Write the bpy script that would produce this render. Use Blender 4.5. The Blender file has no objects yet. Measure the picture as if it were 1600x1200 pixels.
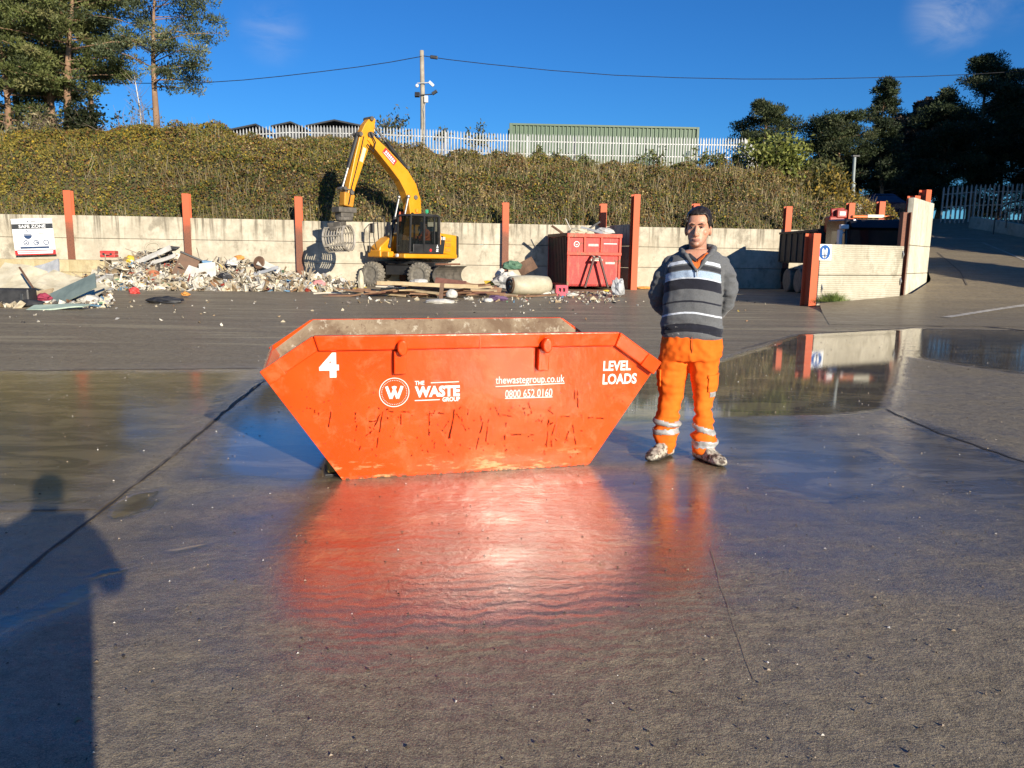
import bpy, bmesh, math, random
import numpy as np
from mathutils import Vector, Matrix, Euler, noise as mnoise
R = math.radians
scene = bpy.context.scene
col = scene.collection

# ---------------------------------------------------------------- camera
FPX, PITCH, ROLL, CAMH = 1200.0, R(9.46), R(0.8), 1.4
cam_d = bpy.data.cameras.new('camera')
cam_d.sensor_width = 36.0
cam_d.lens = 36.0 * FPX / 1600.0
cam_d.clip_start = 0.02
cam_d.clip_end = 3000
cam = bpy.data.objects.new('camera', cam_d)
CM = (Matrix.Rotation(math.pi / 2 - PITCH, 3, 'X') @ Matrix.Rotation(ROLL, 3, 'Z'))
cam.matrix_world = Matrix.Translation((0, 0, CAMH)) @ CM.to_4x4()
col.objects.link(cam)
scene.camera = cam

# ---------------------------------------------------------------- sky, sun, exposure
SUN_EL, SUN_AZ = R(16.5), R(30)          # sun stands behind and to the right of the camera
sun_from = Vector((math.sin(SUN_AZ) * math.cos(SUN_EL), -math.cos(SUN_AZ) * math.cos(SUN_EL), math.sin(SUN_EL)))
world = bpy.data.worlds.new('World')
scene.world = world
world.use_nodes = True
wn, wl = world.node_tree.nodes, world.node_tree.links
wn.clear()
wo = wn.new('ShaderNodeOutputWorld')
wb = wn.new('ShaderNodeBackground')
wb.inputs['Strength'].default_value = 0.095
sk = wn.new('ShaderNodeTexSky')
sk.sky_type = 'NISHITA'
sk.sun_disc = False
sk.sun_elevation = SUN_EL
sk.sun_rotation = math.pi - SUN_AZ
sk.altitude = 100
sk.air_density = 1.0
sk.dust_density = 0.0
sk.ozone_density = 3.2
hsv = wn.new('ShaderNodeHueSaturation')
hsv.inputs['Saturation'].default_value = 1.12
wl.new(sk.outputs[0], hsv.inputs['Color'])
# a few thin cirrus wisps, placed by direction in the sky
tc = wn.new('ShaderNodeTexCoord')
wm = wn.new('ShaderNodeMapping'); wm.inputs['Scale'].default_value = (5, 3, 11); wm.inputs['Rotation'].default_value = (0, R(35), 0)
wl.new(tc.outputs['Generated'], wm.inputs['Vector'])
wz = wn.new('ShaderNodeTexNoise'); wz.inputs['Scale'].default_value = 2.2; wz.inputs['Detail'].default_value = 8; wz.inputs['Roughness'].default_value = 0.62; wz.inputs['Distortion'].default_value = 0.6
wl.new(wm.outputs[0], wz.inputs['Vector'])
def sky_blob(px, py, r0, r1):
    d = (CM @ Vector(((px - 800) / FPX, (600 - py) / FPX, -1))).normalized()
    v = wn.new('ShaderNodeVectorMath'); v.operation = 'DISTANCE'
    wl.new(tc.outputs['Generated'], v.inputs[0]); v.inputs[1].default_value = d
    m = wn.new('ShaderNodeMapRange'); m.interpolation_type = 'SMOOTHSTEP'
    m.inputs['From Min'].default_value = r1; m.inputs['From Max'].default_value = r0
    wl.new(v.outputs['Value'], m.inputs['Value'])
    return m.outputs[0]
acc = None
for (px, py, r0, r1, k) in ((1490, 15, .0, .055, .7), (1560, -60, .0, .08, .5), (425, 45, .0, .05, .28)):
    b = sky_blob(px, py, r0, r1)
    mm = wn.new('ShaderNodeMath'); mm.operation = 'MULTIPLY'; mm.inputs[1].default_value = k
    wl.new(b, mm.inputs[0])
    if acc is None: acc = mm.outputs[0]
    else:
        ad = wn.new('ShaderNodeMath'); ad.operation = 'MAXIMUM'
        wl.new(acc, ad.inputs[0]); wl.new(mm.outputs[0], ad.inputs[1]); acc = ad.outputs[0]
wr = wn.new('ShaderNodeMapRange'); wr.inputs['From Min'].default_value = .35; wr.inputs['From Max'].default_value = .75
wl.new(wz.outputs[0], wr.inputs['Value'])
wmul = wn.new('ShaderNodeMath'); wmul.operation = 'MULTIPLY'
wl.new(acc, wmul.inputs[0]); wl.new(wr.outputs[0], wmul.inputs[1])
wmix = wn.new('ShaderNodeMixRGB'); wmix.inputs['Color2'].default_value = (4.2, 4.4, 4.8, 1)
wt = wn.new('ShaderNodeMixRGB'); wt.blend_type = 'MULTIPLY'; wt.inputs['Fac'].default_value = 1; wt.inputs['Color2'].default_value = (.20, .49, .80, 1)
wl.new(hsv.outputs[0], wt.inputs['Color1']); wl.new(wmul.outputs[0], wmix.inputs['Fac']); wl.new(wt.outputs[0], wmix.inputs['Color1'])
wl.new(wmix.outputs[0], wb.inputs['Color'])
wl.new(wb.outputs[0], wo.inputs['Surface'])

sun_d = bpy.data.lights.new('sun', 'SUN')
sun_d.energy = 4.6
sun_d.angle = R(0.5)
sun_d.color = (1.0, 0.90, 0.74)
sun = bpy.data.objects.new('sun', sun_d)
sun.rotation_euler = sun_from.to_track_quat('Z', 'Y').to_euler()
sun.location = (20, -30, 20)
col.objects.link(sun)
scene.view_settings.view_transform = 'Standard'
scene.view_settings.look = 'None'
scene.view_settings.gamma = 1
scene.view_settings.exposure = 0.75

# ---------------------------------------------------------------- survey helpers (photo pixel -> place in the world)
def ray(px, py): return CM @ Vector(((px - 800) / FPX, (600 - py) / FPX, -1))
def G(px, py, z=0.0):
    d = ray(px, py); s = (z - CAMH) / d.z
    return Vector((0, 0, CAMH)) + d * s
def AT(px, py, Y):
    d = ray(px, py); return Vector((0, 0, CAMH)) + d * (Y / d.y)
def wall_y(x): return 37.0 + (x - 6.2) * 0.1228      # line of the long back wall

# ---------------------------------------------------------------- object helpers
def tag(o, label=None, cat=None, group=None, kind=None):
    if label: o['label'] = label
    if cat: o['category'] = cat
    if group: o['group'] = group
    if kind: o['kind'] = kind
    return o
def thing(name, label, cat, loc=(0, 0, 0), rz=0.0, group=None, rot=None):
    o = bpy.data.objects.new(name, None)
    o.empty_display_size = 0.2
    col.objects.link(o)
    o.location = loc
    o.rotation_euler = rot if rot else (0, 0, rz)
    return tag(o, label, cat, group)
def copy_tree(o, parent=None):
    c = o.copy(); col.objects.link(c)
    if parent: c.parent = parent
    for ch in [k for k in bpy.data.objects if k.parent == o and k != c]:
        copy_tree(ch, c)
    return c
def local_matrix(o):
    m = Matrix.LocRotScale(o.location, o.rotation_euler, o.scale)
    return local_matrix(o.parent) @ m if o.parent else m

class MB:
    """collects shapes; build() links them as ONE mesh object"""
    def __init__(s): s.v = []; s.f = []; s.mi = []; s.cur = 0; s.T = None
    def add(s, vs, fs):
        b = len(s.v)
        for p in vs:
            p = Vector(p)
            s.v.append(s.T @ p if s.T is not None else p)
        for f in fs: s.f.append([i + b for i in f]); s.mi.append(s.cur)
        return s
    def box(s, c, d, rot=None, taper=None):
        x, y, z = d[0] / 2, d[1] / 2, d[2] / 2
        t = taper or 1.0
        vs = [Vector(p) for p in ((-x, -y, -z), (x, -y, -z), (x, y, -z), (-x, y, -z), (-x * t, -y * t, z), (x * t, -y * t, z), (x * t, y * t, z), (-x * t, y * t, z))]
        if rot is not None:
            m = rot if isinstance(rot, Matrix) else Euler(rot).to_matrix()
            vs = [m @ p for p in vs]
        vs = [p + Vector(c) for p in vs]
        return s.add(vs, [(0, 3, 2, 1), (4, 5, 6, 7), (0, 1, 5, 4), (1, 2, 6, 5), (2, 3, 7, 6), (3, 0, 4, 7)])
    def beam(s, a, b, w, t, up=(0, 0, 1)):
        a, b = Vector(a), Vector(b); d = (b - a); L = d.length; d.normalize()
        x = d.cross(Vector(up))
        if x.length < 1e-4: x = d.cross(Vector((1, 0, 0)))
        x.normalize(); y = x.cross(d).normalized()
        vs = []
        for q in (a, b):
            for i, j in ((-1, -1), (1, -1), (1, 1), (-1, 1)): vs.append(q + x * (i * w / 2) + y * (j * t / 2))
        return s.add(vs, [(0, 1, 2, 3), (7, 6, 5, 4), (0, 4, 5, 1), (1, 5, 6, 2), (2, 6, 7, 3), (3, 7, 4, 0)])
    def prism(s, poly, a, b, frame=None):
        """polygon in (p,q) swept from a to b along the third axis; frame=(P,Q,N)"""
        P, Q, N = frame or (Vector((1, 0, 0)), Vector((0, 1, 0)), Vector((0, 0, 1)))
        n = len(poly)
        vs = [P * x + Q * y + N * a for x, y in poly] + [P * x + Q * y + N * b for x, y in poly]
        fs = [tuple(range(n - 1, -1, -1)), tuple(range(n, 2 * n))] + [(i, (i + 1) % n, n + (i + 1) % n, n + i) for i in range(n)]
        return s.add(vs, fs)
    def rings(s, rs, cap=True, close=False):
        n = len(rs[0]); vs = [p for r in rs for p in r]; fs = []
        m = len(rs)
        for k in range(m if close else m - 1):
            k2 = (k + 1) % m
            for i in range(n): fs.append((k * n + i, k * n + (i + 1) % n, k2 * n + (i + 1) % n, k2 * n + i))
        if cap and not close:
            fs.append(tuple(range(n - 1, -1, -1))); fs.append(tuple((m - 1) * n + i for i in range(n)))
        return s.add(vs, fs)
    def tube(s, pts, rad, n=10, cap=True, flat=1.0):
        pts = [Vector(p) for p in pts]
        if not hasattr(rad, '__len__'): rad = [rad] * len(pts)
        rs = []; px = None
        for i, p in enumerate(pts):
            d = (pts[min(i + 1, len(pts) - 1)] - pts[max(i - 1, 0)]).normalized()
            if px is None:
                px = d.cross(Vector((0, 0, 1)))
                if px.length < 1e-3: px = d.cross(Vector((0, 1, 0)))
            px = (px - d * px.dot(d)).normalized(); py = d.cross(px)
            rs.append([p + px * (math.cos(a) * rad[i]) + py * (math.sin(a) * rad[i] * flat) for a in [2 * math.pi * k / n for k in range(n)]])
        return s.rings(rs, cap)
    def lathe(s, prof, n=24, axis='Z', c=(0, 0, 0), cap=True):
        c = Vector(c); rs = []
        for r, h in prof:
            ring = []
            for k in range(n):
                a = 2 * math.pi * k / n; u, v = math.cos(a) * r, math.sin(a) * r
                ring.append(c + (Vector((u, v, h)) if axis == 'Z' else Vector((v, h, u)) if axis == 'Y' else Vector((h, u, v))))
            rs.append(ring)
        return s.rings(rs, cap)
    def ball(s, c, r, nu=12, nv=8, rot=None):
        r = (r, r, r) if not hasattr(r, '__len__') else r
        m = Euler(rot).to_matrix() if rot else None
        vs = []
        for j in range(1, nv):
            t = math.pi * j / nv
            for i in range(nu):
                a = 2 * math.pi * i / nu
                vs.append(Vector((math.sin(t) * math.cos(a) * r[0], math.sin(t) * math.sin(a) * r[1], math.cos(t) * r[2])))
        vs.append(Vector((0, 0, r[2]))); vs.append(Vector((0, 0, -r[2])))
        if m: vs = [m @ p for p in vs]
        vs = [p + Vector(c) for p in vs]
        fs = []
        for j in range(nv - 2):
            for i in range(nu): fs.append((j * nu + i, (j + 1) * nu + i, (j + 1) * nu + (i + 1) % nu, j * nu + (i + 1) % nu))
        T, B = len(vs) - 2, len(vs) - 1
        for i in range(nu):
            fs.append((T, i, (i + 1) % nu)); fs.append((B, (nv - 2) * nu + (i + 1) % nu, (nv - 2) * nu + i))
        return s.add(vs, fs)
    def build(s, name, mat, parent=None, world=False, origin=None, smooth=False, bevel=0.0, label=None, segs=2):
        off = Matrix()
        if parent is not None and world: off = local_matrix(parent).inverted()
        elif origin is not None: off = Matrix.Translation(-Vector(origin))
        me = bpy.data.meshes.new(name)
        me.from_pydata([off @ p for p in s.v], [], s.f)
        mats = mat if isinstance(mat, (list, tuple)) else [mat]
        for m in mats: me.materials.append(m)
        if len(mats) > 1: me.polygons.foreach_set('material_index', s.mi)
        o = bpy.data.objects.new(name, me); col.objects.link(o)
        if parent is not None: o.parent = parent
        elif origin is not None: o.location = origin
        if smooth:
            me.polygons.foreach_set('use_smooth', [True] * len(me.polygons))
        if bevel:
            b = o.modifiers.new('bevel', 'BEVEL'); b.width = bevel; b.segments = segs; b.limit_method = 'ANGLE'; b.angle_limit = R(35)
            b.harden_normals = False
        if label: o['label'] = label
        me.validate()
        return o
def single(mb, name, mat, label, cat, origin, group=None, **k):
    return tag(mb.build(name, mat, origin=origin, **k), label, cat, group)

def quads_object(name, V, mat, cols=None, parent=None, n=4):
    """numpy (N,n,3) polygons -> one mesh with per-face colour in attribute 'tint'"""
    N = len(V)
    me = bpy.data.meshes.new(name)
    me.vertices.add(N * n); me.vertices.foreach_set('co', V.reshape(-1).astype(np.float32))
    me.loops.add(N * n); me.loops.foreach_set('vertex_index', np.arange(N * n, dtype=np.int32))
    me.polygons.add(N); me.polygons.foreach_set('loop_start', np.arange(0, N * n, n, dtype=np.int32))
    if cols is not None:
        a = me.color_attributes.new('tint', 'FLOAT_COLOR', 'POINT')
        c = np.ones((N, n, 4), np.float32); c[:, :, :3] = cols[:, None, :]
        a.data.foreach_set('color', c.reshape(-1))
    me.update(calc_edges=True)
    me.materials.append(mat)
    o = bpy.data.objects.new(name, me); col.objects.link(o)
    if parent is not None: o.parent = parent
    return o

# ---------------------------------------------------------------- material helpers
class NT:
    def __init__(s, name):
        s.m = bpy.data.materials.new(name); s.m.use_nodes = True
        s.t = s.m.node_tree; s.n = s.t.nodes; s.l = s.t.links
        s.n.clear()
        s.out = s.n.new('ShaderNodeOutputMaterial')
        s.b = s.n.new('ShaderNodeBsdfPrincipled')
        s.l.new(s.b.outputs[0], s.out.inputs[0])
        s.tc = s.n.new('ShaderNodeTexCoord')
    def node(s, typ, ins=None, **props):
        x = s.n.new('ShaderNode' + typ)
        for k, v in props.items(): setattr(x, k, v)
        for k, v in (ins or {}).items(): s.put(x.inputs[k], v)
        return x
    def put(s, sock, v):
        if isinstance(v, bpy.types.NodeSocket): s.l.new(v, sock)
        elif isinstance(v, bpy.types.Node): s.l.new(v.outputs[0], sock)
        else:
            if hasattr(v, '__len__') and len(v) == 3 and sock.type == 'RGBA': v = (*v, 1)
            sock.default_value = v
    def set(s, **k):
        for a, v in k.items(): s.put(s.b.inputs[a.replace('_', ' ')], v)
        return s
    def coord(s, scale=(1, 1, 1), rot=(0, 0, 0), src='Object'):
        return s.node('Mapping', {'Vector': s.tc.outputs[src], 'Scale': scale, 'Rotation': rot}).outputs[0]
    def noise(s, vec, scale, detail=4, rough=.55, dist=0.0):
        return s.node('TexNoise', {'Vector': vec, 'Scale': scale, 'Detail': detail, 'Roughness': rough, 'Distortion': dist}).outputs[0]
    def mr(s, v, a, b, c=0.0, d=1.0, smooth=True):
        return s.node('MapRange', {'Value': v, 'From Min': a, 'From Max': b, 'To Min': c, 'To Max': d}, interpolation_type='SMOOTHSTEP' if smooth else 'LINEAR').outputs[0]
    def math(s, op, a, b=0.0):
        x = s.node('Math', operation=op); s.put(x.inputs[0], a); s.put(x.inputs[1], b); return x.outputs[0]
    def mix(s, f, a, b, mode='MIX'):
        x = s.node('MixRGB', {'Fac': f, 'Color1': a, 'Color2': b}, blend_type=mode); return x.outputs[0]
    def bump(s, h, strength, dist=.01, normal=None):
        x = s.node('Bump', {'Height': h, 'Strength': strength, 'Distance': dist})
        if normal is not None: s.put(x.inputs['Normal'], normal)
        return x.outputs[0]
    def sep(s, v): return s.node('SeparateXYZ', {'Vector': v})
_mc = {}
def M(name, c1, c2=None, rough=.6, scale=6, bump=.15, dist=.01, metal=0.0, spec=.5, detail=5, lo=.35, hi=.65):
    """everyday material: two tones broken up by noise, uneven roughness, a little relief"""
    if name in _mc: return _mc[name]
    t = NT(name)
    c2 = c2 or tuple(min(1, x * 1.35 + .004) for x in c1)
    v = t.coord()
    n1 = t.noise(v, scale, detail)
    n2 = t.noise(v, scale * 7.3, 3)
    f = t.mr(n1, lo, hi)
    c = t.mix(f, c1, c2)
    c = t.mix(.35, c, t.mix(n2, tuple(x * .6 for x in c1), c2))
    t.set(Base_Color=c, Metallic=metal, Roughness=t.mr(n1, .2, .8, max(0.02, rough - .12), min(1, rough + .12), False))
    t.put(t.b.inputs['Specular IOR Level'], spec)
    if bump: t.set(Normal=t.bump(t.math('ADD', n1, t.math('MULTIPLY', n2, .4)), bump, dist))
    _mc[name] = t.m
    return t.m

# ---------------------------------------------------------------- lettering
def glyphs(txt, bold=0.0):
    cu = bpy.data.curves.new('text', 'FONT'); cu.body = txt; cu.size = 1.0; cu.offset = bold; cu.resolution_u = 3
    ob = bpy.data.objects.new('text', cu); col.objects.link(ob)
    me = bpy.data.meshes.new_from_object(ob)
    vs = [v.co.copy() for v in me.vertices]; fs = [tuple(p.vertices) for p in me.polygons]
    bpy.data.objects.remove(ob); bpy.data.curves.remove(cu); bpy.data.meshes.remove(me)
    return vs, fs
def write(mb, txt, frame, box, bold=0.02):
    """text fitted to box=(x0,y0,x1,y1) in frame=(origin, ex, ey); flat letters"""
    vs, fs = glyphs(txt, bold)
    if not vs: return
    xs = [v.x for v in vs]; ys = [v.y for v in vs]
    sx = (box[2] - box[0]) / max(1e-6, max(xs) - min(xs)); sy = (box[3] - box[1]) / max(1e-6, max(ys) - min(ys))
    o, ex, ey = frame
    mb.add([o + ex * (box[0] + (v.x - min(xs)) * sx) + ey * (box[1] + (v.y - min(ys)) * sy) for v in vs], fs)
def flat_ring(mb, frame, c, r0, r1, n=40, a0=0.0, a1=2 * math.pi):
    o, ex, ey = frame; vs = []; fs = []
    for k in range(n + 1):
        a = a0 + (a1 - a0) * k / n
        for r in (r0, r1): vs.append(o + ex * (c[0] + math.cos(a) * r) + ey * (c[1] + math.sin(a) * r))
    for k in range(n): fs.append((2 * k, 2 * k + 1, 2 * k + 3, 2 * k + 2))
    mb.add(vs, fs)
def flat_rect(mb, frame, x0, y0, x1, y1):
    o, ex, ey = frame
    mb.add([o + ex * x + ey * y for x, y in ((x0, y0), (x1, y0), (x1, y1), (x0, y1))], [(0, 1, 2, 3)])
def flat_line(mb, frame, p, q, w):
    p, q = Vector(p).to_2d() if len(p) > 2 else Vector(p), Vector(q)
    d = (q - p).normalized(); n = Vector((-d.y, d.x)) * w / 2
    o, ex, ey = frame
    mb.add([o + ex * a.x + ey * a.y for a in (p - n, q - n, q + n, p + n)], [(0, 1, 2, 3)])
def flat_disc(mb, frame, c, r, n=32):
    o, ex, ey = frame
    mb.add([o + ex * (c[0] + math.cos(2 * math.pi * k / n) * r) + ey * (c[1] + math.sin(2 * math.pi * k / n) * r) for k in range(n)], [tuple(range(n))])
def flat_poly(mb, frame, pts):
    o, ex, ey = frame
    mb.add([o + ex * x + ey * y for x, y in pts], [tuple(range(len(pts)))])
# ================================================================ GROUND
rng = np.random.default_rng(7)
def poly_px(pts): return np.array([[G(x, y).x, G(x, y).y] for x, y in pts])
def poly_sd(P, X, Y):
    """signed distance, positive inside"""
    d = np.full(X.shape, 1e9); inside = np.zeros(X.shape, bool)
    n = len(P)
    for i in range(n):
        a, b = P[i], P[(i + 1) % n]
        ex, ey = b - a
        t = np.clip(((X - a[0]) * ex + (Y - a[1]) * ey) / (ex * ex + ey * ey + 1e-12), 0, 1)
        d = np.minimum(d, np.hypot(X - a[0] - t * ex, Y - a[1] - t * ey))
        c = ((a[1] > Y) != (b[1] > Y)) & (X < (b[0] - a[0]) * (Y - a[1]) / (b[1] - a[1] + 1e-12) + a[0])
        inside ^= c
    return np.where(inside, d, -d)
def sstep(a, b, x):
    t = np.clip((x - a) / (b - a), 0, 1); return t * t * (3 - 2 * t)

xs = np.concatenate([-np.geomspace(600, 9, 34)[:-1], np.arange(-9, 13.01, .075), np.geomspace(13.1, 600, 32)])
ys = np.concatenate([[-60, -30, -15, -8, -4, -2, -1], np.arange(-.5, 9, .06), np.arange(9, 24, .12), np.arange(24, 40, .4), np.geomspace(41, 2500, 24)])
GX, GY = np.meshgrid(xs, ys)
# water standing on the slabs: outlines surveyed from the photograph
pud = [
    # (outline px, level inside, soft edge in m)
    ([(-260, 582), (0, 580), (398, 578), (380, 606), (338, 640), (262, 652), (300, 672), (225, 704), (170, 735), (152, 790), (0, 792), (-300, 800)], .80, .35),
    ([(455, 596), (400, 600), (345, 650), (318, 700), (300, 745), (400, 752), (520, 760), (560, 700), (640, 620)], .86, .25),
    ([(990, 588), (1120, 565), (1195, 542), (1250, 523), (1330, 519), (1420, 515), (1412, 560), (1384, 640), (1300, 650), (1180, 652), (1060, 660), (960, 670), (930, 640)], 1.0, .22),
    ([(930, 640), (1300, 645), (1335, 688), (1440, 735), (1420, 775), (1300, 800), (1180, 770), (1130, 722), (960, 715)], .80, .4),
    ([(1384, 640), (1600, 722), (1800, 780), (1800, 850), (1600, 800), (1440, 765), (1330, 690)], .74, .3),
    ([(1420, 513), (1420, 558), (1640, 590), (1800, 600), (1800, 520)], .86, .3),
    ([(165, 806), (200, 772), (250, 764), (245, 788), (182, 818)], .9, .06),
    ([(-100, 985), (0, 962), (150, 905), (160, 930), (0, 1010)], .74, .12),
    ([(135, 900), (190, 878), (200, 890), (150, 910)], .8, .05),
    ([(420, 800), (520, 765), (930, 740), (1060, 745), (1130, 760), (1120, 900), (1040, 930), (800, 985), (560, 985), (430, 960)], .64, .22),
    ([(250, 860), (335, 845), (330, 856), (255, 872)], .8, .04),
]
far = sstep(9.3, 9.9, GY)                    # the yard beyond the slab edge is only damp
BASE_W = .30 * (1 - far) + .16 * far
WET = BASE_W.copy()
sheen = np.exp(-(((GX - 1.6) / 2.6) ** 2 + ((GY - 4.0) / 1.0) ** 2)) * .22 + np.exp(-(((GX + 1.6) / 1.3) ** 2 + ((GY - 3.4) / 1.1) ** 2)) * .16
WET = WET + sheen
for pts, lev, soft in pud:
    sd = poly_sd(poly_px(pts), GX, GY)
    WET = np.maximum(WET, BASE_W + (lev - BASE_W) * sstep(-soft, soft, sd))
# slab joints: shallow steps
ZG = np.zeros(GX.shape)
me = bpy.data.meshes.new('yard_ground')
nx, ny = len(xs), len(ys)
co = np.stack([GX, GY, ZG], -1).reshape(-1, 3).astype(np.float32)
me.vertices.add(nx * ny); me.vertices.foreach_set('co', co.reshape(-1))
ii = (np.arange(ny - 1)[:, None] * nx + np.arange(nx - 1)[None, :]).reshape(-1)
fq = np.stack([ii, ii + 1, ii + nx + 1, ii + nx], -1).astype(np.int32)
me.loops.add(fq.size); me.loops.foreach_set('vertex_index', fq.reshape(-1))
me.polygons.add(len(fq)); me.polygons.foreach_set('loop_start', np.arange(0, fq.size, 4, dtype=np.int32))
at = me.attributes.new('wet', 'FLOAT', 'POINT'); at.data.foreach_set('value', WET.reshape(-1).astype(np.float32))
me.update(calc_edges=True)
ground = bpy.data.objects.new('yard_ground', me); col.objects.link(ground)
tag(ground, 'wet muddy concrete yard with puddles and brushed ridges', 'ground', kind='structure')

def ground_material(name, use_wet=True, flat_wet=.25, sk_=1.0):
    t = NT(name)
    P = t.coord()
    if use_wet: wet = t.node('Attribute', attribute_name='wet').outputs['Fac']
    else: wet = flat_wet
    nA = t.noise(P, .55, 6, .6)
    nB = t.noise(P, 3.1, 6, .62, .3)
    nC = t.noise(P, 24, 4, .6)
    nD = t.noise(P, 120, 3, .7)
    streak = t.noise(t.coord((.16, 1.7, 1), (0, 0, R(-3))), 1.0, 7, .62, .4)    # tyre-drawn mud lines
    brush = t.noise(t.coord((.9, 10.5, 1), (0, 0, R(-5))), 1.25, 5, .62, .25)    # tamped ridges
    ridge = t.node('TexWave', {'Vector': t.coord((1, 1, 1), (0, 0, R(-6))), 'Scale': 3.9, 'Distortion': 7.5, 'Detail': 5.0, 'Detail Scale': 1.25, 'Detail Roughness': .62}, wave_type='BANDS', bands_direction='Y').outputs[1]
    # water level: outline broken up by the unevenness of the slab
    lev = t.math('ADD', wet, t.math('MULTIPLY', t.math('SUBTRACT', t.math('ADD', t.math('MULTIPLY', nB, .60), t.math('MULTIPLY', t.noise(t.coord((.5, 1.6, 1)), 1.7, 5, .6), .45)), .5), .62))
    pudm = t.mr(lev, .60, .74)
    film = t.mr(lev, .32, .66)
    sepP = t.sep(P)
    # colour: dried mud, damp mud, silty water
    mud = t.mix(t.mr(nA, .35, .65), (.20, .160, .112), (.285, .238, .168))
    mud = t.mix(t.mr(nB, .3, .72), mud, (.165, .127, .096))
    pale = t.math('MULTIPLY', t.mr(streak, .535, .63), t.mr(sepP.outputs[1], 9.4, 11.5))
    mud = t.mix(t.math('MULTIPLY', pale, .6 * sk_), mud, (.50, .42, .29))
    drk = t.math('MULTIPLY', t.mr(streak, .46, .38), t.mr(sepP.outputs[1], 9.4, 11.5))
    mud = t.mix(t.math('MULTIPLY', drk, .5 * sk_), mud, (.12, .097, .08))
    mud = t.mix(.6, mud, t.mix(t.mr(nC, .3, .7), (.075, .057, .045), (.37, .285, .215)), 'MIX')
    nE = t.noise(P, 62, 6, .78)
    mud = t.mix(.5, mud, t.mix(t.mr(nE, .36, .64), (.03, .024, .018), (.47, .385, .29)))
    mud = t.mix(.35, mud, t.mix(t.mr(t.noise(P, 11, 6, .7), .38, .62), (.10, .078, .058), (.36, .29, .215)))
    mud = t.mix(t.mr(nD, .62, .72), mud, (.52, .43, .35))
    mud = t.mix(t.mr(nD, .40, .30), mud, (.05, .038, .031))
    mud = t.mix(t.math('MULTIPLY', pale, .42 * sk_), mud, t.mix(t.mr(nE, .36, .64), (.38, .31, .22), (.58, .49, .36)))
    mud = t.mix(t.math('MULTIPLY', drk, .3 * sk_), mud, (.08, .063, .05))
    wetc = t.mix(film, mud, t.mix(.80, mud, (.085, .058, .036)))
    silt = t.mix(t.mr(nA, .35, .65), (.27, .20, .105), (.20, .155, .10))
    pat = t.noise(t.coord((.55, 1.5, 1), (0, 0, R(10))), 2.4, 7, .68, .8)
    wetc = t.mix(t.math('MULTIPLY', t.math('MULTIPLY', film, t.mr(sepP.outputs[1], 3.6, 5.2)), t.mr(pat, .50, .60, 0, .75)), wetc, (.30, .225, .13))
    wetc = t.mix(t.math('MULTIPLY', film, t.mr(pat, .47, .38, 0, .6)), wetc, (.05, .037, .026))
    silt = t.mix(t.mr(pat, .44, .58), (.12, .088, .05), silt)
    base = t.mix(pudm, wetc, silt)
    nF = t.noise(P, 210, 3, .8); gr = t.mr(t.sep(P).outputs[1], 3.0, 7.0, 1, .35)
    base = t.mix(t.math('MULTIPLY', t.math('MULTIPLY', t.mr(nF, .53, .66), gr), t.mr(pudm, 0, 1, .8, .1)), base, (.54, .46, .37))
    base = t.mix(t.math('MULTIPLY', t.math('MULTIPLY', t.mr(nF, .46, .34), gr), t.mr(pudm, 0, 1, .85, .1)), base, (.025, .019, .014))
    base = t.mix(1.0, base, (1.0, 1.0, .84), 'MULTIPLY')
    pit = t.node('TexVoronoi', {'Vector': P, 'Scale': 70.0, 'Randomness': 1.0}).outputs[0]
    base = t.mix(t.math('MULTIPLY', t.mr(pit, .16, .06), t.mr(nB, .42, .6, .15, .8)), base, (.035, .027, .02))
    t.set(Base_Color=base)
    t.set(Roughness=t.mr(film, 0, 1, .82, .5, False))
    t.put(t.b.inputs['Specular IOR Level'], .35)
    # relief
    rc = G(780, 905)
    dm = t.node('VectorMath', {0: t.node('Mapping', {'Vector': P, 'Scale': (.62, 1, 1)}).outputs[0], 1: (rc.x * .62, rc.y, 0)}, operation='DISTANCE').outputs['Value']
    rmask = t.math('MULTIPLY', t.mr(dm, 1.25, .35, .10, 1.0), t.mr(nA, .30, .6, .35, 1.0))
    ridge = t.math('MULTIPLY', ridge, rmask)
    amp = t.mr(pudm, 0, 1, 1, .06, False)
    near = t.mr(sepP.outputs[1], 6, 16, 1, .35)
    h = t.math('ADD', t.math('MULTIPLY', ridge, .34), t.math('ADD', t.math('MULTIPLY', brush, .16), t.math('ADD', t.math('MULTIPLY', nC, .85), t.math('MULTIPLY', t.math('ADD', nD, nE), .42))))
    h = t.math('ADD', h, t.math('MULTIPLY', nB, 1.1))
    t.set(Normal=t.bump(t.math('MULTIPLY', t.math('MULTIPLY', h, amp), near), .9, .011))
    # the water film on top
    hw = t.math('ADD', t.math('MULTIPLY', ridge, .27), t.math('ADD', t.math('MULTIPLY', brush, .15), t.math('MULTIPLY', nC, .30)))
    rip = t.noise(t.coord((1, 2.4, 1), (0, 0, R(-8))), 12.0, 6, .66, .5)
    hw = t.math('ADD', hw, t.math('ADD', t.math('MULTIPLY', nE, .16), t.math('MULTIPLY', nD, .05)))
    ampw = t.math('ADD', t.math('MULTIPLY', t.mr(pudm, 0, 1, 1, .0, False), t.mr(film, .0, 1, 1.0, .62, False)), .035)
    hw = t.math('ADD', t.math('MULTIPLY', hw, ampw), t.math('MULTIPLY', rip, t.math('MULTIPLY', t.mr(wet, .45, .62, 0, 1), t.mr(wet, .70, .92, .24, .012))))
    cn = t.bump(hw, .8, .0085)
    t.set(Coat_Weight=t.mr(lev, .10, .54, .16, 1.0), Coat_Roughness=t.math('ADD', t.mr(pudm, 0, 1, .0, -.052, False), t.mr(film, 0, 1, .30, .062, False)), Coat_IOR=t.mr(film, 0, 1, 1.42, 1.95, False), Coat_Normal=cn)
    return t.m
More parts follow.
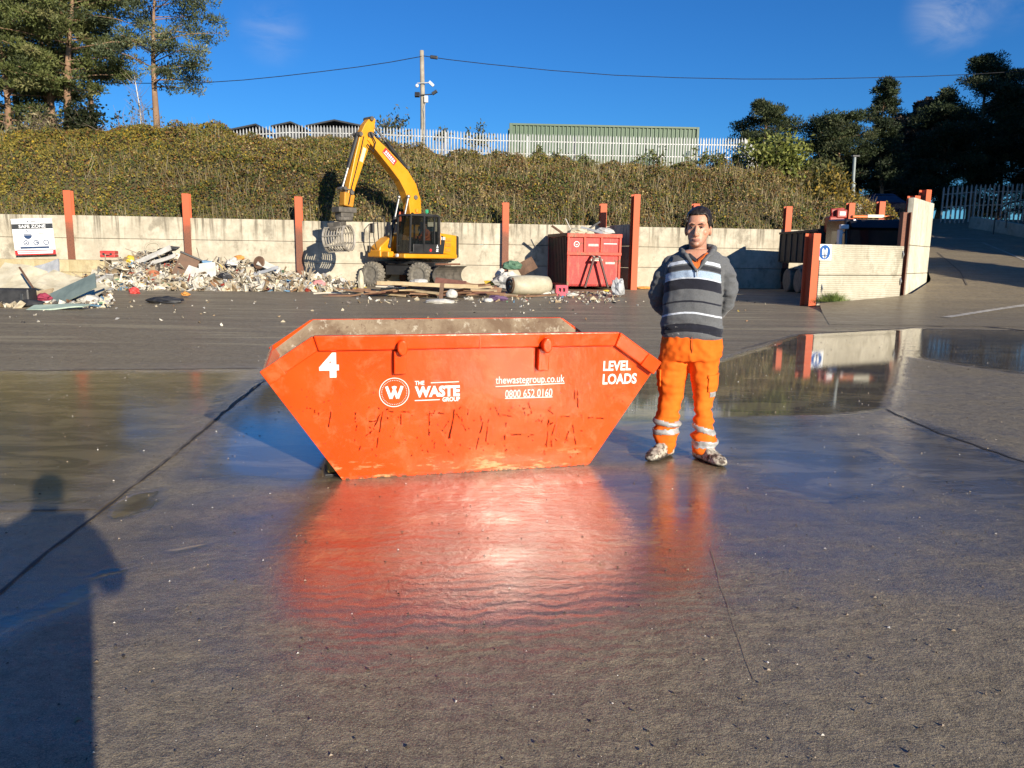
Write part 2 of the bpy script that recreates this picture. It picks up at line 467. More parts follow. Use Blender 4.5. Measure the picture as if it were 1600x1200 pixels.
mat_ground = ground_material('wet concrete')
me.materials.append(mat_ground)

# slab joints, raised a few millimetres: mortar and silt lines between the concrete bays
mat_joint = M('joint silt', (.10, .085, .065), (.20, .165, .125), rough=.75, scale=9, bump=.3)
mat_joint_dark = M('open joint', (.030, .026, .022), (.06, .05, .04), rough=.6, scale=9, bump=.3)
def strip(name, pts, w, mat, z=.004, jitter=.012, seed=1):
    r = random.Random(seed); mb = MB(); P = []
    for a, b in zip(pts[:-1], pts[1:]):
        A, B = G(*a), G(*b); n = max(2, int((B - A).length / .12))
        P += [A.lerp(B, k / n) for k in range(n)]
    P.append(G(*pts[-1]))
    vs = []; fs = []
    for i, p in enumerate(P):
        d = (P[min(i + 1, len(P) - 1)] - P[max(i - 1, 0)]).normalized(); n = Vector((-d.y, d.x, 0))
        j = r.uniform(-jitter, jitter); ww = w * r.uniform(.55, 1.25)
        vs += [p + n * (j - ww / 2) + Vector((0, 0, z)), p + n * (j + ww / 2) + Vector((0, 0, z))]
    fs = [(2 * i, 2 * i + 2, 2 * i + 3, 2 * i + 1) for i in range(len(P) - 1)]
    mb.add(vs, fs)
    o = mb.build(name, mat)
    return tag(o, kind='structure', cat='ground')
strip('slab_joint', [(412, 596), (345, 650), (255, 725), (160, 797), (75, 862), (0, 925), (-120, 1020)], .018, mat_joint_dark, jitter=.007, seed=2)
strip('slab_joint', [(405, 600), (338, 654), (248, 729), (153, 799)], .022, mat_joint, z=.006, seed=12)
strip('slab_joint', [(-400, 590), (0, 579), (200, 577), (402, 575)], .07, M('pale joint', (.19, .16, .12), (.30, .25, .19), rough=.8, scale=12), jitter=.03, seed=3)
strip('slab_joint', [(-200, 800), (0, 798), (158, 796)], .022, mat_joint, seed=4)
strip('slab_joint', [(1110, 860), (1140, 960), (1180, 1064)], .0035, M('pale joint', (.19, .16, .12), (.30, .25, .19), rough=.8, scale=12), z=.003, jitter=.004, seed=5)
strip('slab_joint', [(1384, 640), (1470, 678), (1600, 722), (1720, 765)], .028, mat_joint_dark, seed=6)
strip('slab_joint', [(1160, 545), (1250, 522), (1330, 518), (1430, 512)], .10, mat_joint, seed=7)
strip('slab_joint', [(1330, 488), (1400, 494), (1480, 505), (1640, 520)], .20, mat_joint_dark, jitter=.05, seed=8)
strip('drain_slot', [(1430, 508), (1475, 511)], .16, mat_joint_dark, seed=9)

# ---------------------------------------------------------------- grit scattered over the yard
def scatter_grit():
    r = np.random.default_rng(3); n = 15000
    y = 1.6 + (r.random(n) ** 2.0) * 21; x = (r.random(n) - .5) * (3.2 + y * 1.5)
    s = .0013 + .0062 * r.random(n) ** 7 + .0002 * y
    s[r.random(n) < .02] *= 1.9
    base = np.array([[0, 0, 1.0], [1, 0, 0], [-.5, .87, 0], [-.5, -.87, 0]])
    V = []; 
    ang = r.random(n) * 6.28; st = .5 + r.random(n) * 1.1
    ca, sa = np.cos(ang), np.sin(ang)
    P = np.zeros((n, 4, 3))
    for k in range(4):
        bx, by, bz = base[k]
        P[:, k, 0] = x + s * (ca * bx * st - sa * by); P[:, k, 1] = y + s * (sa * bx * st + ca * by); P[:, k, 2] = .003 + s * bz * .8
    tri = np.stack([P[:, [0, 1, 2]], P[:, [0, 2, 3]], P[:, [0, 3, 1]]], 1).reshape(-1, 3, 3)
    pal = np.array([[.55, .50, .44], [.62, .60, .56], [.06, .05, .045], [.25, .19, .13], [.08, .065, .05], [.30, .24, .18]])
    c = pal[r.choice(6, n, p=[.07, .04, .32, .19, .26, .12])] * (.7 + .5 * r.random((n, 1)))
    o = quads_object('yard_grit', tri, mat_tint('grit', .8), np.repeat(c, 3, 0), n=3)
    tag(o, 'loose grit and chips of debris strewn over the wet yard', 'grit', kind='stuff')
def mat_tint(name, rough=.8, trans=0.0, var=.25, scale=3.0, spec=.3):
    if name in _mc: return _mc[name]
    t = NT(name)
    a = t.node('Attribute', attribute_name='tint').outputs['Color']
    n = t.noise(t.coord(), scale, 3)
    t.set(Base_Color=t.mix(1.0, a, t.mix(t.mr(n, .3, .7), (1 - var,) * 3, (1 + var,) * 3), 'MULTIPLY'), Roughness=rough)
    t.put(t.b.inputs['Specular IOR Level'], spec)
    if trans:
        tr = t.node('BsdfTranslucent', {'Color': a})
        mx = t.node('MixShader', {0: trans}); t.l.new(t.b.outputs[0], mx.inputs[1]); t.l.new(tr.outputs[0], mx.inputs[2])
        t.l.new(mx.outputs[0], t.out.inputs[0])
    _mc[name] = t.m
    return t.m
scatter_grit()

# ================================================================ RAMP ROAD climbing on the right
def ramp_z(d):
    u = max(0.0, d - 20.0)
    if u < 6: return .14 * u * u / 12
    z = .14 * (u - 3)
    if u > 34: z = .14 * 31 + .03 * (u - 34)
    return z
rl = [(7.0, 17.0), (9.25, 23.3), (12.9, 25.2), (15.2, 28.2), (17.4, 33.0), (20.2, 38.6), (24.3, 46.5), (28.5, 54.5), (34, 66), (40, 80)]
def rl_x(y):
    for (x0, y0), (x1, y1) in zip(rl[:-1], rl[1:]):
        if y <= y1: return x0 + (x1 - x0) * max(0, (y - y0)) / (y1 - y0)
    return rl[-1][0]
mb = MB(); vs = []; fs = []; ny_, nx_ = 90, 24
for j in range(ny_):
    y = 17 + 63 * (j / (ny_ - 1)) ** 1.25
    x0 = rl_x(y)
    for i in range(nx_):
        x = x0 + (60 - x0) * (i / (nx_ - 1)) ** 1.5
        z = ramp_z(y) + .006
        vs.append((x, y, z))
for j in range(ny_ - 1):
    for i in range(nx_ - 1):
        a = j * nx_ + i; fs.append((a, a + 1, a + nx_ + 1, a + nx_))
mb.add(vs, fs)
road = mb.build('ramp_road', ground_material('ramp concrete', False, .20, .3), smooth=True)
tag(road, 'worn concrete ramp road climbing out of the yard', 'road', kind='structure')
def on_ramp(px, py):
    lo, hi = 8.0, 79.0
    f = lambda Y: AT(px, py, Y).z - ramp_z(Y)
    for _ in range(60):
        m = (lo + hi) / 2
        if f(m) > 0: lo = m
        else: hi = m
    p = AT(px, py, lo); return p
def road_line(name, pts, w, mat):
    mb = MB(); P = []
    for a, b in zip(pts[:-1], pts[1:]):
        for k in range(14): P.append(on_ramp(a[0] + (b[0] - a[0]) * k / 14, a[1] + (b[1] - a[1]) * k / 14))
    vs = []
    for i, p in enumerate(P):
        d = P[min(i + 1, len(P) - 1)] - P[max(i - 1, 0)]; n = Vector((-d.y, d.x, 0)).normalized()
        for s in (-1, 1):
            q = p + n * (s * w / 2); q.z = ramp_z(q.y) + .022; vs.append(q)
    mb.add(vs, [(2 * i, 2 * i + 2, 2 * i + 3, 2 * i + 1) for i in range(len(P) - 1)])
    tag(mb.build(name, mat), kind='structure')
mat_worn = M('worn white paint', (.30, .27, .22), (.62, .58, .50), rough=.8, scale=4, bump=.1)
road_line('road_marking', [(1478, 497), (1540, 487), (1640, 472)], .22, mat_worn)
road_line('road_marking', [(1432, 372), (1500, 373), (1572, 376)], .16, mat_worn)
road_line('road_marking', [(1536, 380), (1580, 398), (1640, 425)], .10, mat_worn)
road_line('road_crack', [(1465, 395), (1500, 425), (1512, 448)], .05, mat_joint)

# ================================================================ HILL behind the wall
def hill_params(x):
    pts = [(-80, 7.6), (-32, 7.2), (-26, 7.5), (-21, 7.9), (-18, 8.25), (-14, 7.9), (-8, 7.75), (-3, 7.35), (1, 7.2), (5, 7.0), (9, 6.95), (13, 6.95), (16, 6.7), (18.2, 6.0), (20.5, 5.2), (23, 4.9), (120, 5.15)]
    for (x0, z0), (x1, z1) in zip(pts[:-1], pts[1:]):
        if x <= x1:
            t = (x - x0) / (x1 - x0); t = t * t * (3 - 2 * t); return z0 + (z1 - z0) * t - .75
    return pts[-1][1] - .75
def hill_z(x, y):
    t = y - wall_y(x) - .35
    if y < 79 and x > rl_x(y) - .6: return ramp_z(y) - .55
    if t < 0: return 2.55
    c = hill_params(x)
    s = min(1, t / 8.2); s = math.sin(s * math.pi / 2) ** .92
    if y < 79 and x > rl_x(y) - 2.2:
        k = min(1, (x - rl_x(y) + 2.2) / 1.6); z0 = 2.55 + (c - 2.55) * s
        return z0 + (ramp_z(y) - .55 - z0) * k
    n = mnoise.noise(Vector((x * .22, y * .22, 0))) * .62 + mnoise.noise(Vector((x * .7, y * .7, 3))) * .26
    return 2.55 + (c - 2.55) * s + n * min(1, t / 2.0) * (1 if t < 9 else .5)
hx = np.concatenate([np.geomspace(-300, -40, 12)[:-1], np.arange(-40, 48, .5), np.geomspace(48, 300, 12)])
ht = np.concatenate([[.30, .36], np.arange(.8, 42, .5), np.geomspace(42.2, 400, 14)])
mb = MB(); vs = []; fs = []
for t in ht:
    for x in hx:
        y = wall_y(x) + t; vs.append((x, y, hill_z(x, y)))
W = len(hx)
for j in range(len(ht) - 1):
    for i in range(W - 1):
        a = j * W + i; fs.append((a, a + 1, a + W + 1, a + W))
mb.add(vs, fs)
hill = mb.build('hill', M('hill soil', (.055, .045, .022), (.11, .09, .04), rough=.95, scale=1.5, bump=.5, dist=.05), smooth=True)
tag(hill, 'steep bank overgrown with bramble behind the concrete wall', 'hill', kind='structure')

def hill_cover():
    r = np.random.default_rng(11); n = 330000
    x = -40 + r.random(n) * 62; t = .25 + (r.random(n) ** .9) * 10.5
    y = np.array([wall_y(a) for a in x]) + t
    z = np.array([hill_z(a, b) for a, b in zip(x, y)])
    # bushy mounds: raise by low-frequency noise
    m1 = np.array([mnoise.noise(Vector((a * .8, b * .8, c * .8))) for a, b, c in zip(x, y, z)])
    m2 = np.array([mnoise.noise(Vector((a * .25, b * .25 + 9, c * .5))) for a, b, c in zip(x, y, z)])
    m3 = np.array([mnoise.noise(Vector((a * .11 + 30, b * .3, 4))) for a, b in zip(x, y)])
    z = z + r.random(n) * (.30 + .25 * np.clip(m1, 0, 1)) + np.clip(m1, -.3, 1) * .42 + .04
    s = .026 + .044 * r.random(n)
    # leaf frames
    nrm = r.normal(size=(n, 3)); nrm[:, 2] += .5; nrm[:, 1] -= .95; nrm[:, 0] += .35; nrm /= np.linalg.norm(nrm, axis=1)[:, None]
    a = np.cross(nrm, r.normal(size=(n, 3))); a /= np.linalg.norm(a, axis=1)[:, None]; b = np.cross(nrm, a)
    c0 = np.stack([x, y, z], -1)
    asp = (.55 + .6 * r.random(n))[:, None]; S = s[:, None]
    V = np.stack([c0 - a * S, c0 - b * S * asp * .8, c0 + a * S * 1.1, c0 + b * S * asp * .8], 1)
    pal = {'olive': (.150, .120, .022), 'green': (.060, .078, .020), 'yellow': (.27, .180, .016), 'brown': (.105, .062, .026), 'straw': (.27, .205, .09), 'dark': (.030, .032, .012), 'rust': (.150, .068, .018), 'mauve': (.10, .075, .055)}
    keys = list(pal); arr = np.array([pal[k] for k in keys])
    lft = np.clip((-6 - x) / 14, 0, 1)              # the left of the bank is yellow ivy, the right brown and green scrub
    top = np.clip(t / 8, 0, 1)
    W = np.zeros((n, len(keys)))
    W[:, 0] = .30 + .55 * lft
    W[:, 1] = .20 + .35 * np.clip(m2 * 2, 0, 1) + .20 * (1 - top)
    W[:, 2] = .03 + .38 * lft * top * np.clip(.45 + m2 * 2, 0, 1) + .5 * np.clip((x - 17) / 3, 0, 1)
    W[:, 3] = .24 * (1 - lft * .6) + .28 * np.clip(m3 * 2, 0, 1)
    W[:, 4] = .12 * (1 - lft) + .22 * np.clip(-m2 * 2, 0, 1) * (1 - lft)
    W[:, 5] = .14
    W[:, 6] = .06 + .14 * np.clip(-m3 * 2.5, 0, 1)
    W[:, 7] = .14 * (1 - lft)
    cum = np.cumsum(W / W.sum(1, keepdims=True), 1); cell = (np.floor(x / .42) * 73856093 + np.floor(t / .36) * 19349663 + 5).astype(np.int64) % 100003; crand = np.random.default_rng(2).random(100003)[cell]
    u_ = np.where(r.random(n) < .55, (crand + .12 * r.normal(size=n)) % 1.0, r.random(n)); pick = (u_[:, None] > cum).sum(1).clip(0, len(keys) - 1)
    C = arr[pick] * (.95 + .6 * r.random((n, 1))) * (1 + .35 * m3[:, None])
    o = quads_object('bramble_cover', V, mat_tint('bramble leaves', .75, .22), C)
    tag(o, 'dense bramble and ivy leaves covering the bank', 'bramble', kind='stuff')
    # dry stalks and long grass standing out of the bramble
    n = 15000
    x = -38 + r.random(n) * 60; t = .1 + r.random(n) ** 1.5 * 10
    keep = (np.array([mnoise.noise(Vector((a * .35, b * .5, 7))) for a, b in zip(x, t)]) + .35 * (x > -6) + .6 * (t < .8)) > .12
    keep &= np.array([a < rl_x(wall_y(a) + b) - 3 for a, b in zip(x, t)])
    x, t = x[keep], t[keep]; n = len(x)
    y = np.array([wall_y(a) for a in x]) + t; z = np.array([hill_z(a, b) for a, b in zip(x, y)]) + .15
    hgt = .22 + .75 * r.random(n) ** 3; lean = r.normal(size=(n, 2)) * .22; w = .004 + .006 * r.random(n)
    base = np.stack([x, y, z], -1); tip = base + np.stack([lean[:, 0] * hgt, lean[:, 1] * hgt - .1, hgt], -1)
    side = np.stack([w, np.zeros(n), np.zeros(n)], -1)
    V = np.stack([base - side, base + side, tip + side * .4, tip - side * .4], 1)
    P2 = np.array([(.34, .27, .15), (.22, .17, .09), (.12, .135, .04), (.40, .34, .23)])
    C = P2[r.choice(4, n, p=[.3, .3, .28, .12])] * (.8 + .4 * r.random((n, 1)))
    o = quads_object('dry_grass', V, mat_tint('dry stalks', .85, .15), C)
    tag(o, 'dry stalks and long grass standing out of the bank', 'grass', kind='stuff')
hill_cover()
# ================================================================ CONCRETE WALLS AND POSTS
def concrete(name, c1, c2, stain=(.10, .085, .06), stain_amt=.55, lines=0.0):
    t = NT(name)
    P = t.coord()
    a = t.noise(P, .8, 6, .6); b = t.noise(P, 6, 6, .65)
    drip = t.noise(t.coord((3.2, 3.2, .22)), 1.6, 6, .6, .3)
    blot = t.noise(t.coord((1, 1, .7), (0, 0, .4)), 1.3, 7, .66)
    z = t.sep(P).outputs[2]
    top = t.mr(z, 1.3, 2.9, .05, 1.0)
    c = t.mix(t.mr(a, .35, .65), c1, c2)
    c = t.mix(t.mr(b, .35, .75, 0, .45), c, tuple(x * .62 for x in c1))
    st = t.math('MULTIPLY', t.mr(drip, .46, .66), top)
    st = t.math('MAXIMUM', st, t.math('MULTIPLY', t.mr(blot, .54, .66), .62))
    c = t.mix(t.math('MULTIPLY', st, stain_amt), c, stain)
    if lines:
        w = t.node('TexWave', {'Vector': t.coord((1, 1, 1)), 'Scale': 5.2, 'Distortion': 2.2, 'Detail': 3.0}, wave_type='BANDS', bands_direction='Z').outputs[1]
        c = t.mix(t.math('MULTIPLY', t.mr(w, .55, .95), lines), c, stain)
    t.set(Base_Color=c, Roughness=.88, Normal=t.bump(t.math('ADD', b, t.math('MULTIPLY', a, .5)), .35, .02))
    t.put(t.b.inputs['Specular IOR Level'], .25)
    return t.m
mat_wall = concrete('bay wall concrete', (.44, .39, .295), (.58, .525, .41), stain_amt=.8)
mat_wall_pale = concrete('pale panel concrete', (.54, .50, .39), (.66, .615, .50), stain_amt=.30)
mat_wall_lined = concrete('board marked concrete', (.46, .42, .325), (.60, .555, .44), (.17, .15, .10), .85, .5)
mat_block = concrete('yellow block concrete', (.40, .32, .17), (.54, .455, .28), (.20, .15, .09), .6)

def post_material(name, zrust):
    t = NT(name); P = t.coord(); n = t.noise(P, 3, 6, .65); n2 = t.noise(P, 22, 4, .6)
    z = t.math('ADD', t.sep(P).outputs[2], t.math('MULTIPLY', t.math('SUBTRACT', n, .5), .9))
    paint = t.mix(t.mr(n2, .35, .7), (.60, .115, .042), (.50, .105, .045))
    rust = t.mix(t.mr(n2, .35, .7), (.17, .075, .042), (.10, .05, .03))
    f = t.math('MAXIMUM', t.mr(z, zrust + .5, zrust - .4, 0, .9), t.mr(n, .62, .7, 0, .8))
    t.set(Base_Color=t.mix(f, paint, rust), Roughness=.7, Normal=t.bump(n2, .3, .01))
    return t.m
mat_post = post_material('red oxide steel', 2.5)
mat_post_shade = post_material('rust steel darkened as shade', 9.0)  # rust tone over the full height stands in for the post's shade
mat_post_bright = post_material('bright red oxide steel', -.4)
def ibeam(mb, c, h, w=.30, d=.30, rz=0.0, tf=.022, z0=0.0):
    poly = [(-w / 2, -d / 2), (w / 2, -d / 2), (w / 2, -d / 2 + tf), (.012, -d / 2 + tf), (.012, d / 2 - tf), (w / 2, d / 2 - tf), (w / 2, d / 2), (-w / 2, d / 2), (-w / 2, d / 2 - tf), (-.012, d / 2 - tf), (-.012, -d / 2 + tf), (-w / 2, -d / 2 + tf)]
    ca, sa = math.cos(rz), math.sin(rz)
    mb.prism([(c[0] + x * ca - y * sa, c[1] + x * sa + y * ca) for x, y in poly], z0, h)

WROT = math.atan(.1228); WC = math.cos(WROT)
wall = thing('retaining_wall', 'long cream concrete panel wall with red steel posts along the foot of the bank', 'wall', (6.2, 37, 0), WROT)
def wall_lx(px, py=345):
    Y = 35.0
    for _ in range(12): x = AT(px, py, Y).x; Y = wall_y(x) - .12
    return (x - 6.2) / WC
lx = [wall_lx(-330), wall_lx(-80), wall_lx(110), wall_lx(293), wall_lx(467), wall_lx(628), wall_lx(789), wall_lx(941), wall_lx(1085), wall_lx(1229), wall_lx(1326), wall_lx(1373), wall_lx(1412)]
hts = [3.85, 3.85, 3.9, 3.88, 3.86, 3.3, 3.8, 3.85, 3.95, 3.92, 4.15, 4.25, 3.0]
rr = random.Random(5)
for i, (x, h) in enumerate(zip(lx, hts)):
    mb = MB(); ibeam(mb, (x, -.16), h); mb.build('post', mat_post, wall)
    if i:
        mb = MB(); a, b = lx[i - 1] + .018, x - .018
        zt = [0, .955, 1.91, 2.86 + rr.uniform(-.03, .03)]
        for k in range(3):
            dy = rr.uniform(-.008, .008)
            mb.box(((a + b) / 2, dy, (zt[k] + zt[k + 1]) / 2), (b - a, .2, zt[k + 1] - zt[k] - .014))
        mb.build('panel', mat_wall, wall, bevel=.018)
# the divider between two bays, end on to the long wall
pA = Vector((4.52, 36.62, 0)); pB = Vector((5.28, 34.35, 0))
div = thing('divider_wall', 'short shaded panel wall with a tall red end post, beside the red container', 'wall', pB, 0)
d = (pA - pB); ang = math.atan2(d.y, d.x); L = d.length
mb = MB(); mb.T = Matrix.Rotation(ang, 4, 'Z')
for k in range(3): mb.box((L / 2 + .05, 0, .478 + .955 * k), (L - .2, .2, .94))
mb.build('panel', mat_wall, div, bevel=.018)
mb = MB(); ibeam(mb, (0, 0), 4.12, .30, .30, ang + R(90)); mb.build('post', mat_post_bright, div)

# the wall along the ramp, and its taller second stretch
ra, rb, rc = Vector((9.12, 23.75, 0)), Vector((12.82, 25.62, 0)), Vector((15.0, 28.35, 0))
ramp_wall = thing('ramp_wall', 'streaked concrete panel wall with a red front post at the foot of the ramp', 'wall', ra, 0)
def panel_run(parent, a, b, zs, mat, y0=.16, thick=.2, x0=.2, x1=.15, cut=None):
    d = b - a; ang = math.atan2(d.y, d.x); L = d.length
    mb = MB(); mb.T = Matrix.Translation(a) @ Matrix.Rotation(ang, 4, 'Z')
    for z0, z1 in zip(zs[:-1], zs[1:]): mb.box(((x0 + L - x1) / 2, 0, (z0 + z1) / 2), (L - x0 - x1, thick, z1 - z0 - .014))
    if cut:
        for p in mb.v[-4:]: pass
    return mb.build('panel', mat, parent, world=True, bevel=.02), ang
_, angR = panel_run(ramp_wall, ra, rb, [-.3, .95, 1.9], mat_wall_lined)
mb = MB(); mb.T = Matrix.Translation(ra); ibeam(mb, (-.05, 0), 2.2, .30, .34, angR); mb.build('post', mat_post_bright, ramp_wall, world=True)
mb = MB(); mb.T = Matrix.Translation(rb); ibeam(mb, (-.06, .02), 2.98, .26, .26, angR + R(62)); mb.build('post', mat_post_shade, ramp_wall, world=True, label='post taller than its panel, dark rust tone standing in for shade')
mb = MB(); d_ = (rb - ra).normalized(); n_ = Vector((d_.y, -d_.x, 0))
for q, z in ((.35, 1.55), (.35, .55), (3.93, 1.62), (3.93, .75)):
    mb.tube([ra + d_ * q + n_ * .10 + Vector((0, 0, z - .12)), ra + d_ * q + n_ * .15 + Vector((0, 0, z)), ra + d_ * q + n_ * .10 + Vector((0, 0, z + .12))], .022, 6)
mb.build('fixing', M('galvanised', (.42, .42, .40), (.6, .6, .58), rough=.45, metal=.7), ramp_wall, world=True)
tall_wall = thing('tall_panel_wall', 'tall pale concrete panel wall beside the ramp, with red posts behind', 'wall', rb, 0)
panel_run(tall_wall, rb + Vector((.12, .12, 0)), rc, [-.2, 1.0, 1.93, 3.47], mat_wall_pale, x0=.05, x1=.05)
for c, h in ((Vector((13.68, 27.05, 0)), 3.62), (rc + Vector((-.22, .10, 0)), 3.95)):
    mb = MB(); mb.T = Matrix.Translation(c); ibeam(mb, (0, 0), h, .30, .30, R(30)); mb.build('post', mat_post_bright, tall_wall, world=True)
# the wall goes on along the ramp, out of sight behind the tall panel
panel_run(tall_wall, rc + Vector((.05, .4, 0)), Vector((17.1, 33.4, 0)), [-.2, 1.0, 1.93, 2.86], mat_wall_pale)
panel_run(tall_wall, Vector((17.1, 33.5, 0)), Vector((19.4, 38.6, 0)), [-.2, 1.0, 1.93, 2.86], mat_wall_pale)

# large interlocking concrete blocks in front of the wall on the left
mat_blk = mat_block
def block_at(px, pz, z0, w, hgt, dep, seed, Y=31.9):
    r = random.Random(seed); p = AT(px, 430, Y)
    mb = MB(); mb.box((0, 0, hgt / 2), (w, dep, hgt)); mb.box((r.uniform(-.3, .3), -dep / 2 + .01, hgt * .5), (w * .28, .05, hgt * .84))
    return mb, Vector((p.x, Y, z0))
bdefs = [(-52, 0, 1.32), (1, 0, 1.30), (55, 0, 1.42), (108, 0, 1.36), (158, 0, 1.16), (-20, .505, 1.3), (37, .505, 1.42), (90, .505, 1.36), (143, .505, 1.38)]
blabels = ['bottom yellow concrete block at the left edge beside the waste', 'bottom yellow concrete block behind the white sheets', 'bottom yellow concrete block under the safe zone sign', 'bottom yellow concrete block behind the green panel', 'bottom yellow concrete block at the right end, by the heap',
           'upper yellow concrete block at the left edge, left of the sign', 'upper yellow concrete block below the left half of the sign', 'upper yellow concrete block just right of the sign', 'upper yellow concrete block at the right end under the red box']
for i, ((px, z, w), lab) in enumerate(zip(bdefs, blabels)):
    mb, o = block_at(px, 0, z, w, .50, .8, i, 31.9 + px * .002 + rr.uniform(-.03, .03))
    b = single(mb, 'concrete_block', mat_blk, lab, 'block', (0, 0, 0), 'large concrete blocks stacked before the wall', bevel=.05)
    b.location = o; b.rotation_euler = (0, 0, WROT + rr.uniform(-.02, .02))

# ---------------------------------------------------------------- signs
mat_sign_white = M('sign white', (.78, .79, .80), (.85, .86, .87), rough=.4, bump=.02)
mat_sign_black = M('sign charcoal', (.035, .037, .04), (.05, .052, .055), rough=.4, bump=.02)
mat_sign_red = M('sign red', (.62, .03, .03), (.70, .05, .05), rough=.4, bump=.02)
mat_sign_blue = M('sign blue', (.02, .09, .30), (.025, .11, .36), rough=.4, bump=.02)
mat_sign_navy = M('sign navy', (.02, .05, .12), (.03, .06, .15), rough=.4, bump=.02)
sg = thing('safety_sign', 'white safe zone sign with black header and red footer on the left of the wall', 'sign', AT(56, 398, 33.3), WROT)
sg.rotation_euler = (0, R(-2.5), WROT)
ex, ez = Vector((1, 0, 0)), Vector((0, 0, 1))
SW, SH = 1.64, 1.52
mb = MB(); mb.box((0, .02, SH / 2), (SW, .03, SH)); mb.build('board', mat_sign_white, sg, bevel=.004)
fr = (Vector((-SW / 2, .002, 0)), ex, ez)
mb = MB(); flat_rect(mb, fr, .0, 1.09, SW, 1.30); mb.build('header', mat_sign_black, sg)
mb = MB(); flat_rect(mb, fr, 0, .0, SW, .20); mb.build('footer', mat_sign_red, sg)
fr2 = (Vector((-SW / 2, -.002, 0)), ex, ez)
mb = MB(); write(mb, 'SAFE ZONE', fr2, (.28, 1.125, 1.36, 1.265), .025); mb.build('lettering', mat_sign_white, sg)
for a_ in ((.10, .115, SW - .10, .165), (.12, .045, SW - .12, .09)): mb = MB(); flat_rect(mb, fr2, *a_); mb.build('print_line', mat_sign_white, sg)
mb = MB(); flat_ring(mb, fr2, (.60, .83), .15, .165, 28, math.pi, 2 * math.pi); flat_poly(mb, fr2, [(.60 + .15 * math.cos(a), .83 + .15 * math.sin(a)) for a in np.linspace(math.pi, 2 * math.pi, 16)])
flat_ring(mb, fr2, (.58, .99), .025, .05, 16); flat_rect(mb, fr2, .44, .85, .76, .88)
for cx in (.50, .90, 1.30): flat_ring(mb, fr2, (cx, .51), .078, .112, 24)
flat_poly(mb, fr2, [(.45, .47), (.55, .47), (.53, .53), (.47, .53)]); flat_poly(mb, fr2, [(.90, .50), (.97, .46), (.97, .52), (.90, .57)]); flat_poly(mb, fr2, [(1.27, .48), (1.33, .48), (1.33, .50), (1.27, .50)])
flat_rect(mb, fr2, .24, .265, SW - .24, .345); mb.build('pictograms', mat_sign_navy, sg)
mb = MB(); flat_ring(mb, fr2, (1.12, .87), .125, .14, 28); flat_rect(mb, fr2, 1.02, .85, 1.22, .89); mb.build('ring_symbol', M('sign pale red', (.62, .25, .22), (.7, .3, .26), rough=.4), sg)
mb = MB(); flat_disc(mb, fr2, (.66, 1.405), .028); mb.build('round_mark', mat_sign_black, sg)
mb = MB(); flat_rect(mb, fr2, .80, 1.39, 1.00, 1.42); mb.build('small_print', mat_sign_black, sg)

vs_c = Vector((0, 0, 0)); d_ = (rb - ra).normalized(); n_ = Vector((d_.y, -d_.x, 0))
def on_panel(px, py, a, n, off):
    C0 = Vector((0, 0, CAMH)); r_ = ray(px, py); return C0 + r_ * ((a + n * off - C0).dot(n) / r_.dot(n))
q0 = on_panel(1276, 406.5, ra, n_, .115); q1 = on_panel(1298, 406.5, ra, n_, .115); q2 = on_panel(1277, 381.5, ra, n_, .115)
vsg = thing('safety_sign', 'small white square sign with a blue hi-vis vest disc on the ramp wall', 'sign', q0, angR)
w_, h_ = (q1 - q0).length, (q2 - q0).length
mb = MB(); mb.box((w_ / 2, -.006, h_ / 2), (w_, .012, h_)); mb.build('board', mat_sign_white, vsg, bevel=.002)
f1 = (Vector((0, -.015, 0)), ex, ez); f2 = (Vector((0, -.018, 0)), ex, ez)
mb = MB(); flat_poly(mb, f1, [(w_ / 2 + .40 * w_ * math.cos(a), h_ / 2 + .46 * h_ * math.sin(a)) for a in np.linspace(0, 2 * math.pi, 33)[:-1]]); mb.build('disc', mat_sign_blue, vsg)
mb = MB(); c = (w_ / 2, h_ / 2)
flat_poly(mb, f2, [(c[0] + x * w_, c[1] + y * h_) for x, y in ((-.17, -.17), (-.03, -.17), (-.03, .12), (-.10, .27), (-.16, .25), (-.19, .12))])
flat_poly(mb, f2, [(c[0] - x * w_, c[1] + y * h_) for x, y in ((-.17, -.17), (-.03, -.17), (-.03, .12), (-.10, .27), (-.16, .25), (-.19, .12))][::-1])
flat_rect(mb, f2, c[0] - .15 * w_, c[1] - .28 * h_, c[0] + .15 * w_, c[1] - .24 * h_); flat_rect(mb, f2, c[0] - .11 * w_, c[1] - .36 * h_, c[0] + .11 * w_, c[1] - .32 * h_)
mb.build('vest_symbol', mat_sign_white, vsg)

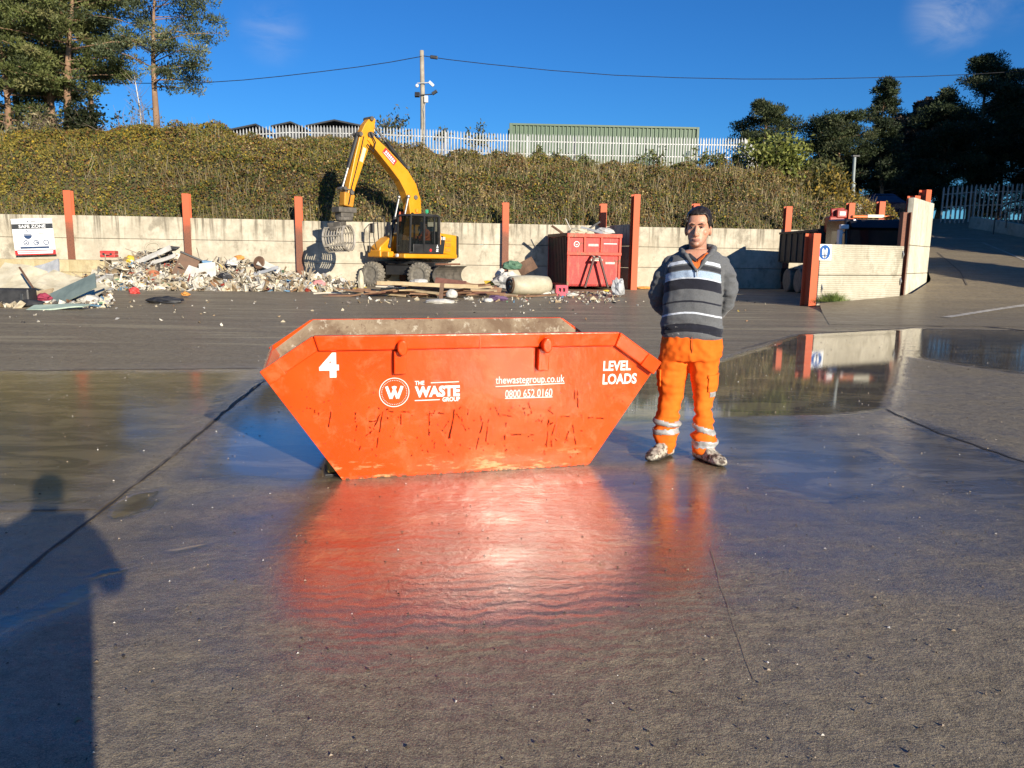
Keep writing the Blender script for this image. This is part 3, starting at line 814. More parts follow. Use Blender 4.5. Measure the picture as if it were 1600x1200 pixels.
# ================================================================ FENCES, POLE, CABLES, SHEDS
def palisade(root, pts, zt, hgt, pitch, mat, pw=.085, rails=(.45, .80)):
    """pts: plan points; zt: level of the pale tips at each point"""
    pl = MB(); rl_ = MB(); k = 0
    for (a, za), (b, zb) in zip(zip(pts[:-1], zt[:-1]), zip(pts[1:], zt[1:])):
        a, b = Vector((*a, 0)), Vector((*b, 0)); L = (b - a).length; d = (b - a) / L; n = Vector((d.y, -d.x, 0)); m = max(1, int(L / pitch))
        for i in range(m):
            p = a + d * (i * L / m); z = za + (zb - za) * i / m + rr.uniform(-.012, .012); ln = rr.uniform(-.008, .008)
            x = pw / 2
            prof = [(-x, .0), (-x * .4, -.022), (x * .4, -.022), (x, .0)]
            vs = []
            for zz, s in ((z - hgt, 1), (z - .10, 1), (z, .25)):
                for u, v in prof: vs.append(p + d * (u * s + ln * (zz - z)) + n * (-v) + Vector((0, 0, zz)))
            pl.add(vs, [(q, q + 1, q + 5, q + 4) for q in (0, 1, 2, 4, 5, 6)])
        for f in rails:
            q = Vector((0, 0, -hgt + hgt * f)); rl_.beam(a + n * -.04 + q + Vector((0, 0, za)), b + n * -.04 + q + Vector((0, 0, zb)), .045, .05)
        for i in range(int(L / 2.75) + 1):
            p = a + d * min(L, i * 2.75); z = za + (zb - za) * min(1, i * 2.75 / L)
            mb = MB(); ibeam(mb, (p.x - n.x * .11, p.y - n.y * .11), z - .12, .06, .10, math.atan2(d.y, d.x), .01, z - hgt - .3); mb.build('post', mat, root, world=True)
    pl.build('pales', mat, root, world=True); rl_.build('rails', mat, root, world=True)
mat_galv = M('galvanised pale', (.34, .345, .345), (.48, .485, .48), rough=.5, scale=2, metal=.15)
mat_galv_dk = M('weathered green grey steel', (.24, .28, .285), (.34, .385, .385), rough=.5, scale=2, metal=.3)
def fpt(px, py, add=9.3):
    Y = 44.0
    for _ in range(12): x = AT(px, py, Y).x; Y = wall_y(x) + add
    p = AT(px, py, Y); return (p.x, p.y), p.z
fp, fz = zip(*[fpt(*q) for q in ((345, 207), (400, 198), (452, 195), (560, 197), (620, 199.5), (700, 203), (750, 207.5), (900, 211), (1030, 214), (1164, 216))])
fence = thing('palisade_fence', 'pale galvanised palisade fence running along the top of the bank', 'fence', (fp[5][0], fp[5][1], hill_z(*fp[5])))
fp = list(fp) + [(fp[-1][0] + 4.2, fp[-1][1] + 9.0)]; fz = list(fz) + [fz[-1]]
palisade(fence, fp, fz, 2.0, .165, mat_galv, .074)

def fence_r(px, py): return on_ramp(px, py)
fr_a, fr_m, fr_b = [Vector((AT(px, 345, y).x, y, ramp_z(y))) for px, y in ((1470, 51), (1520, 50.5), (1720, 49.5))]
fence2 = thing('palisade_fence', 'dark grey palisade fence in the shade beside the top of the ramp', 'fence', fr_a)
zt2 = [AT(1470, 292, fr_a.y).z, AT(1520, 288, fr_m.y).z, AT(1700, 284, fr_b.y).z]
palisade(fence2, [(fr_a.x, fr_a.y), (fr_m.x, fr_m.y), (fr_b.x, fr_b.y)], zt2, 2.35, .26, mat_galv_dk, .11)

# low kerb wall and handrail at the right edge of the ramp
lw = thing('low_wall', 'low shaded concrete wall below the dark palisade fence', 'wall', on_ramp(1516, 357))
a = on_ramp(1516, 356); b = on_ramp(1575, 366); c = on_ramp(1700, 392)

for p, q in ((a, b), (b, c)):
    d = q - p; mb = MB(); mb.T = Matrix.Translation(p) @ Matrix.Rotation(math.atan2(d.y, d.x), 4, 'Z'); mb.T = mb.T @ Matrix.Rotation(-math.atan2(d.z, d.to_2d().length), 4, 'Y'); mb.box((d.length / 2, 0, .0), (d.length, .25, 1.35)); mb.build('panel', mat_wall, lw, world=True, bevel=.02)
hr = thing('handrail', 'black tubular handrail on the ramp edge at the right of the photo', 'railing', on_ramp(1560, 368))
q_ = [on_ramp(1556, 366), on_ramp(1576, 371), on_ramp(1604, 377), on_ramp(1690, 396)]
mb = MB(); p = [AT(1556, 331, q_[0].y), AT(1576, 318, q_[1].y), AT(1604, 311, q_[2].y), AT(1690, 300, q_[3].y)]
mb.tube(p, .035, 8); mb.build('top_rail', mat_sign_black, hr, world=True)
mb = MB(); mb.tube([v + Vector((0, 0, -.45)) for v in p], .03, 8); mb.build('mid_rail', mat_sign_black, hr, world=True)
for v in p[:3]:
    mb = MB(); mb.tube([v, v + Vector((0, 0, -1.3))], .035, 8); mb.build('post', mat_sign_black, hr, world=True)

# green corrugated container behind the fence
gc0, gc1 = AT(795, 193.5, 52), AT(1090, 199, 52.6)
mat_green = M('faded green steel', (.085, .135, .085), (.12, .175, .11), rough=.55, scale=1.4, bump=.1)
gct = thing('shipping_container', 'long faded green corrugated container behind the palisade fence', 'container', ((gc0.x + gc1.x) / 2, 53.3, gc0.z - 2.6), math.atan2(.6, gc1.x - gc0.x))
L = gc1.x - gc0.x; H = 2.62
mb = MB(); pts = []; n = 44
for i in range(n):
    x = -L / 2 + .12 + (L - .24) * i / n; w = (L - .24) / n
    pts += [(x, -1.18), (x + w * .3, -1.18), (x + w * .5, -1.105), (x + w * .8, -1.105)]
pts.append((L / 2 - .12, -1.18)); pts += [(L / 2 - .12, 1.18), (-L / 2 + .12, 1.18)]
mb.prism(pts, .16, H - .12); mb.build('corrugated_body', mat_green, gct)
mb = MB()
for x in (-L / 2 + .06, L / 2 - .06):
    for y in (-1.16, 1.16): mb.box((x, y, H / 2), (.16, .16, H))
for z in (.08, H - .06):
    for y in (-1.18, 1.18): mb.box((0, y, z), (L - .28, .09, .12))
mb.build('frame', mat_green, gct, bevel=.01)
mb = MB(); mb.box((0, 0, H - .03), (L - .3, 2.24, .05)); mb.build('roof', mat_green, gct)

mat_shed = M('dark shed sheet', (.035, .038, .042), (.06, .063, .068), rough=.6, scale=1)
mat_shed_roof = M('dark roof sheet', (.028, .030, .033), (.05, .052, .055), rough=.5, scale=1)
for (x0, x1, xp, yp, ye, D, lab) in ((352, 412, 402, 194, 205, 50, 'leftmost dark shed roof showing over the palisade fence'), (428, 470, 456, 190.5, 197, 50.5, 'small dark shed between two others behind the fence'), (482, 572, 524, 187.5, 196.5, 51, 'widest dark shed with low gable behind the fence')):
    a, b, pk = AT(x0, ye, D), AT(x1, ye, D), AT(xp, yp, D)
    s = thing('shed', lab, 'shed', ((a.x + b.x) / 2, D + 1.5, 7.3)); cx = (a.x + b.x) / 2
    ze, zp = a.z - 7.3, pk.z - 7.3
    mb = MB(); mb.box((0, 0, (ze - .12) / 2), (b.x - a.x - .3, 3.2, ze - .12)); mb.build('wall', mat_shed, s)
    mb = MB(); xa, xb, xm = a.x - cx - .1, b.x - cx + .1, pk.x - cx
    mb.prism([(xa, ze - .10), (xm, zp - .10), (xb, ze - .10), (xb, ze), (xm, zp), (xa, ze)], -1.8, 1.8, (Vector((1, 0, 0)), Vector((0, 0, 1)), Vector((0, -1, 0)))); mb.build('roof', mat_shed_roof, s)

# utility pole with cameras and floodlights
D = 45.5; pb = AT(661, 225, D); px_ = 1 / FPX * D
pole = thing('utility_pole', 'weathered wooden utility pole with cameras and floodlights behind the fence', 'pole', (pb.x, D, hill_z(pb.x, D) - .2))
P = lambda x, y, dy=0: AT(x, y, D + dy)
mb = MB(); mb.tube([Vector((pb.x, D, hill_z(pb.x, D) - .3)), P(660.5, 160), P(659, 79)], [.15, .135, .115], 12)
mb.build('shaft', M('weathered pole wood', (.28, .24, .18), (.42, .37, .29), rough=.9, scale=3, bump=.3), pole, world=True, smooth=True)
mat_black = M('black plastic', (.015, .015, .016), (.03, .03, .032), rough=.45, bump=.05)
mat_white_p = M('white plastic', (.72, .73, .74), (.8, .81, .82), rough=.4, bump=.02)
mb = MB(); mb.beam(P(652, 130, -.2), P(673, 129, -.2), .05, .05); mb.build('camera_arm', mat_galv, pole, world=True)
mb = MB(); mb.box(P(674, 131, -.3), (.34, .16, .15), (0, R(42), 0)); mb.build('camera', mat_white_p, pole, world=True, bevel=.02)
mb = MB(); mb.ball(P(651.5, 134, -.25), .10, 10, 6); mb.build('dome_camera', mat_white_p, pole, world=True)
mb = MB(); mb.beam(P(650, 149, -.2), P(678, 147, -.2), .05, .05); mb.build('lamp_arm', mat_black, pole, world=True)
mb = MB(); mb.box(P(652, 148, -.35), (.28, .16, .26), (R(-20), 0, 0)); mb.build('floodlight', mat_black, pole, world=True, bevel=.015)
mb = MB(); mb.box(P(679, 144.5, -.3), (.32, .16, .16), (0, R(-32), 0)); mb.build('floodlight', mat_black, pole, world=True, bevel=.015)
mb = MB(); mb.box(P(666, 155, -.2), (.20, .14, .36)); mb.build('junction_box', mat_white_p, pole, world=True, bevel=.015)
mb = MB(); mb.tube([P(664.5, 160, -.15), P(662, 172, -.2), P(663.5, 185, -.17), P(662.5, 205, -.17)], .03, 6); mb.build('conduit', mat_galv, pole, world=True)
def cable(pts, name, label, Ds, r=.022):
    mb = MB(); n = len(pts); mb.tube([AT(x, y, Ds[0] + (Ds[1] - Ds[0]) * i / (n - 1)) for i, (x, y) in enumerate(pts)], r, 5)
    return single(mb, name, mat_black, label, 'cable', AT(*pts[0], Ds[0]))
cable([(659, 88), (610, 97), (560, 104.5), (500, 112), (440, 119), (380, 125), (320, 129), (280, 130), (200, 130), (60, 128)], 'overhead_cable', 'thin black overhead cable running left from the utility pole', (45.4, 48))
cb = cable([(659, 87), (700, 93), (760, 100), (860, 110), (960, 117.5), (1060, 121.5), (1160, 123.5), (1260, 123.5), (1360, 121.5), (1440, 119.5), (1510, 116.5), (1650, 108)], 'overhead_cable', 'thin black overhead cable running right from the pole to the trees', (45.4, 56))
mb = MB(); mb.box(AT(678, 89.5, 45.4), (.42, .14, .18), (0, R(6), 0)); mb.build('splice_box', mat_black, cb, world=True, bevel=.03)
# the lamp column and road sign by the trees
lc = thing('lamp_column', 'dark green lamp column standing among the dark trees', 'lamp column', (AT(1333, 330, 46).x, 46, 4.0))
mb = MB(); mb.tube([AT(1332, 345, 46), AT(1333, 285, 46)], .12, 10); mb.build('base', mat_galv_dk, lc, world=True)
mb = MB(); mb.tube([AT(1333, 285, 46), AT(1335.5, 245, 46)], .085, 10); mb.build('column', mat_galv_dk, lc, world=True)
mb = MB(); mb.box(AT(1337, 244, 46), (.45, .22, .12)); mb.build('lantern', mat_black, lc, world=True, bevel=.04)
rs = thing('road_sign', 'round road sign seen from its grey back above the black lorry', 'sign', (AT(1338, 345, 42).x, 42, 3.5))
mb = MB(); mb.tube([AT(1338, 352, 42), AT(1338.5, 319, 42)], .045, 8); mb.build('pole', mat_galv, rs, world=True)
c = AT(1339.5, 325.5, 42); mb = MB(); mb.lathe([(.0, -.01), (.23, -.01), (.23, .01), (0, .01)], 24, 'Y', c + Vector((0, -.07, 0)), cap=False); mb.build('disc', M('sign back grey', (.34, .35, .34), (.42, .43, .42), rough=.5), rs, world=True)
# ================================================================ TREES AND SHRUBS
mat_bark = M('pine bark', (.20, .115, .065), (.34, .215, .135), rough=.95, scale=2.5, bump=.6, dist=.04)
mat_bark_dk = M('dark bark', (.06, .045, .032), (.11, .085, .06), rough=.95, scale=2.5, bump=.6, dist=.04)
mat_needle = mat_tint('pine needles', .6, .18)
def sprays(r, C, rad, n, L, Wd, up=.35):
    """n needle sprays round each clump centre C (k,3) with radii rad (k,3)"""
    k = len(C); N = k * n
    u = r.normal(size=(N, 3)); u /= np.linalg.norm(u, axis=1)[:, None]
    q = (r.random(N) ** .45)[:, None]
    c = np.repeat(C, n, 0) + u * q * np.repeat(rad, n, 0)
    d = u * .8 + r.normal(size=(N, 3)) * .55; d[:, 2] += up; d /= np.linalg.norm(d, axis=1)[:, None]
    s = np.cross(d, r.normal(size=(N, 3))); s /= np.linalg.norm(s, axis=1)[:, None]
    l = (L * (.6 + .8 * r.random(N)))[:, None]; w = (Wd * (.6 + .8 * r.random(N)))[:, None]
    return np.stack([c - s * w * .5, c + d * l * .45 - s * w, c + d * l, c + d * l * .45 + s * w], 1)
def pine(name, label, base, top, seed, spread, start=.35, trunk=.22, nb=46, clumps=4, per=70, tone='green', lean=(0, 0), group=None, cat='tree', az=None, bark=None, L=.20, Wd=.030, flat=.46, shape='cone', csize=1.0):
    r = np.random.default_rng(seed); base = Vector(base); H = top - base.z
    root = thing(name, label, cat, base, 0, group)
    sp = lambda t: Vector((lean[0] * t + .18 * math.sin(t * 5 + seed), lean[1] * t + .15 * math.cos(t * 4 + seed * 2), H * t))
    mb = MB(); ts = np.linspace(0, 1, 12)
    mb.tube([sp(t) for t in ts], [trunk * (1 - .86 * t) + (.10 * trunk if t == 0 else 0) for t in ts], 9)
    C = []; RD = []
    for i in range(nb):
        f = (i + r.random()) / nb; t = start + (1 - start) * f
        if shape == 'cone': l = spread * (1.12 - f) ** .75 * (.55 + .55 * r.random())
        elif shape == 'umbrella': l = spread * math.sqrt(max(.06, 1 - (f - .35) ** 2 / .45)) * (.55 + .5 * r.random())
        else: l = spread * math.sqrt(max(.05, 1 - (2 * f - .85) ** 2)) * (.6 + .5 * r.random())
        a = r.random() * 6.283 if az is None else az(r, f)
        d = Vector((math.cos(a), math.sin(a), 0)); p0 = sp(t); rise = .18 + .25 * f - .15 * r.random()
        p1 = p0 + d * (l * .5) + Vector((0, 0, l * rise * .6)); p2 = p0 + d * l + Vector((0, 0, l * rise * .75))
        rb_ = max(.018, trunk * .30 * (1 - t * .7)); mb.tube([p0, p1, p2], [rb_, rb_ * .6, rb_ * .25], 5)
        for k in range(clumps):
            g = .38 + .62 * (k + r.random()) / clumps
            c = p0.lerp(p1, g * 2) if g < .5 else p1.lerp(p2, g * 2 - 1)
            o = Vector(r.normal(size=3)) * (.20 * l * (1.1 - g) + .12); o.z *= .45
            C.append(c + o); s = (.34 + .30 * r.random()) * (.75 + .5 * l / spread) * csize
            RD.append((s, s, s * flat))
    C = np.array([tuple(c) for c in C]); RD = np.array(RD)
    per = int(per * 2.0); V = sprays(r, C, RD, per, L, Wd)
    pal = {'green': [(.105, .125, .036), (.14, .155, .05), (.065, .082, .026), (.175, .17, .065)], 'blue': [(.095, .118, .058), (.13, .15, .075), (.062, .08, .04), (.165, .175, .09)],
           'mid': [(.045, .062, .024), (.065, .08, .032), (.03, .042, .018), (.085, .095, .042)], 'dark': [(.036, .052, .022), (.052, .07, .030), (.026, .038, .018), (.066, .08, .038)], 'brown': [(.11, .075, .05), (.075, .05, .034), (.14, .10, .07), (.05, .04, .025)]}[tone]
    cc = np.repeat(np.array(pal)[r.choice(4, len(C), p=[.35, .25, .28, .12])] * (.8 + .4 * r.random((len(C), 1))), per, 0) * (.75 + .5 * r.random((len(V), 1)))
    mb.build('trunk', bark or mat_bark, root, smooth=True)
    quads_object('crown', V, mat_needle, cc, root)
    return root
def hz(x, y): return hill_z(x, y)
def up_to(px, py, D): return AT(px, py, D).z
def spot(px, D, z=None):
    x = AT(px, 300, D).x; return (x, D, hz(x, D) - .1 if z is None else z)
rightward = lambda r, f: r.normal() * 1.0 if r.random() < .62 else r.random() * 6.283
G_L = 'tall pines on the left end of the bank'
pine('pine_tree', 'slender lone pine with a bare lower trunk, rightmost of the left group', spot(248, 46), up_to(255, -60, 46), 21, 3.9, .34, .21, 34, 4, 60, 'blue', (.5, 0), G_L, az=rightward, shape='col')
pine('pine_tree', 'full green pine with orange trunk and drooping boughs left of the lone pine', spot(112, 45.2), up_to(165, -90, 45.2), 22, 4.4, .30, .24, 50, 4, 75, 'green', (1.2, 0), G_L, shape='col')
pine('pine_tree', 'orange trunked pine in the middle of the left group', spot(98, 46.4), up_to(92, -120, 46.4), 23, 4.0, .26, .24, 56, 4, 80, 'green', (-.2, 0), G_L, shape='col')
pine('pine_tree', 'twin pine leaning left with orange bark, behind the reeds', spot(88, 47.5), up_to(60, -100, 47.5), 24, 4.0, .32, .2, 48, 4, 80, 'green', (-.8, 0), G_L, shape='col')
pine('pine_tree', 'ivy wrapped pine close to the left edge of the photo', spot(18, 45.4), up_to(14, -120, 45.4), 25, 4.2, .14, .2, 60, 4, 80, 'green', (0, 0), G_L, shape='col')
pine('pine_tree', 'pine cut by the left edge of the photo', spot(-55, 46.5), up_to(-50, -100, 46.5), 26, 4.6, .12, .24, 60, 4, 80, 'green', (0, 0), G_L, shape='col')
pine('pine_tree', 'bluish pine behind, showing its crown at the top left', spot(150, 51), up_to(150, -70, 51), 27, 3.6, .42, .22, 44, 4, 80, 'blue', (.4, 0), G_L, shape='col')
pine('pine_tree', 'dark pine filling the gap behind the left group', spot(40, 52), up_to(40, -60, 52), 28, 4.6, .1, .24, 60, 4, 80, 'dark', (0, 0), G_L, shape='col')
# far right wood
G_R = 'dark trees beyond the top of the ramp'
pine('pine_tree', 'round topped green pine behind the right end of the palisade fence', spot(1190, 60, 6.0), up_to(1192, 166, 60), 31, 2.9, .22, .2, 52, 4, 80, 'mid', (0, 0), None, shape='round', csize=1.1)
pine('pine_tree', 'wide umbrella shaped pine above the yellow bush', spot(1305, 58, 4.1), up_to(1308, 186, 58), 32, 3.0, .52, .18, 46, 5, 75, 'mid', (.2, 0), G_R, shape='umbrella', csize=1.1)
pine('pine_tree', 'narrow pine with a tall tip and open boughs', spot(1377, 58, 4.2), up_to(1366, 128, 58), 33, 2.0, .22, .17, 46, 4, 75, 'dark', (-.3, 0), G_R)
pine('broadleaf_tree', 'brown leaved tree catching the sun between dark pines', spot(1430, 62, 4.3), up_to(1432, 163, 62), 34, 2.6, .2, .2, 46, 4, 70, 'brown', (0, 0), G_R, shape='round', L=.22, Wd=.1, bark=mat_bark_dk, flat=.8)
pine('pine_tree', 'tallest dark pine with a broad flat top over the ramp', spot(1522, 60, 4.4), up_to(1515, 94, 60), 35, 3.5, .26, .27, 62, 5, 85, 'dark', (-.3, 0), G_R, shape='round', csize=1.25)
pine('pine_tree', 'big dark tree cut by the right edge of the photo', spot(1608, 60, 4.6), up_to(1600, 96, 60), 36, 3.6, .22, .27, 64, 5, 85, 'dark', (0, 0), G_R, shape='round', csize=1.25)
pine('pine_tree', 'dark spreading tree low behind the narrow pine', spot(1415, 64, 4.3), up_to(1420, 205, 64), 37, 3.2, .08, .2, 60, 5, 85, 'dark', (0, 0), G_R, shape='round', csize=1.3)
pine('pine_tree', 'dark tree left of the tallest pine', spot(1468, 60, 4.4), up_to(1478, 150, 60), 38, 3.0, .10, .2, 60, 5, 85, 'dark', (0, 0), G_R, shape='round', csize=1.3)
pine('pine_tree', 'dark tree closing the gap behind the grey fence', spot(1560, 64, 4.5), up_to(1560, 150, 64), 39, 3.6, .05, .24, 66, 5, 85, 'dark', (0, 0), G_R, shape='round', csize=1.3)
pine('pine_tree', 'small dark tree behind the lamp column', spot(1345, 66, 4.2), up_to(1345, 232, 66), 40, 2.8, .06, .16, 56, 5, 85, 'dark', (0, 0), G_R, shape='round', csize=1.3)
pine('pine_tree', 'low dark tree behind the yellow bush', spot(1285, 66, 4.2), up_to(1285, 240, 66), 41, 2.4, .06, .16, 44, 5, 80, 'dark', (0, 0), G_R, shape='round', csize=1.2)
# unseen pines added out of frame to throw shade on the ramp and car
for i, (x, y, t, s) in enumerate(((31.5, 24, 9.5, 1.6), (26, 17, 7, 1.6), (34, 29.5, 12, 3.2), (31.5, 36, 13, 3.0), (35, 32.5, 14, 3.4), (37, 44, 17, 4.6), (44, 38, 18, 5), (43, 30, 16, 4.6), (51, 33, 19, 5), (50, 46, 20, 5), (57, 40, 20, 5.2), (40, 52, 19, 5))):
    pine('pine_tree', 'dark unseen pines added at the right to shade the ramp', (x, y, 3.8), t, 60 + i, s, .06, .25, 50, 4, 55, 'dark', group='pines added out of view for their shade', shape='round', csize=1.7, L=.5, Wd=.12)

mat_leaf = mat_tint('shrub leaves', .6, .25)
mat_twig = M('twig', (.14, .105, .075), (.26, .20, .15), rough=.9, scale=5)
def shrub(name, label, base, w, h, seed, cols, n=1400, size=.10, twigs=14, group=None, cat='shrub', leafy=1.0, thin=.012):
    r = np.random.default_rng(seed); root = thing(name, label, cat, base, 0, group); mb = MB(); ends = []
    for i in range(twigs):
        a = r.random() * 6.283; s = r.random() ** .6 * w / 2
        p2 = Vector((math.cos(a) * s, math.sin(a) * s * .8, h * (.55 + .45 * r.random()) * (1 - .35 * (2 * s / w) ** 2)))
        p0 = Vector((math.cos(a) * s * .2, math.sin(a) * s * .2, -.2)); p1 = p0.lerp(p2, .55) + Vector(r.normal(size=3)) * .08 * h
        mb.tube([p0, p1, p2], [thin * 1.6, thin, thin * .4], 4); ends.append((p0, p1, p2))
        for k in range(3):
            g = .35 + .6 * r.random(); q = p1.lerp(p2, g); e = q + Vector(r.normal(size=3)) * .16 * w + Vector((0, 0, .08 * h)); mb.tube([q, e], [thin * .6, thin * .25], 3); ends.append((q, q.lerp(e, .5), e))
    mb.build('branches', mat_twig, root)
    if n:
        k = r.integers(0, len(ends), n); g = r.random(n)
        P = np.array([tuple(ends[i][1].lerp(ends[i][2], t)) for i, t in zip(k, g)]) + r.normal(size=(n, 3)) * (.07 * w)
        P[:, 2] = np.maximum(P[:, 2], 0)
        nr = r.normal(size=(n, 3)); a = np.cross(nr, r.normal(size=(n, 3))); a /= np.linalg.norm(a, axis=1)[:, None]; b = np.cross(nr, a); b /= np.linalg.norm(b, axis=1)[:, None]
        S = (size * (.6 + .8 * r.random(n)))[:, None]
        V = np.stack([P - a * S, P - b * S * .45, P + a * S, P + b * S * .45], 1)
        C = np.array(cols)[r.integers(0, len(cols), n)] * (.75 + .5 * r.random((n, 1)))
        quads_object('foliage', V, mat_leaf, C, root)
    return root
LIME = [(.20, .22, .045), (.15, .175, .035), (.26, .27, .075), (.10, .125, .03)]
GREY = [(.11, .125, .075), (.15, .16, .11), (.07, .085, .05)]
YEL = [(.22, .16, .03), (.15, .125, .03), (.30, .20, .03), (.10, .09, .03)]
OLV = [(.09, .10, .03), (.13, .13, .045), (.06, .07, .02)]
sz = lambda px, D, z=None: spot(px, D, z)
shrub('bush', 'pale lime green bush at the right end of the palisade fence', sz(1212, 45.5, 6.0), 3.6, 2.0, 71, LIME, 3200, .14, 34, cat='bush')
shrub('bush', 'yellow autumn bush at the right end of the bank', sz(1292, 43, 3.6), 3.0, 2.3, 72, YEL, 3200, .11, 36, cat='bush')
shrub('bush', 'olive scrubby bush behind the yellow autumn bush', sz(1272, 46, 4.6), 3.0, 2.6, 73, OLV, 2600, .11, 34, cat='bush')
shrub('shrub', 'grey green shrub showing over the fence left of the pole', sz(618, 47.5, 7.6), 1.9, 2.3, 74, GREY, 420, .12, 16)
shrub('shrub', 'small dark shrub behind the fence just right of the pole', sz(690, 48, 7.6), 1.0, 1.5, 75, GREY, 240, .10, 10)
shrub('shrub', 'low dark shrub behind the fence midway to the green container', sz(742, 48, 7.6), 1.8, 1.55, 76, OLV, 420, .10, 14)
for i, (px, w, h, lab) in enumerate(((840, .9, 1.3, 'leafy sapling before the fence under the left end of the green container'), (872, 1.1, 1.1, 'thin sapling before the fence near the green container left end'), (915, 1.2, 1.2, 'bushy sapling before the fence under the middle of the container'), (1018, 1.5, 1.7, 'largest leafy sapling against the fence, right of the container middle'), (1090, 1.2, 1.7, 'sapling against the fence at the right end of the container'), (1118, 1.0, 1.5, 'yellowish sapling against the fence near its right corner'), (1148, .8, 1.4, 'sapling against the last panel of the fence'), (716, .9, .9, 'low leafy sapling at the foot of the utility pole'), (772, .8, .8, 'tiny sapling before the fence right of the pole'))):
    shrub('sapling', lab, (spot(px, 44.6 + px * .0012)[0], 44.6 + px * .0012, spot(px, 44.8)[2] + .1), w, h, 80 + i, [(.13, .15, .04), (.18, .175, .055), (.08, .10, .03)], 300, .10, 10, 'saplings growing along the fence', 'sapling')
shrub('bush', 'dark ivy bush under the pines left of the bare shrubs', sz(140, 45.2), 2.6, 2.7, 95, [(.018, .026, .010), (.028, .036, .014)], 2600, .12, 26, cat='bush')
shrub('reeds', 'clump of tall straw coloured reeds below the orange trunks', sz(76, 44.3), 2.3, 2.2, 96, [(.20, .17, .08), (.13, .14, .05), (.26, .22, .12)], 900, .10, 90, cat='reeds', thin=.014)
shrub('bare_shrub', 'bare twiggy shrub between the pines and the lone pine', sz(188, 45), 3.0, 1.7, 97, GREY, 0, .1, 22, thin=.02)
shrub('bare_shrub', 'bare twiggy shrub just left of the lone pine trunk', sz(222, 45.5), 2.4, 2.8, 98, GREY, 120, .1, 22, thin=.018)
shrub('bare_shrub', 'bare twiggy shrub at the left edge under the pines', sz(10, 44.4), 3.0, 2.2, 99, OLV, 500, .1, 26, thin=.02)
bt = thing('birch_stem', 'thin white birch stem left of the lone pine', 'tree', spot(229, 45.6))
mb = MB(); mb.tube([(0, 0, 0), (-.05, 0, 1.2), (-.1, 0, 2.6), (-.28, 0, 4.2)], [.055, .045, .035, .015], 7); mb.build('trunk', M('birch bark', (.55, .54, .50), (.68, .67, .63), rough=.8), bt)
mb = MB(); r_ = random.Random(4)
for k in range(26):
    z = 1.8 + 2.2 * r_.random(); p = Vector((-.06 * z, 0, z)); a = r_.random() * 6.28; e = p + Vector((math.cos(a) * .8, math.sin(a) * .6, .5 + .5 * r_.random())); mb.tube([p, p.lerp(e, .5) + Vector((0, 0, -.05)), e], [.012, .009, .004], 3)
mb.build('twigs', mat_twig, bt)
# tuft of grass at the foot of the ramp wall
gb = on_panel(1300, 470, ra, n_, .30)
gv = []; r_ = np.random.default_rng(8)
for k in range(420):
    x = r_.normal() * .36; y = r_.normal() * .10; h = (.10 + .22 * r_.random()) * math.exp(-(x / .6) ** 2); l = r_.normal(size=2) * .12
    gv.append([(x - .008, y, 0), (x + .008, y, 0), (x + l[0] + .003, y + l[1], h), (x + l[0] - .003, y + l[1], h)])
gt = quads_object('grass_tuft', np.array(gv), mat_tint('grass', .7, .3), np.array([(.10, .16, .03), (.16, .20, .05), (.07, .11, .025)])[r_.integers(0, 3, 420)])
gt.location = (gb.x, gb.y, ramp_z(gb.y)); gt.rotation_euler = (0, 0, angR); tag(gt, 'tuft of green grass at the foot of the ramp wall', 'grass')
# ================================================================ WHEELED EXCAVATOR
mat_yel = M('machine yellow', (.66, .265, .008), (.74, .32, .014), rough=.38, scale=1.2, bump=.04)
mat_yel_dirty = M('muddy machine yellow', (.50, .20, .014), (.62, .27, .02), rough=.55, scale=2.5, bump=.1)
mat_mach = M('machine black', (.012, .012, .013), (.030, .029, .028), rough=.5, scale=2)
mat_steel_mud = M('muddy steel', (.075, .068, .058), (.17, .15, .125), rough=.65, scale=4, bump=.3, metal=.2)
mat_steel_lt = M('worn bare steel', (.30, .27, .22), (.45, .41, .35), rough=.5, scale=5, bump=.3, metal=.3)
mat_tyre = M('muddy tyre', (.14, .125, .10), (.26, .235, .19), rough=.9, scale=6, bump=.4)
mat_rim = M('dark rim', (.016, .015, .014), (.04, .037, .032), rough=.6, scale=6)
mat_chrome = M('ram chrome', (.30, .29, .27), (.42, .41, .39), rough=.38, metal=.8, bump=.02)
def glass_mat(name, tint=(.55, .62, .62), rough=.02, alpha=.55):
    t = NT(name); t.set(Base_Color=(.01, .012, .013), Roughness=rough)
    tr = t.node('BsdfTransparent', {'Color': tint}); mx = t.node('MixShader', {0: alpha})
    t.l.new(t.b.outputs[0], mx.inputs[1]); t.l.new(tr.outputs[0], mx.inputs[2]); t.l.new(mx.outputs[0], t.out.inputs[0])
    return t.m
mat_glass = glass_mat('cab glass', alpha=.45)
EX = Vector((-4.72, 34.85, 0)); UA = R(-25)                   # undercarriage heading
exc = thing('excavator', 'yellow wheeled excavator with raised boom and grapple standing beside the wood pile', 'excavator', EX)
Tu = Matrix.Rotation(UA, 4, 'Z')
def upart(): m = MB(); m.T = Tu.copy(); return m
m = upart(); m.box((0, 0, .86), (3.3, .95, .46)); m.box((0, 0, 1.06), (1.5, 1.5, .14)); m.box((1.5, 0, .72), (.5, 1.2, .4)); m.box((-1.5, 0, .72), (.5, 1.2, .4))
for s in (-1, 1): m.box((.0, s * .62, .72), (1.3, .45, .42)); m.box((0, s * .86, .98), (1.0, .1, .05))
m.build('chassis', mat_mach, exc, bevel=.03)
for x in (1.22, -1.22):
    m = upart(); m.beam((x, -1.0, .53), (x, 1.0, .53), .24, .24); m.ball((x, 0, .53), (.26, .3, .26), 10, 8); m.build('axle', mat_steel_mud, exc)
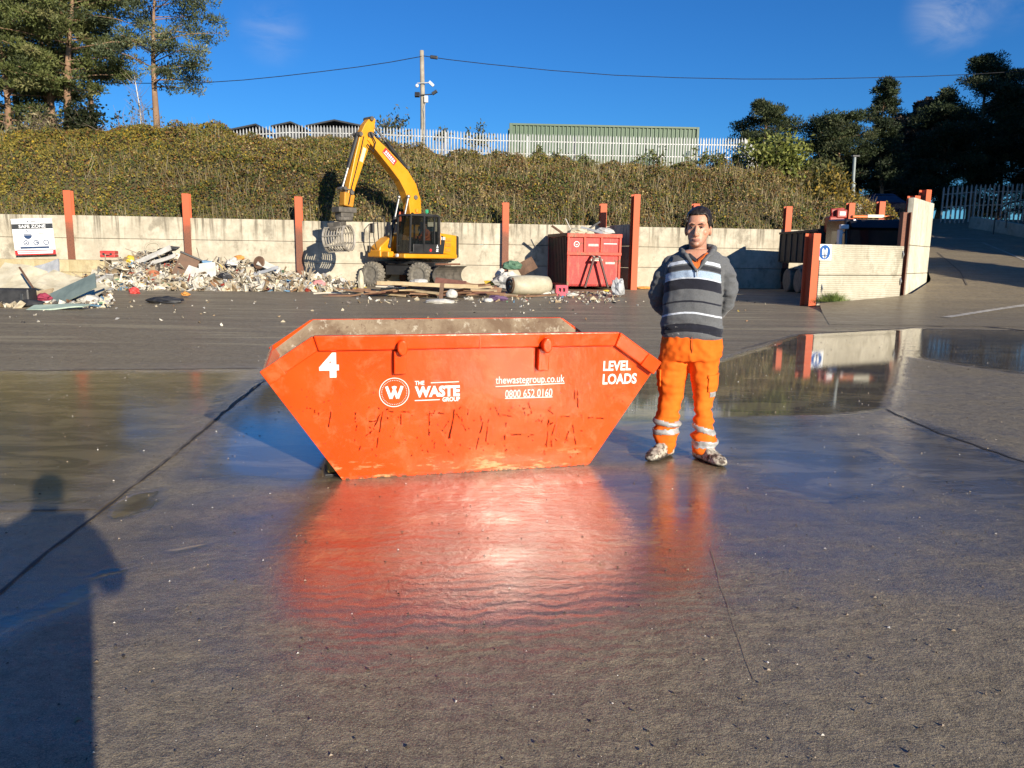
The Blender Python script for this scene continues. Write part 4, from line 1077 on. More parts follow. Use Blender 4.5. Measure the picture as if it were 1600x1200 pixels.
def wheel(x, y, steer=0.0):
    Tw = Tu @ Matrix.Translation((x, y, .53)) @ Matrix.Rotation(steer, 4, 'Z')
    m = MB(); m.T = Tw; n = 40; rs = []
    prof = [(.27, -.17), (.36, -.205), (.46, -.20), (.505, -.17), (.515, -.08), (.515, .08), (.505, .17), (.46, .20), (.36, .205), (.27, .17)]
    m.lathe(prof, n, 'Y')
    for k in range(20):                                    # chunky lugs
        a = 2 * math.pi * k / 20
        for s in (-1, 1):
            aa = a + s * .06; c = Vector((math.cos(aa) * .515, s * .10, math.sin(aa) * .515)); m.box(c, (.05, .19, .075), Matrix.Rotation(-aa, 3, 'Y') @ Matrix.Rotation(s * .35, 3, 'X'))
            c = Vector((math.cos(aa) * .47, s * .195, math.sin(aa) * .47)); m.box(c, (.10, .035, .06), Matrix.Rotation(-aa, 3, 'Y'))
    ty = m.build('wheel', mat_tyre, exc, smooth=False)
    m = MB(); m.T = Tw; m.lathe([(.0, -.13), (.10, -.17), (.12, -.12), (.20, -.10), (.26, -.16), (.285, -.17), (.285, .17), (.26, .16), (.20, .10), (.12, .12), (.10, .17), (0, .13)], 24, 'Y', cap=False)
    for k in range(8):
        a = k * math.pi / 4
        for s in (-1, 1): m.ball((math.cos(a) * .155, s * .118, math.sin(a) * .155), .02, 6, 4)
    m.build('rim', mat_rim, ty, smooth=True)
for x in (1.22, -1.22):
    for y in (-.98, .98): wheel(x, y, .0 if x > 0 else R(-6))
# dozer blade on the right-hand end
m = upart(); n = 9; pr = []
for k in range(n): a = R(-62 + 124 * k / (n - 1)); pr.append((2.02 + .62 - .62 * math.cos(a) * 1.0, .52 + .55 * math.sin(a) * .85))
out = pr + [(x - .05, z) for x, z in pr[::-1]]
m.prism([(x, z) for x, z in out], -1.22, 1.22, (Vector((1, 0, 0)), Vector((0, 0, 1)), Vector((0, -1, 0))))
bl = m.build('dozer_blade', mat_steel_mud, exc)
m = upart(); m.box((2.05, 0, 1.01), (.10, 2.0, .07)); m.build('top_bar', M('rusty bar', (.16, .07, .04), (.24, .11, .06), rough=.8), bl)
for s in (-.45, .45):
    m = upart(); m.beam((1.5, s, .62), (2.02, s, .45), .12, .2); m.build('blade_arm', mat_steel_mud, exc)
m = upart(); m.tube([(1.45, 0, .95), (2.0, 0, .75)], .055, 8); m.build('blade_ram', mat_mach, exc)

# upper structure: local +X is the way the machine faces
HA = R(225); Tup = Matrix.Translation((.10, 0, 0)) @ Matrix.Rotation(HA, 4, 'Z')
def pup(): m = MB(); m.T = Tup.copy(); return m
m = pup(); m.lathe([(.62, 1.10), (.66, 1.14), (.66, 1.22), (.62, 1.26)], 28); m.build('turntable', mat_mach, exc, smooth=False)
m = pup(); m.box((-.28, 0, 1.34), (3.0, 2.3, .20)); m.box((1.3, -.62, 1.42), (.5, .95, .30)); m.box((1.32, .1, 1.40), (.32, .5, .26))
m.build('deck', mat_yel, exc, bevel=.05)
m = pup(); m.prism([(-1.0, 1.44), (-1.0, 2.22), (-.5, 2.36), (.05, 2.36), (.85, 2.12), (1.35, 1.72), (1.42, 1.44)], -.42, -1.14, (Vector((1, 0, 0)), Vector((0, 0, 1)), Vector((0, 1, 0)))); m.build('side_body', mat_yel, exc, bevel=.05)
m = pup(); m.prism([(-1.72, 1.26), (-1.72, 2.28), (-.75, 2.36), (-.72, 1.45), (-1.1, 1.45)], -1.14, 1.16, (Vector((1, 0, 0)), Vector((0, 0, 1)), Vector((0, 1, 0)))); eng = m.build('engine_hood', mat_yel, exc, bevel=.05)
m = pup()
for k in range(3): m.box((-1.18 - .02 * k, 1.172, 1.62 + .23 * k), (.30, .02, .15))
m.build('vent', M('vent amber', (.40, .20, .015), (.48, .25, .02), rough=.6), eng)
m = pup(); m.prism([(-.78, 1.45), (-.80, 2.24), (-.90, 2.24), (-1.02, 2.0), (-.92, 1.45)], 1.168, 1.178, (Vector((1, 0, 0)), Vector((0, 0, 1)), Vector((0, 1, 0)))); m.build('dark_panel', mat_mach, eng)
m = pup(); fr = (Vector((-.80, 1.184, 2.06)), Vector((-1, 0, 0)), Vector((0, 0, 1))); flat_rect(m, fr, .01, .0, .05, .13); flat_rect(m, fr, .10, .0, .15, .13); flat_rect(m, fr, .18, .0, .22, .13); m.build('badge', mat_sign_white, eng)
m = pup(); rs = []
for a in np.linspace(-90, 90, 15):
    pass
m.prism([(-1.73, -1.12), (-1.73, 1.14), (-1.92, 1.08), (-2.08, .7), (-2.13, 0), (-2.08, -.7), (-1.92, -1.08)], 1.28, 2.26); m.build('counterweight', mat_mach, exc, bevel=.06)
m = pup(); m.tube([(-1.2, -.6, 2.3), (-1.2, -.6, 2.62)], .06, 10); m.build('exhaust', mat_mach, exc)
# cab: open frame with glass, seat and controls inside
CX0, CX1, CY0, CY1, CZ0, CZ1 = -.72, .95, .24, 1.18, 1.44, 3.16
m = pup(); m.box(((CX0 + CX1) / 2, (CY0 + CY1) / 2, CZ0 + .05), (CX1 - CX0, CY1 - CY0, .10)); m.box((CX0 + .05, (CY0 + CY1) / 2, 1.95), (.10, CY1 - CY0 - .02, .95))
m.box(((CX0 + .55) / 2 + .05, CY1 - .03, 1.66), (.55 - CX0 + .3, .05, .40)); m.box(((CX0 + CX1) / 2, CY0 + .03, 1.75), (CX1 - CX0 - .1, .05, .55))
m.prism([(CX0, 3.03), (CX0 + .06, 3.13), (.2, CZ1), (CX1 - .12, 3.12), (CX1 - .03, 3.03)], CY0 - .02, CY1 + .02, (Vector((1, 0, 0)), Vector((0, 0, 1)), Vector((0, 1, 0))))
cab = m.build('cab', mat_mach, exc, bevel=.03)
def pil(a, b, w=.07): m = pup(); m.beam(a, b, w, w); m.build('pillar', mat_mach, cab)
for y in (CY0 + .03, CY1 - .03):
    pil((CX1 - .02, y, CZ0 + .1), (CX1 - .10, y, 3.05)); pil((CX0 + .04, y, CZ0 + .1), (CX0 + .04, y, 3.05), .10)
pil((.18, CY1 - .02, CZ0 + .1), (.15, CY1 - .02, 3.05), .085); pil((-.42, CY1 - .02, 1.85), (-.42, CY1 - .02, 3.05), .05)
def gl(name, pts): m = pup(); m.add(pts, [tuple(range(len(pts)))]); m.build(name, mat_glass, cab)
gl('windscreen', [(CX1 - .02, CY0 + .06, CZ0 + .1), (CX1 - .02, CY1 - .06, CZ0 + .1), (CX1 - .10, CY1 - .06, 3.04), (CX1 - .10, CY0 + .06, 3.04)])
gl('side_window', [(CX1 - .06, CY1 - .02, CZ0 + .12), (.22, CY1 - .02, CZ0 + .12), (.19, CY1 - .02, 3.04), (CX1 - .13, CY1 - .02, 3.04)])
gl('door_window', [(.14, CY1 - .015, 1.86), (-.40, CY1 - .015, 1.86), (-.40, CY1 - .015, 3.04), (.11, CY1 - .015, 3.04)])
gl('rear_quarter_window', [(-.44, CY1 - .02, 1.86), (CX0 + .09, CY1 - .02, 1.86), (CX0 + .09, CY1 - .02, 3.04), (-.44, CY1 - .02, 3.04)])
m = pup(); m.box((-.32, .68, 1.86), (.5, .5, .14)); m.box((-.56, .68, 2.26), (.12, .48, .75)); m.box((-.3, .68, 1.66), (.35, .4, .3)); m.build('seat', mat_sign_black, cab, bevel=.04)
m = pup(); m.beam((.62, .7, 1.5), (.5, .7, 2.1), .1, .1); m.lathe([(.16, 2.1), (.18, 2.12), (.16, 2.14)], 14, c=(.47, .7, 0)); m.build('steering_column', mat_sign_black, cab)
m = pup(); fr = (Vector((-.50, CY1 + .004, 1.5)), Vector((-1, 0, 0)), Vector((0, 0, 1)))
flat_poly(m, fr, [(.02, .20), (.14, .20), (.08, .36)]); flat_rect(m, fr, .02, .11, .16, .16); flat_rect(m, fr, .0, .04, .17, .09); m.build('decals', mat_sign_white, cab)
m = pup(); flat_disc(m, (Vector((-.20, CY1 + .004, 1.60)), Vector((-1, 0, 0)), Vector((0, 0, 1))), (0, 0), .065); m.build('red_decal', mat_sign_red, cab)
m = pup(); m.tube([(1.05, CY1 - .05, 3.0), (1.05, CY1 + .0, 2.96)], .02, 6); m.build('work_light', mat_mach, cab)
for x, c, nm in ((.1, (.75, .25, .02), 'amber'), (-.45, (.03, .28, .14), 'green')):
    m = pup(); m.lathe([(.085, 3.14), (.085, 3.24), (.06, 3.28), (0, 3.29)], 12, c=(x, .6, .09)); m.tube([(x, .6, 3.13), (x, .6, 3.24)], .035, 6); m.build('beacon', M(nm + ' beacon', c, rough=.25), exc)
# handrail and mirror on the right front
m = pup(); q = [(1.45, -.55, 1.6), (1.55, -.62, 2.2), (1.5, -.66, 2.85), (1.3, -.66, 3.05), (.95, -.66, 3.05), (.9, -.66, 2.3)]
m.tube(q, .022, 6); m.tube([(1.3, -.66, 3.05), (1.3, -.6, 2.1)], .018, 6); m.build('handrail', mat_mach, exc)
m = pup(); m.box((1.56, -.70, 2.52), (.09, .24, .42)); m.build('mirror', mat_mach, exc, bevel=.03)
m = pup(); m.box((1.56, -.95, 1.62), (.10, .16, .30)); m.build('side_lamp', mat_mach, exc, bevel=.02)
for y in (-.9, .75): m = pup(); m.lathe([(0, 1.26), (.07, 1.26), (.07, 1.33), (0, 1.33)], 12, 'X', (.0, y, 1.36)); m.build('headlamp', mat_sign_white, exc)

# boom, stick and grapple lie in the plane y = -.10 of the upper body: (s, z)
BY = -.10
FB = (Vector((1, 0, 0)), Vector((0, 0, 1)), Vector((0, 1, 0)))
def girder(path, wid, hs, name, mat, parent, t0=None):
    """box girder following path (s,z) with depths hs and width wid"""
    L_, R_ = [], []
    for i, (s, z) in enumerate(path):
        a = Vector(path[max(i - 1, 0)]); b = Vector(path[min(i + 1, len(path) - 1)]); d = (b - a).normalized(); n = Vector((-d.y, d.x)) * hs[i] / 2
        L_.append(Vector((s, z)) + n); R_.append(Vector((s, z)) - n)
    m = pup(); rs = []
    for l, r_ in zip(L_, R_): rs.append([Vector((l.x, BY - wid / 2, l.y)), Vector((l.x, BY + wid / 2, l.y)), Vector((r_.x, BY + wid / 2, r_.y)), Vector((r_.x, BY - wid / 2, r_.y))])
    m.rings(rs); return m.build(name, mat, parent, bevel=.02)
bp = [(.15, 1.55), (-.12, 2.3), (-.22, 3.1), (-.16, 3.75), (.06, 4.30), (.42, 4.78), (.9, 5.20), (1.5, 5.70), (2.18, 6.22)]
boom = girder(bp, .46, [.40, .52, .62, .68, .70, .64, .56, .48, .34], 'boom', mat_yel, exc)
m = pup(); u = Vector((1.5 - .9, 0, 5.70 - 5.20)).normalized(); fr = (Vector((.98, BY + .235, 5.14)), u, Vector((-u.z, 0, u.x)))
flat_rect(m, fr, .0, .02, .78, .30); m.build('red_decal', mat_sign_red, boom)
m = pup(); fr = (Vector((.98, BY + .238, 5.14)), u, Vector((-u.z, 0, u.x))); flat_rect(m, fr, .06, .06, .72, .09)
for k in range(6): flat_rect(m, fr, .08 + k * .105, .13, .15 + k * .105, .24)
m.build('decal_print', mat_sign_white, boom)
def ram(a, b, r, name, y=BY, f=.55):
    a3, b3 = Vector((a[0], y, a[1])), Vector((b[0], y, b[1])); c = a3.lerp(b3, f)
    m = pup(); m.tube([a3, c], r, 12); m.ball(a3, r * 1.25, 8, 6); o = m.build(name, mat_mach, exc)
    m = pup(); m.tube([c, b3], r * .55, 10); m.ball(b3, r * 1.1, 8, 6); m.build('rod', mat_chrome, o)
ram((.18, 5.18), (2.06, 6.96), .085, 'stick_ram')
for s in (-1, 1): ram((.85, 1.75), (.28, 3.9), .085, 'boom_ram', BY + s * .34, .6)
sp_ = [(1.92, 7.02), (2.12, 6.62), (2.32, 6.18), (2.68, 5.2), (3.02, 4.2), (3.12, 3.82)]
stick = girder(sp_, .34, [.22, .50, .58, .46, .32, .26], 'stick', mat_yel, exc)
m = pup(); fr = (Vector((2.36, BY + .174, 5.9)), Vector((.32, 0, -.95)), Vector((.95, 0, .32))); flat_rect(m, fr, .15, -.10, .75, .06); m.build('pale_decal', M('pale decal', (.75, .66, .35), (.8, .72, .45), rough=.5), stick)
ram((2.62, 6.28), (3.42, 4.05), .085, 'bucket_ram', f=.62)
m = pup(); m.beam((3.42, BY, 4.05), (3.16, BY, 3.72), .30, .07); m.beam((3.02, BY, 4.0), (3.38, BY, 4.02), .36, .06); m.build('linkage', mat_steel_mud, exc)
m = pup(); m.prism([(2.92, 3.80), (3.42, 3.92), (3.46, 3.36), (3.02, 3.30)], BY - .20, BY + .20, FB); m.build('quick_hitch', mat_yel_dirty, exc, bevel=.04)
GXc = 3.34
m = pup(); m.box((GXc, BY, 3.18), (.85, .6, .22)); m.box((GXc, BY, 2.98), (.6, .5, .2)); m.lathe([(.30, 2.72), (.36, 2.76), (.36, 2.88), (.30, 2.92)], 20, c=(GXc, BY, 0)); m.build('rotator', mat_steel_mud, exc, bevel=.03)
GA = R(18)                                                  # the grapple is turned on its rotator
Tg = Tup @ Matrix.Translation((GXc, BY, 0)) @ Matrix.Rotation(R(8), 4, 'Y') @ Matrix.Rotation(R(28), 4, 'Z')
m = MB(); m.T = Tg.copy(); m.box((0, 0, 2.60), (.5, .62, .22)); m.box((0, 0, 2.47), (.85, .3, .16)); grp = m.build('grapple', mat_steel_mud, exc, bevel=.03)
def shell(s):
    m = MB(); m.T = Tg.copy(); n = 9; W_ = .44; a0, a1 = R(-62), R(72)
    pt = lambda a, y: Vector((s * (.03 + .56 * math.cos(a) - .08), y, 2.04 - .54 * math.sin(a)))
    for k in range(8):                                     # cage bars
        y = -W_ + 2 * W_ * k / 7; m.tube([pt(a0 + (a1 - a0) * j / n, y) for j in range(n + 1)], .030 if 0 < k < 7 else .06, 5)
    for j in (0, 3, 6, n):                                    # cross plates
        a = a0 + (a1 - a0) * j / n; m.beam(pt(a, -W_), pt(a, W_), .24 if j in (0, n) else .15, .05)
    return m.build('grapple_shell', mat_steel_lt, grp)
shell(1); shell(-1)
for c_, r_ in (((2.12, 6.30), .13), ((2.06, 6.96), .09), ((2.62, 6.28), .09), ((3.1, 3.9), .09), ((3.42, 4.05), .07), ((-.2, 3.9), .10), ((.2, 5.15), .07)):
    m = pup(); m.lathe([(0, -.27), (r_, -.27), (r_, .27), (0, .27)], 14, 'Y', (c_[0], BY, c_[1]), cap=False); m.build('pin', mat_steel_mud, exc)
for k in (-.10, 0, .10):
    m = pup(); m.tube([(-.35 + .0, BY + k, 2.6), (-.58, BY + k, 3.4), (-.46, BY + k, 4.05), (-.2, BY + k, 4.62), (.25, BY + k, 5.12), (.85, BY + k, 5.58), (1.55, BY + k, 6.12), (2.0, BY + k, 6.62), (2.35, BY + k, 6.7), (2.6, BY + k, 6.1)], .022, 5); m.build('hose', mat_black, exc)
m = pup(); m.tube([(2.45, BY + .2, 6.2), (2.62, BY + .22, 5.6), (2.86, BY + .2, 4.8), (3.1, BY + .22, 4.1), (3.3, BY + .3, 3.4)], .02, 5); m.build('hose', mat_black, exc)
m = pup(); m.tube([(2.2, BY + .3, 6.4), (2.0, BY + .38, 6.0), (2.1, BY + .36, 5.6), (2.35, BY + .3, 5.9)], .03, 6); m.tube([(3.0, BY - .25, 4.3), (3.0, BY - .4, 3.6), (3.2, BY - .35, 3.1)], .025, 6); m.build('hose', mat_black, exc)

# ================================================================ LORRY in the side bay
mat_lorry = M('black lorry paint', (.008, .008, .010), (.015, .015, .018), rough=.22, scale=1, bump=.02)
mat_lorry_mud = M('muddy lorry black', (.03, .028, .024), (.08, .07, .058), rough=.7, scale=3)
mat_wscreen = M('dark windscreen', (.012, .014, .016), (.02, .023, .026), rough=.04, scale=.5, bump=0.0, spec=.8)
lx0, lx1, ly0 = 12.15, 14.55, 28.7
lor = thing('tipper_lorry', 'black tipper lorry parked nose out behind the ramp wall', 'lorry', ((lx0 + lx1) / 2, ly0 + 3.4, 0))
def lp(): m = MB(); m.T = Matrix.Translation((0, -3.4, 0)); return m          # local: nose at y=0, x centred
m = lp(); m.box((0, 3.6, .85), (.9, 7.0, .28)); m.box((0, 6.9, .75), (2.2, .12, .25)); m.build('chassis', mat_lorry_mud, lor)
m = lp(); m.prism([(0, .55), (-.03, 1.55), (.10, 2.60), (.22, 2.92), (1.75, 2.96), (1.9, 2.8), (1.9, .75), (1.55, .75), (1.45, .55)], -1.18, 1.18, (Vector((0, 1, 0)), Vector((0, 0, 1)), Vector((1, 0, 0)))); lcab = m.build('cab', mat_lorry, lor, bevel=.06)
m = lp(); m.add([(-1.02, -.05, 1.62), (1.02, -.05, 1.62), (.98, .085, 2.52), (-.98, .085, 2.52)], [(0, 1, 2, 3)]); m.build('windscreen', mat_wscreen, lcab)
m = lp(); m.add([(-1.186, .25, 1.7), (-1.186, 1.3, 1.7), (-1.186, 1.3, 2.5), (-1.186, .38, 2.5)], [(0, 3, 2, 1)]); m.build('side_window', mat_wscreen, lcab)
m = lp(); m.prism([(-.16, 2.60), (.05, 2.84), (.16, 2.84), (.10, 2.62)], -1.05, 1.05, (Vector((0, 1, 0)), Vector((0, 0, 1)), Vector((1, 0, 0)))); m.build('sun_visor', mat_lorry, lcab)
m = lp(); m.box((0, -.06, 1.1), (1.9, .06, .5)); m.build('grille', mat_mach, lcab, bevel=.02)
for s in (-.9, .9):
    m = lp(); m.box((s, -.07, .78), (.34, .06, .2)); m.build('headlight', mat_glass, lcab, bevel=.02)
    m = lp(); m.box((s * .95, .10, 2.88), (.12, .05, .05)); m.build('marker_lamp', mat_sign_white, lcab)
m = lp(); m.box((-.06, .55, 3.02), (1.5, .235, .10)); lb = m.build('roof_bar', M('orange lens', (.72, .16, .03), (.8, .2, .04), rough=.3), lcab, bevel=.03)
m = lp(); m.box((.05, .55, 3.04), (.62, .26, .12)); m.build('white_panel', M('cream lens', (.75, .70, .52), (.82, .78, .6), rough=.4), lb, bevel=.02)
m = lp(); m.box((-1.02, .2, 2.42), (.5, .06, .06)); m.box((-1.36, .12, 2.25), (.12, .26, .55)); m.box((-1.28, .0, 2.62), (.3, .2, .16)); m.build('mirror', mat_white_p, lcab, bevel=.04)
m = lp(); m.box((1.36, .12, 2.25), (.12, .26, .55)); m.build('mirror', mat_lorry, lcab, bevel=.04)
m = lp(); m.tube([(-1.3, .05, 2.5), (-1.45, .4, 1.8), (-1.3, .7, 1.2)], .03, 6); m.build('grab_rail', mat_black, lcab)
red = M('loader red', (.26, .022, .015), (.36, .035, .022), rough=.4, scale=3)
m = lp(); m.box((-.75, 2.2, 2.8), (.6, .5, .6)); m.beam((-.95, 2.2, 2.3), (-.8, 2.2, 3.3), .2, .2); m.beam((-.95, 2.2, 3.3), (-.4, 2.2, 3.36), .18, .2); m.box((-.58, 2.12, 3.2), (.42, .4, .34)); ldr = m.build('hydraulic_loader', red, lor, bevel=.05)
m = lp(); flat_rect(m, (Vector((-.68, 1.905, 3.14)), Vector((1, 0, 0)), Vector((0, 0, 1))), 0, 0, .22, .14); m.build('plate', mat_sign_white, ldr)
m = lp(); m.box((0, 4.75, 1.32), (2.3, 4.5, .10))
for s in (-1, 1): m.box((s * 1.17, 4.75, 1.95), (.06, 4.5, 1.25))
m.box((0, 2.55, 2.05), (2.3, .08, 1.45)); m.box((0, 7.0, 1.9), (2.3, .06, 1.15))
for s in (-1, 1):
    for k in range(7): m.box((s * 1.22, 2.7 + k * .70, 1.92), (.06, .09, 1.2))
    m.box((s * 1.21, 4.75, 2.58), (.12, 4.5, .10))
m.build('tipper_body', mat_lorry_mud, lor, bevel=.01)
def lwheel(x, y, dual):
    m = lp(); w = .56 if dual else .30; m.lathe([(.30, -w / 2), (.47, -w / 2), (.51, -w / 2 + .04), (.51, w / 2 - .04), (.47, w / 2), (.30, w / 2)], 24, 'X', (x, y, .51)); ty = m.build('wheel', mat_tyre, lor)
    m = lp(); m.lathe([(0, -w / 2 + .08), (.12, -w / 2 + .02), (.30, -w / 2 + .03), (.30, w / 2 - .03), (.12, w / 2 - .02), (0, w / 2 - .08)], 18, 'X', (x, y, .51), cap=False); m.build('rim', mat_rim, ty)
for y, d_ in ((1.0, False), (4.6, True), (5.95, True)):
    for s in (-1, 1): lwheel(s * (1.02 if not d_ else .88), y, d_)
for s in (-1, 1):
    m = lp(); m.box((s * .88, 6.7, .72), (.55, .03, .6)); m.build('mudflap', mat_mach, lor)
    m = lp(); m.box((s * 1.0, 2.9, .8), (.42, 1.1, .5)); m.build('fuel_tank', mat_lorry_mud, lor, bevel=.08)

# dark blue car parked at the top of the ramp, behind the wall
cz = hill_z(23.4, 50.0)
car = thing('parked_car', 'dark blue car parked in the shade under the dark trees', 'car', AT(1366, 341, 50), R(8))
def arc_profile(): return [(-2.15, .35), (-2.2, .75), (-2.05, .92), (-1.2, 1.0), (-.55, 1.45), (.75, 1.48), (1.55, 1.02), (2.05, .92), (2.18, .7), (2.15, .35)]
mat_car = M('dark blue car paint', (.006, .010, .045), (.010, .016, .065), rough=.2, bump=0)
m = MB(); pr = arc_profile(); rs = []
for y, k, dz in ((-.86, .95, -.03), (-.78, 1, 0), (.78, 1, 0), (.86, .95, -.03)): rs.append([Vector((x * k, y * (.86 if z > 1.1 else 1), z + (dz if z > .5 else 0))) for x, z in pr])
m.rings(rs); m.build('body', mat_car, car, bevel=.05)
m = MB(); m.add([(-.98, -.80, 1.06), (.98 + .35, -.80, 1.06), (.70, -.755, 1.40), (-.50, -.755, 1.40)], [(0, 1, 2, 3)]); m.build('side_window', mat_wscreen, car)
m = MB(); m.add([(-1.18, -.62, 1.05), (-1.18, .62, 1.05), (-.62, .55, 1.43), (-.62, -.55, 1.43)], [(0, 1, 2, 3)]); m.build('rear_window', mat_wscreen, car)
for x in (-1.35, 1.35):
    for y in (-.78, .78):
        m = MB(); m.lathe([(.2, -.1), (.33, -.1), (.33, .1), (.2, .1)], 20, 'Y', (x, y, .33)); w = m.build('wheel', mat_black, car)
        m = MB(); m.lathe([(0, -.09), (.2, -.09), (.2, .09), (0, .09)], 16, 'Y', (x, y, .33), cap=False); m.build('rim', mat_galv_dk, w)
for y in (-.6, .6): m = MB(); m.box((-2.17, y, .8), (.06, .3, .14)); m.build('tail_light', mat_sign_red, car, bevel=.02)

# ================================================================ RED CONTAINER
def peeled(name, c, rust, amt=.5, dirt=(.30, .22, .13)):
    t = NT(name); P = t.coord(); a = t.noise(P, 2.2, 8, .68); b = t.noise(t.coord((2, 2, .4)), 4, 7, .65); d = t.noise(P, 14, 5, .6)
    c_ = t.mix(t.mr(d, .3, .7), c, tuple(min(1, x * 1.35 + .012) for x in c))
    c_ = t.mix(t.mr(a, .62 - amt * .2, .70 - amt * .1), c_, t.mix(t.mr(d, .35, .65), rust, tuple(x * .5 for x in rust)))
    c_ = t.mix(t.math('MULTIPLY', t.mr(b, .5, .75), .55), c_, dirt)
    t.set(Base_Color=c_, Roughness=.6, Normal=t.bump(t.math('ADD', a, d), .25, .01)); return t.m
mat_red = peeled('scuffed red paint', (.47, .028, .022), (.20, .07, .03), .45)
mat_red_shade = peeled('grimy red with shade painted in', (.075, .014, .012), (.05, .03, .02), .8, (.05, .038, .03))  # red darkened to imitate the shade on the container's side
rcA = G(883, 452.5); rcB = G(968, 453)
rcon = thing('waste_container', 'scuffed red waste container with an A frame on its end, heaped with rubbish', 'container', ((rcA.x + rcB.x) / 2, rcA.y + .1, 0), R(13.0))
RW = (rcB.x - rcA.x); RH = 2.36; RL = 3.0
# local: front face at y=0 looking to -y, body to +y
m = MB()
m.box((0, .03, .15 + (RH - .15) / 2), (RW, .06, RH - .15)); m.box((0, RL, RH / 2 + .08), (RW, .06, RH - .15)); m.box((0, RL / 2, .20), (RW, RL, .10))
m.build('end_wall', mat_red, rcon, bevel=.01)
for s in (-1, 1):
    m = MB(); pts = []; n = 12
    for k in range(n):
        y = .08 + (RL - .12) * k / n; w = (RL - .12) / n; pts += [(s * (RW / 2 - .09), y), (s * (RW / 2 - .09), y + w * .55), (s * (RW / 2 + .0), y + w * .6), (s * (RW / 2 + .0), y + w * .98)]
    pts += [(s * (RW / 2 - .13), RL), (s * (RW / 2 - .13), .08)]
    m.prism(pts if s > 0 else pts[::-1], .2, RH - .1); m.build('side_wall', mat_red_shade, rcon)
    m = MB(); m.box((s * (RW / 2 - .04), RL / 2, RH - .02), (.16, RL, .14)); m.build('side_rail', mat_red_shade, rcon, bevel=.01)
m = MB(); m.box((0, -.03, RH - .05), (RW + .06, .14, .16)); m.box((0, -.04, RH - .82), (RW + .04, .13, .13))
for x in (-RW / 2 + .04, -RW * .18, RW * .13, RW / 2 - .04): m.box((x, -.035, RH - .43), (.10, .08, .66))
for s in (-1, 1): m.box((s * (RW / 2 - .05), -.03, .9), (.10, .06, 1.45))
m.build('front_frame', peeled('orange red frame', (.50, .05, .022), (.25, .13, .06), .5), rcon, bevel=.012)
for s in (-1, 1):
    m = MB(); m.beam((s * .12, -.40, RH - .95), (s * .52, -.46, .12), .09, .12, (0, 1, 0)); m.build('frame_leg', mat_red_shade, rcon, bevel=.01)
m = MB(); m.beam((-.26, -.36, RH - 1.08), (.26, -.36, RH - 1.08), .08, .08); m.beam((-.12, -.04, RH - .90), (-.12, -.40, RH - .95), .08, .08); m.beam((.12, -.04, RH - .90), (.12, -.40, RH - .95), .08, .08); m.tube([(-.2, -.40, RH - 1.02), (.2, -.40, RH - 1.02)], .04, 8); m.build('hook_bar', mat_steel_lt, rcon)
m = MB(); fr = (Vector((-RW / 2, -.006, 0)), Vector((1, 0, 0)), Vector((0, 0, 1)))
flat_ring(m, fr, (.42, RH - .42), .10, .125, 20); flat_poly(m, fr, [(.36, RH - .40), (.40, RH - .46), (.44, RH - .46), (.48, RH - .40), (.42, RH - .43)])
m.build('round_mark', mat_sign_white, rcon)
m = MB(); flat_rect(m, fr, RW * .39, RH - .50, RW * .58, RH - .40); m.build('faded_lettering', M('faded print', (.62, .40, .36), (.75, .6, .55), rough=.7, scale=9, lo=.45, hi=.55), rcon)
m = MB(); flat_rect(m, fr, RW * .68, RH - .40, RW * .93, RH - .37); m.build('print_line', mat_sign_white, rcon)
m = MB(); flat_rect(m, fr, RW * .72, RH - 1.25, RW * .90, RH - 1.16); m.build('lower_lettering', M('faded print', (.62, .40, .36)), rcon)
# ================================================================ WASTE: heaps, boards, loose items
def rotm(r, tilt=1.0): return Euler((r.uniform(-tilt, tilt), r.uniform(-tilt, tilt), r.uniform(0, 6.28))).to_matrix()
PALW = [((.58, .54, .45), .27), ((.46, .40, .29), .24), ((.30, .22, .13), .15), ((.20, .17, .14), .12), ((.07, .062, .055), .06), ((.38, .37, .35), .12), ((.30, .17, .09), .05), ((.10, .20, .30), .012), ((.45, .06, .04), .02), ((.45, .33, .06), .018), ((.12, .22, .13), .01)]
def fragments(name, label, n, posf, seed, smin=.05, smax=.34):
    r = np.random.default_rng(seed); cols = np.array([c for c, w in PALW]); w = np.array([w for c, w in PALW]); w /= w.sum()
    P = np.array([posf(r) for _ in range(n)])
    d = np.stack([smin + (smax - smin) * r.random(n) ** 2.2, .03 + .5 * smax * r.random(n) ** 2, .006 + .04 * r.random(n) ** 2], -1)
    q = r.normal(size=(n, 4)) * np.array([1, .55, .55, 1]); q /= np.linalg.norm(q, axis=1)[:, None]
    a, b, c, e = q.T
    Rm = np.stack([np.stack([1 - 2 * (c * c + e * e), 2 * (b * c - a * e), 2 * (b * e + a * c)], -1), np.stack([2 * (b * c + a * e), 1 - 2 * (b * b + e * e), 2 * (c * e - a * b)], -1), np.stack([2 * (b * e - a * c), 2 * (c * e + a * b), 1 - 2 * (b * b + c * c)], -1)], 1)
    corner = np.array([(x, y, z) for z in (-1, 1) for x, y in ((-1, -1), (1, -1), (1, 1), (-1, 1))]) / 2.0
    V8 = np.einsum('nij,nkj->nki', Rm, corner[None] * d[:, None, :]) + P[:, None, :] + r.normal(size=(n, 8, 3)) * .012
    F = [(0, 3, 2, 1), (4, 5, 6, 7), (0, 1, 5, 4), (1, 2, 6, 5), (2, 3, 7, 6), (3, 0, 4, 7)]
    V = np.stack([V8[:, f] for f in F], 1).reshape(-1, 4, 3)
    C = cols[r.choice(len(cols), n, p=w)] * (.7 + .5 * r.random((n, 1)))
    o = quads_object(name, V, mat_tint('mixed waste', .8, 0, .3, 9), np.repeat(C, 6, 0)); return tag(o, label, 'rubbish', kind='stuff')
HEAP_D = 31.3
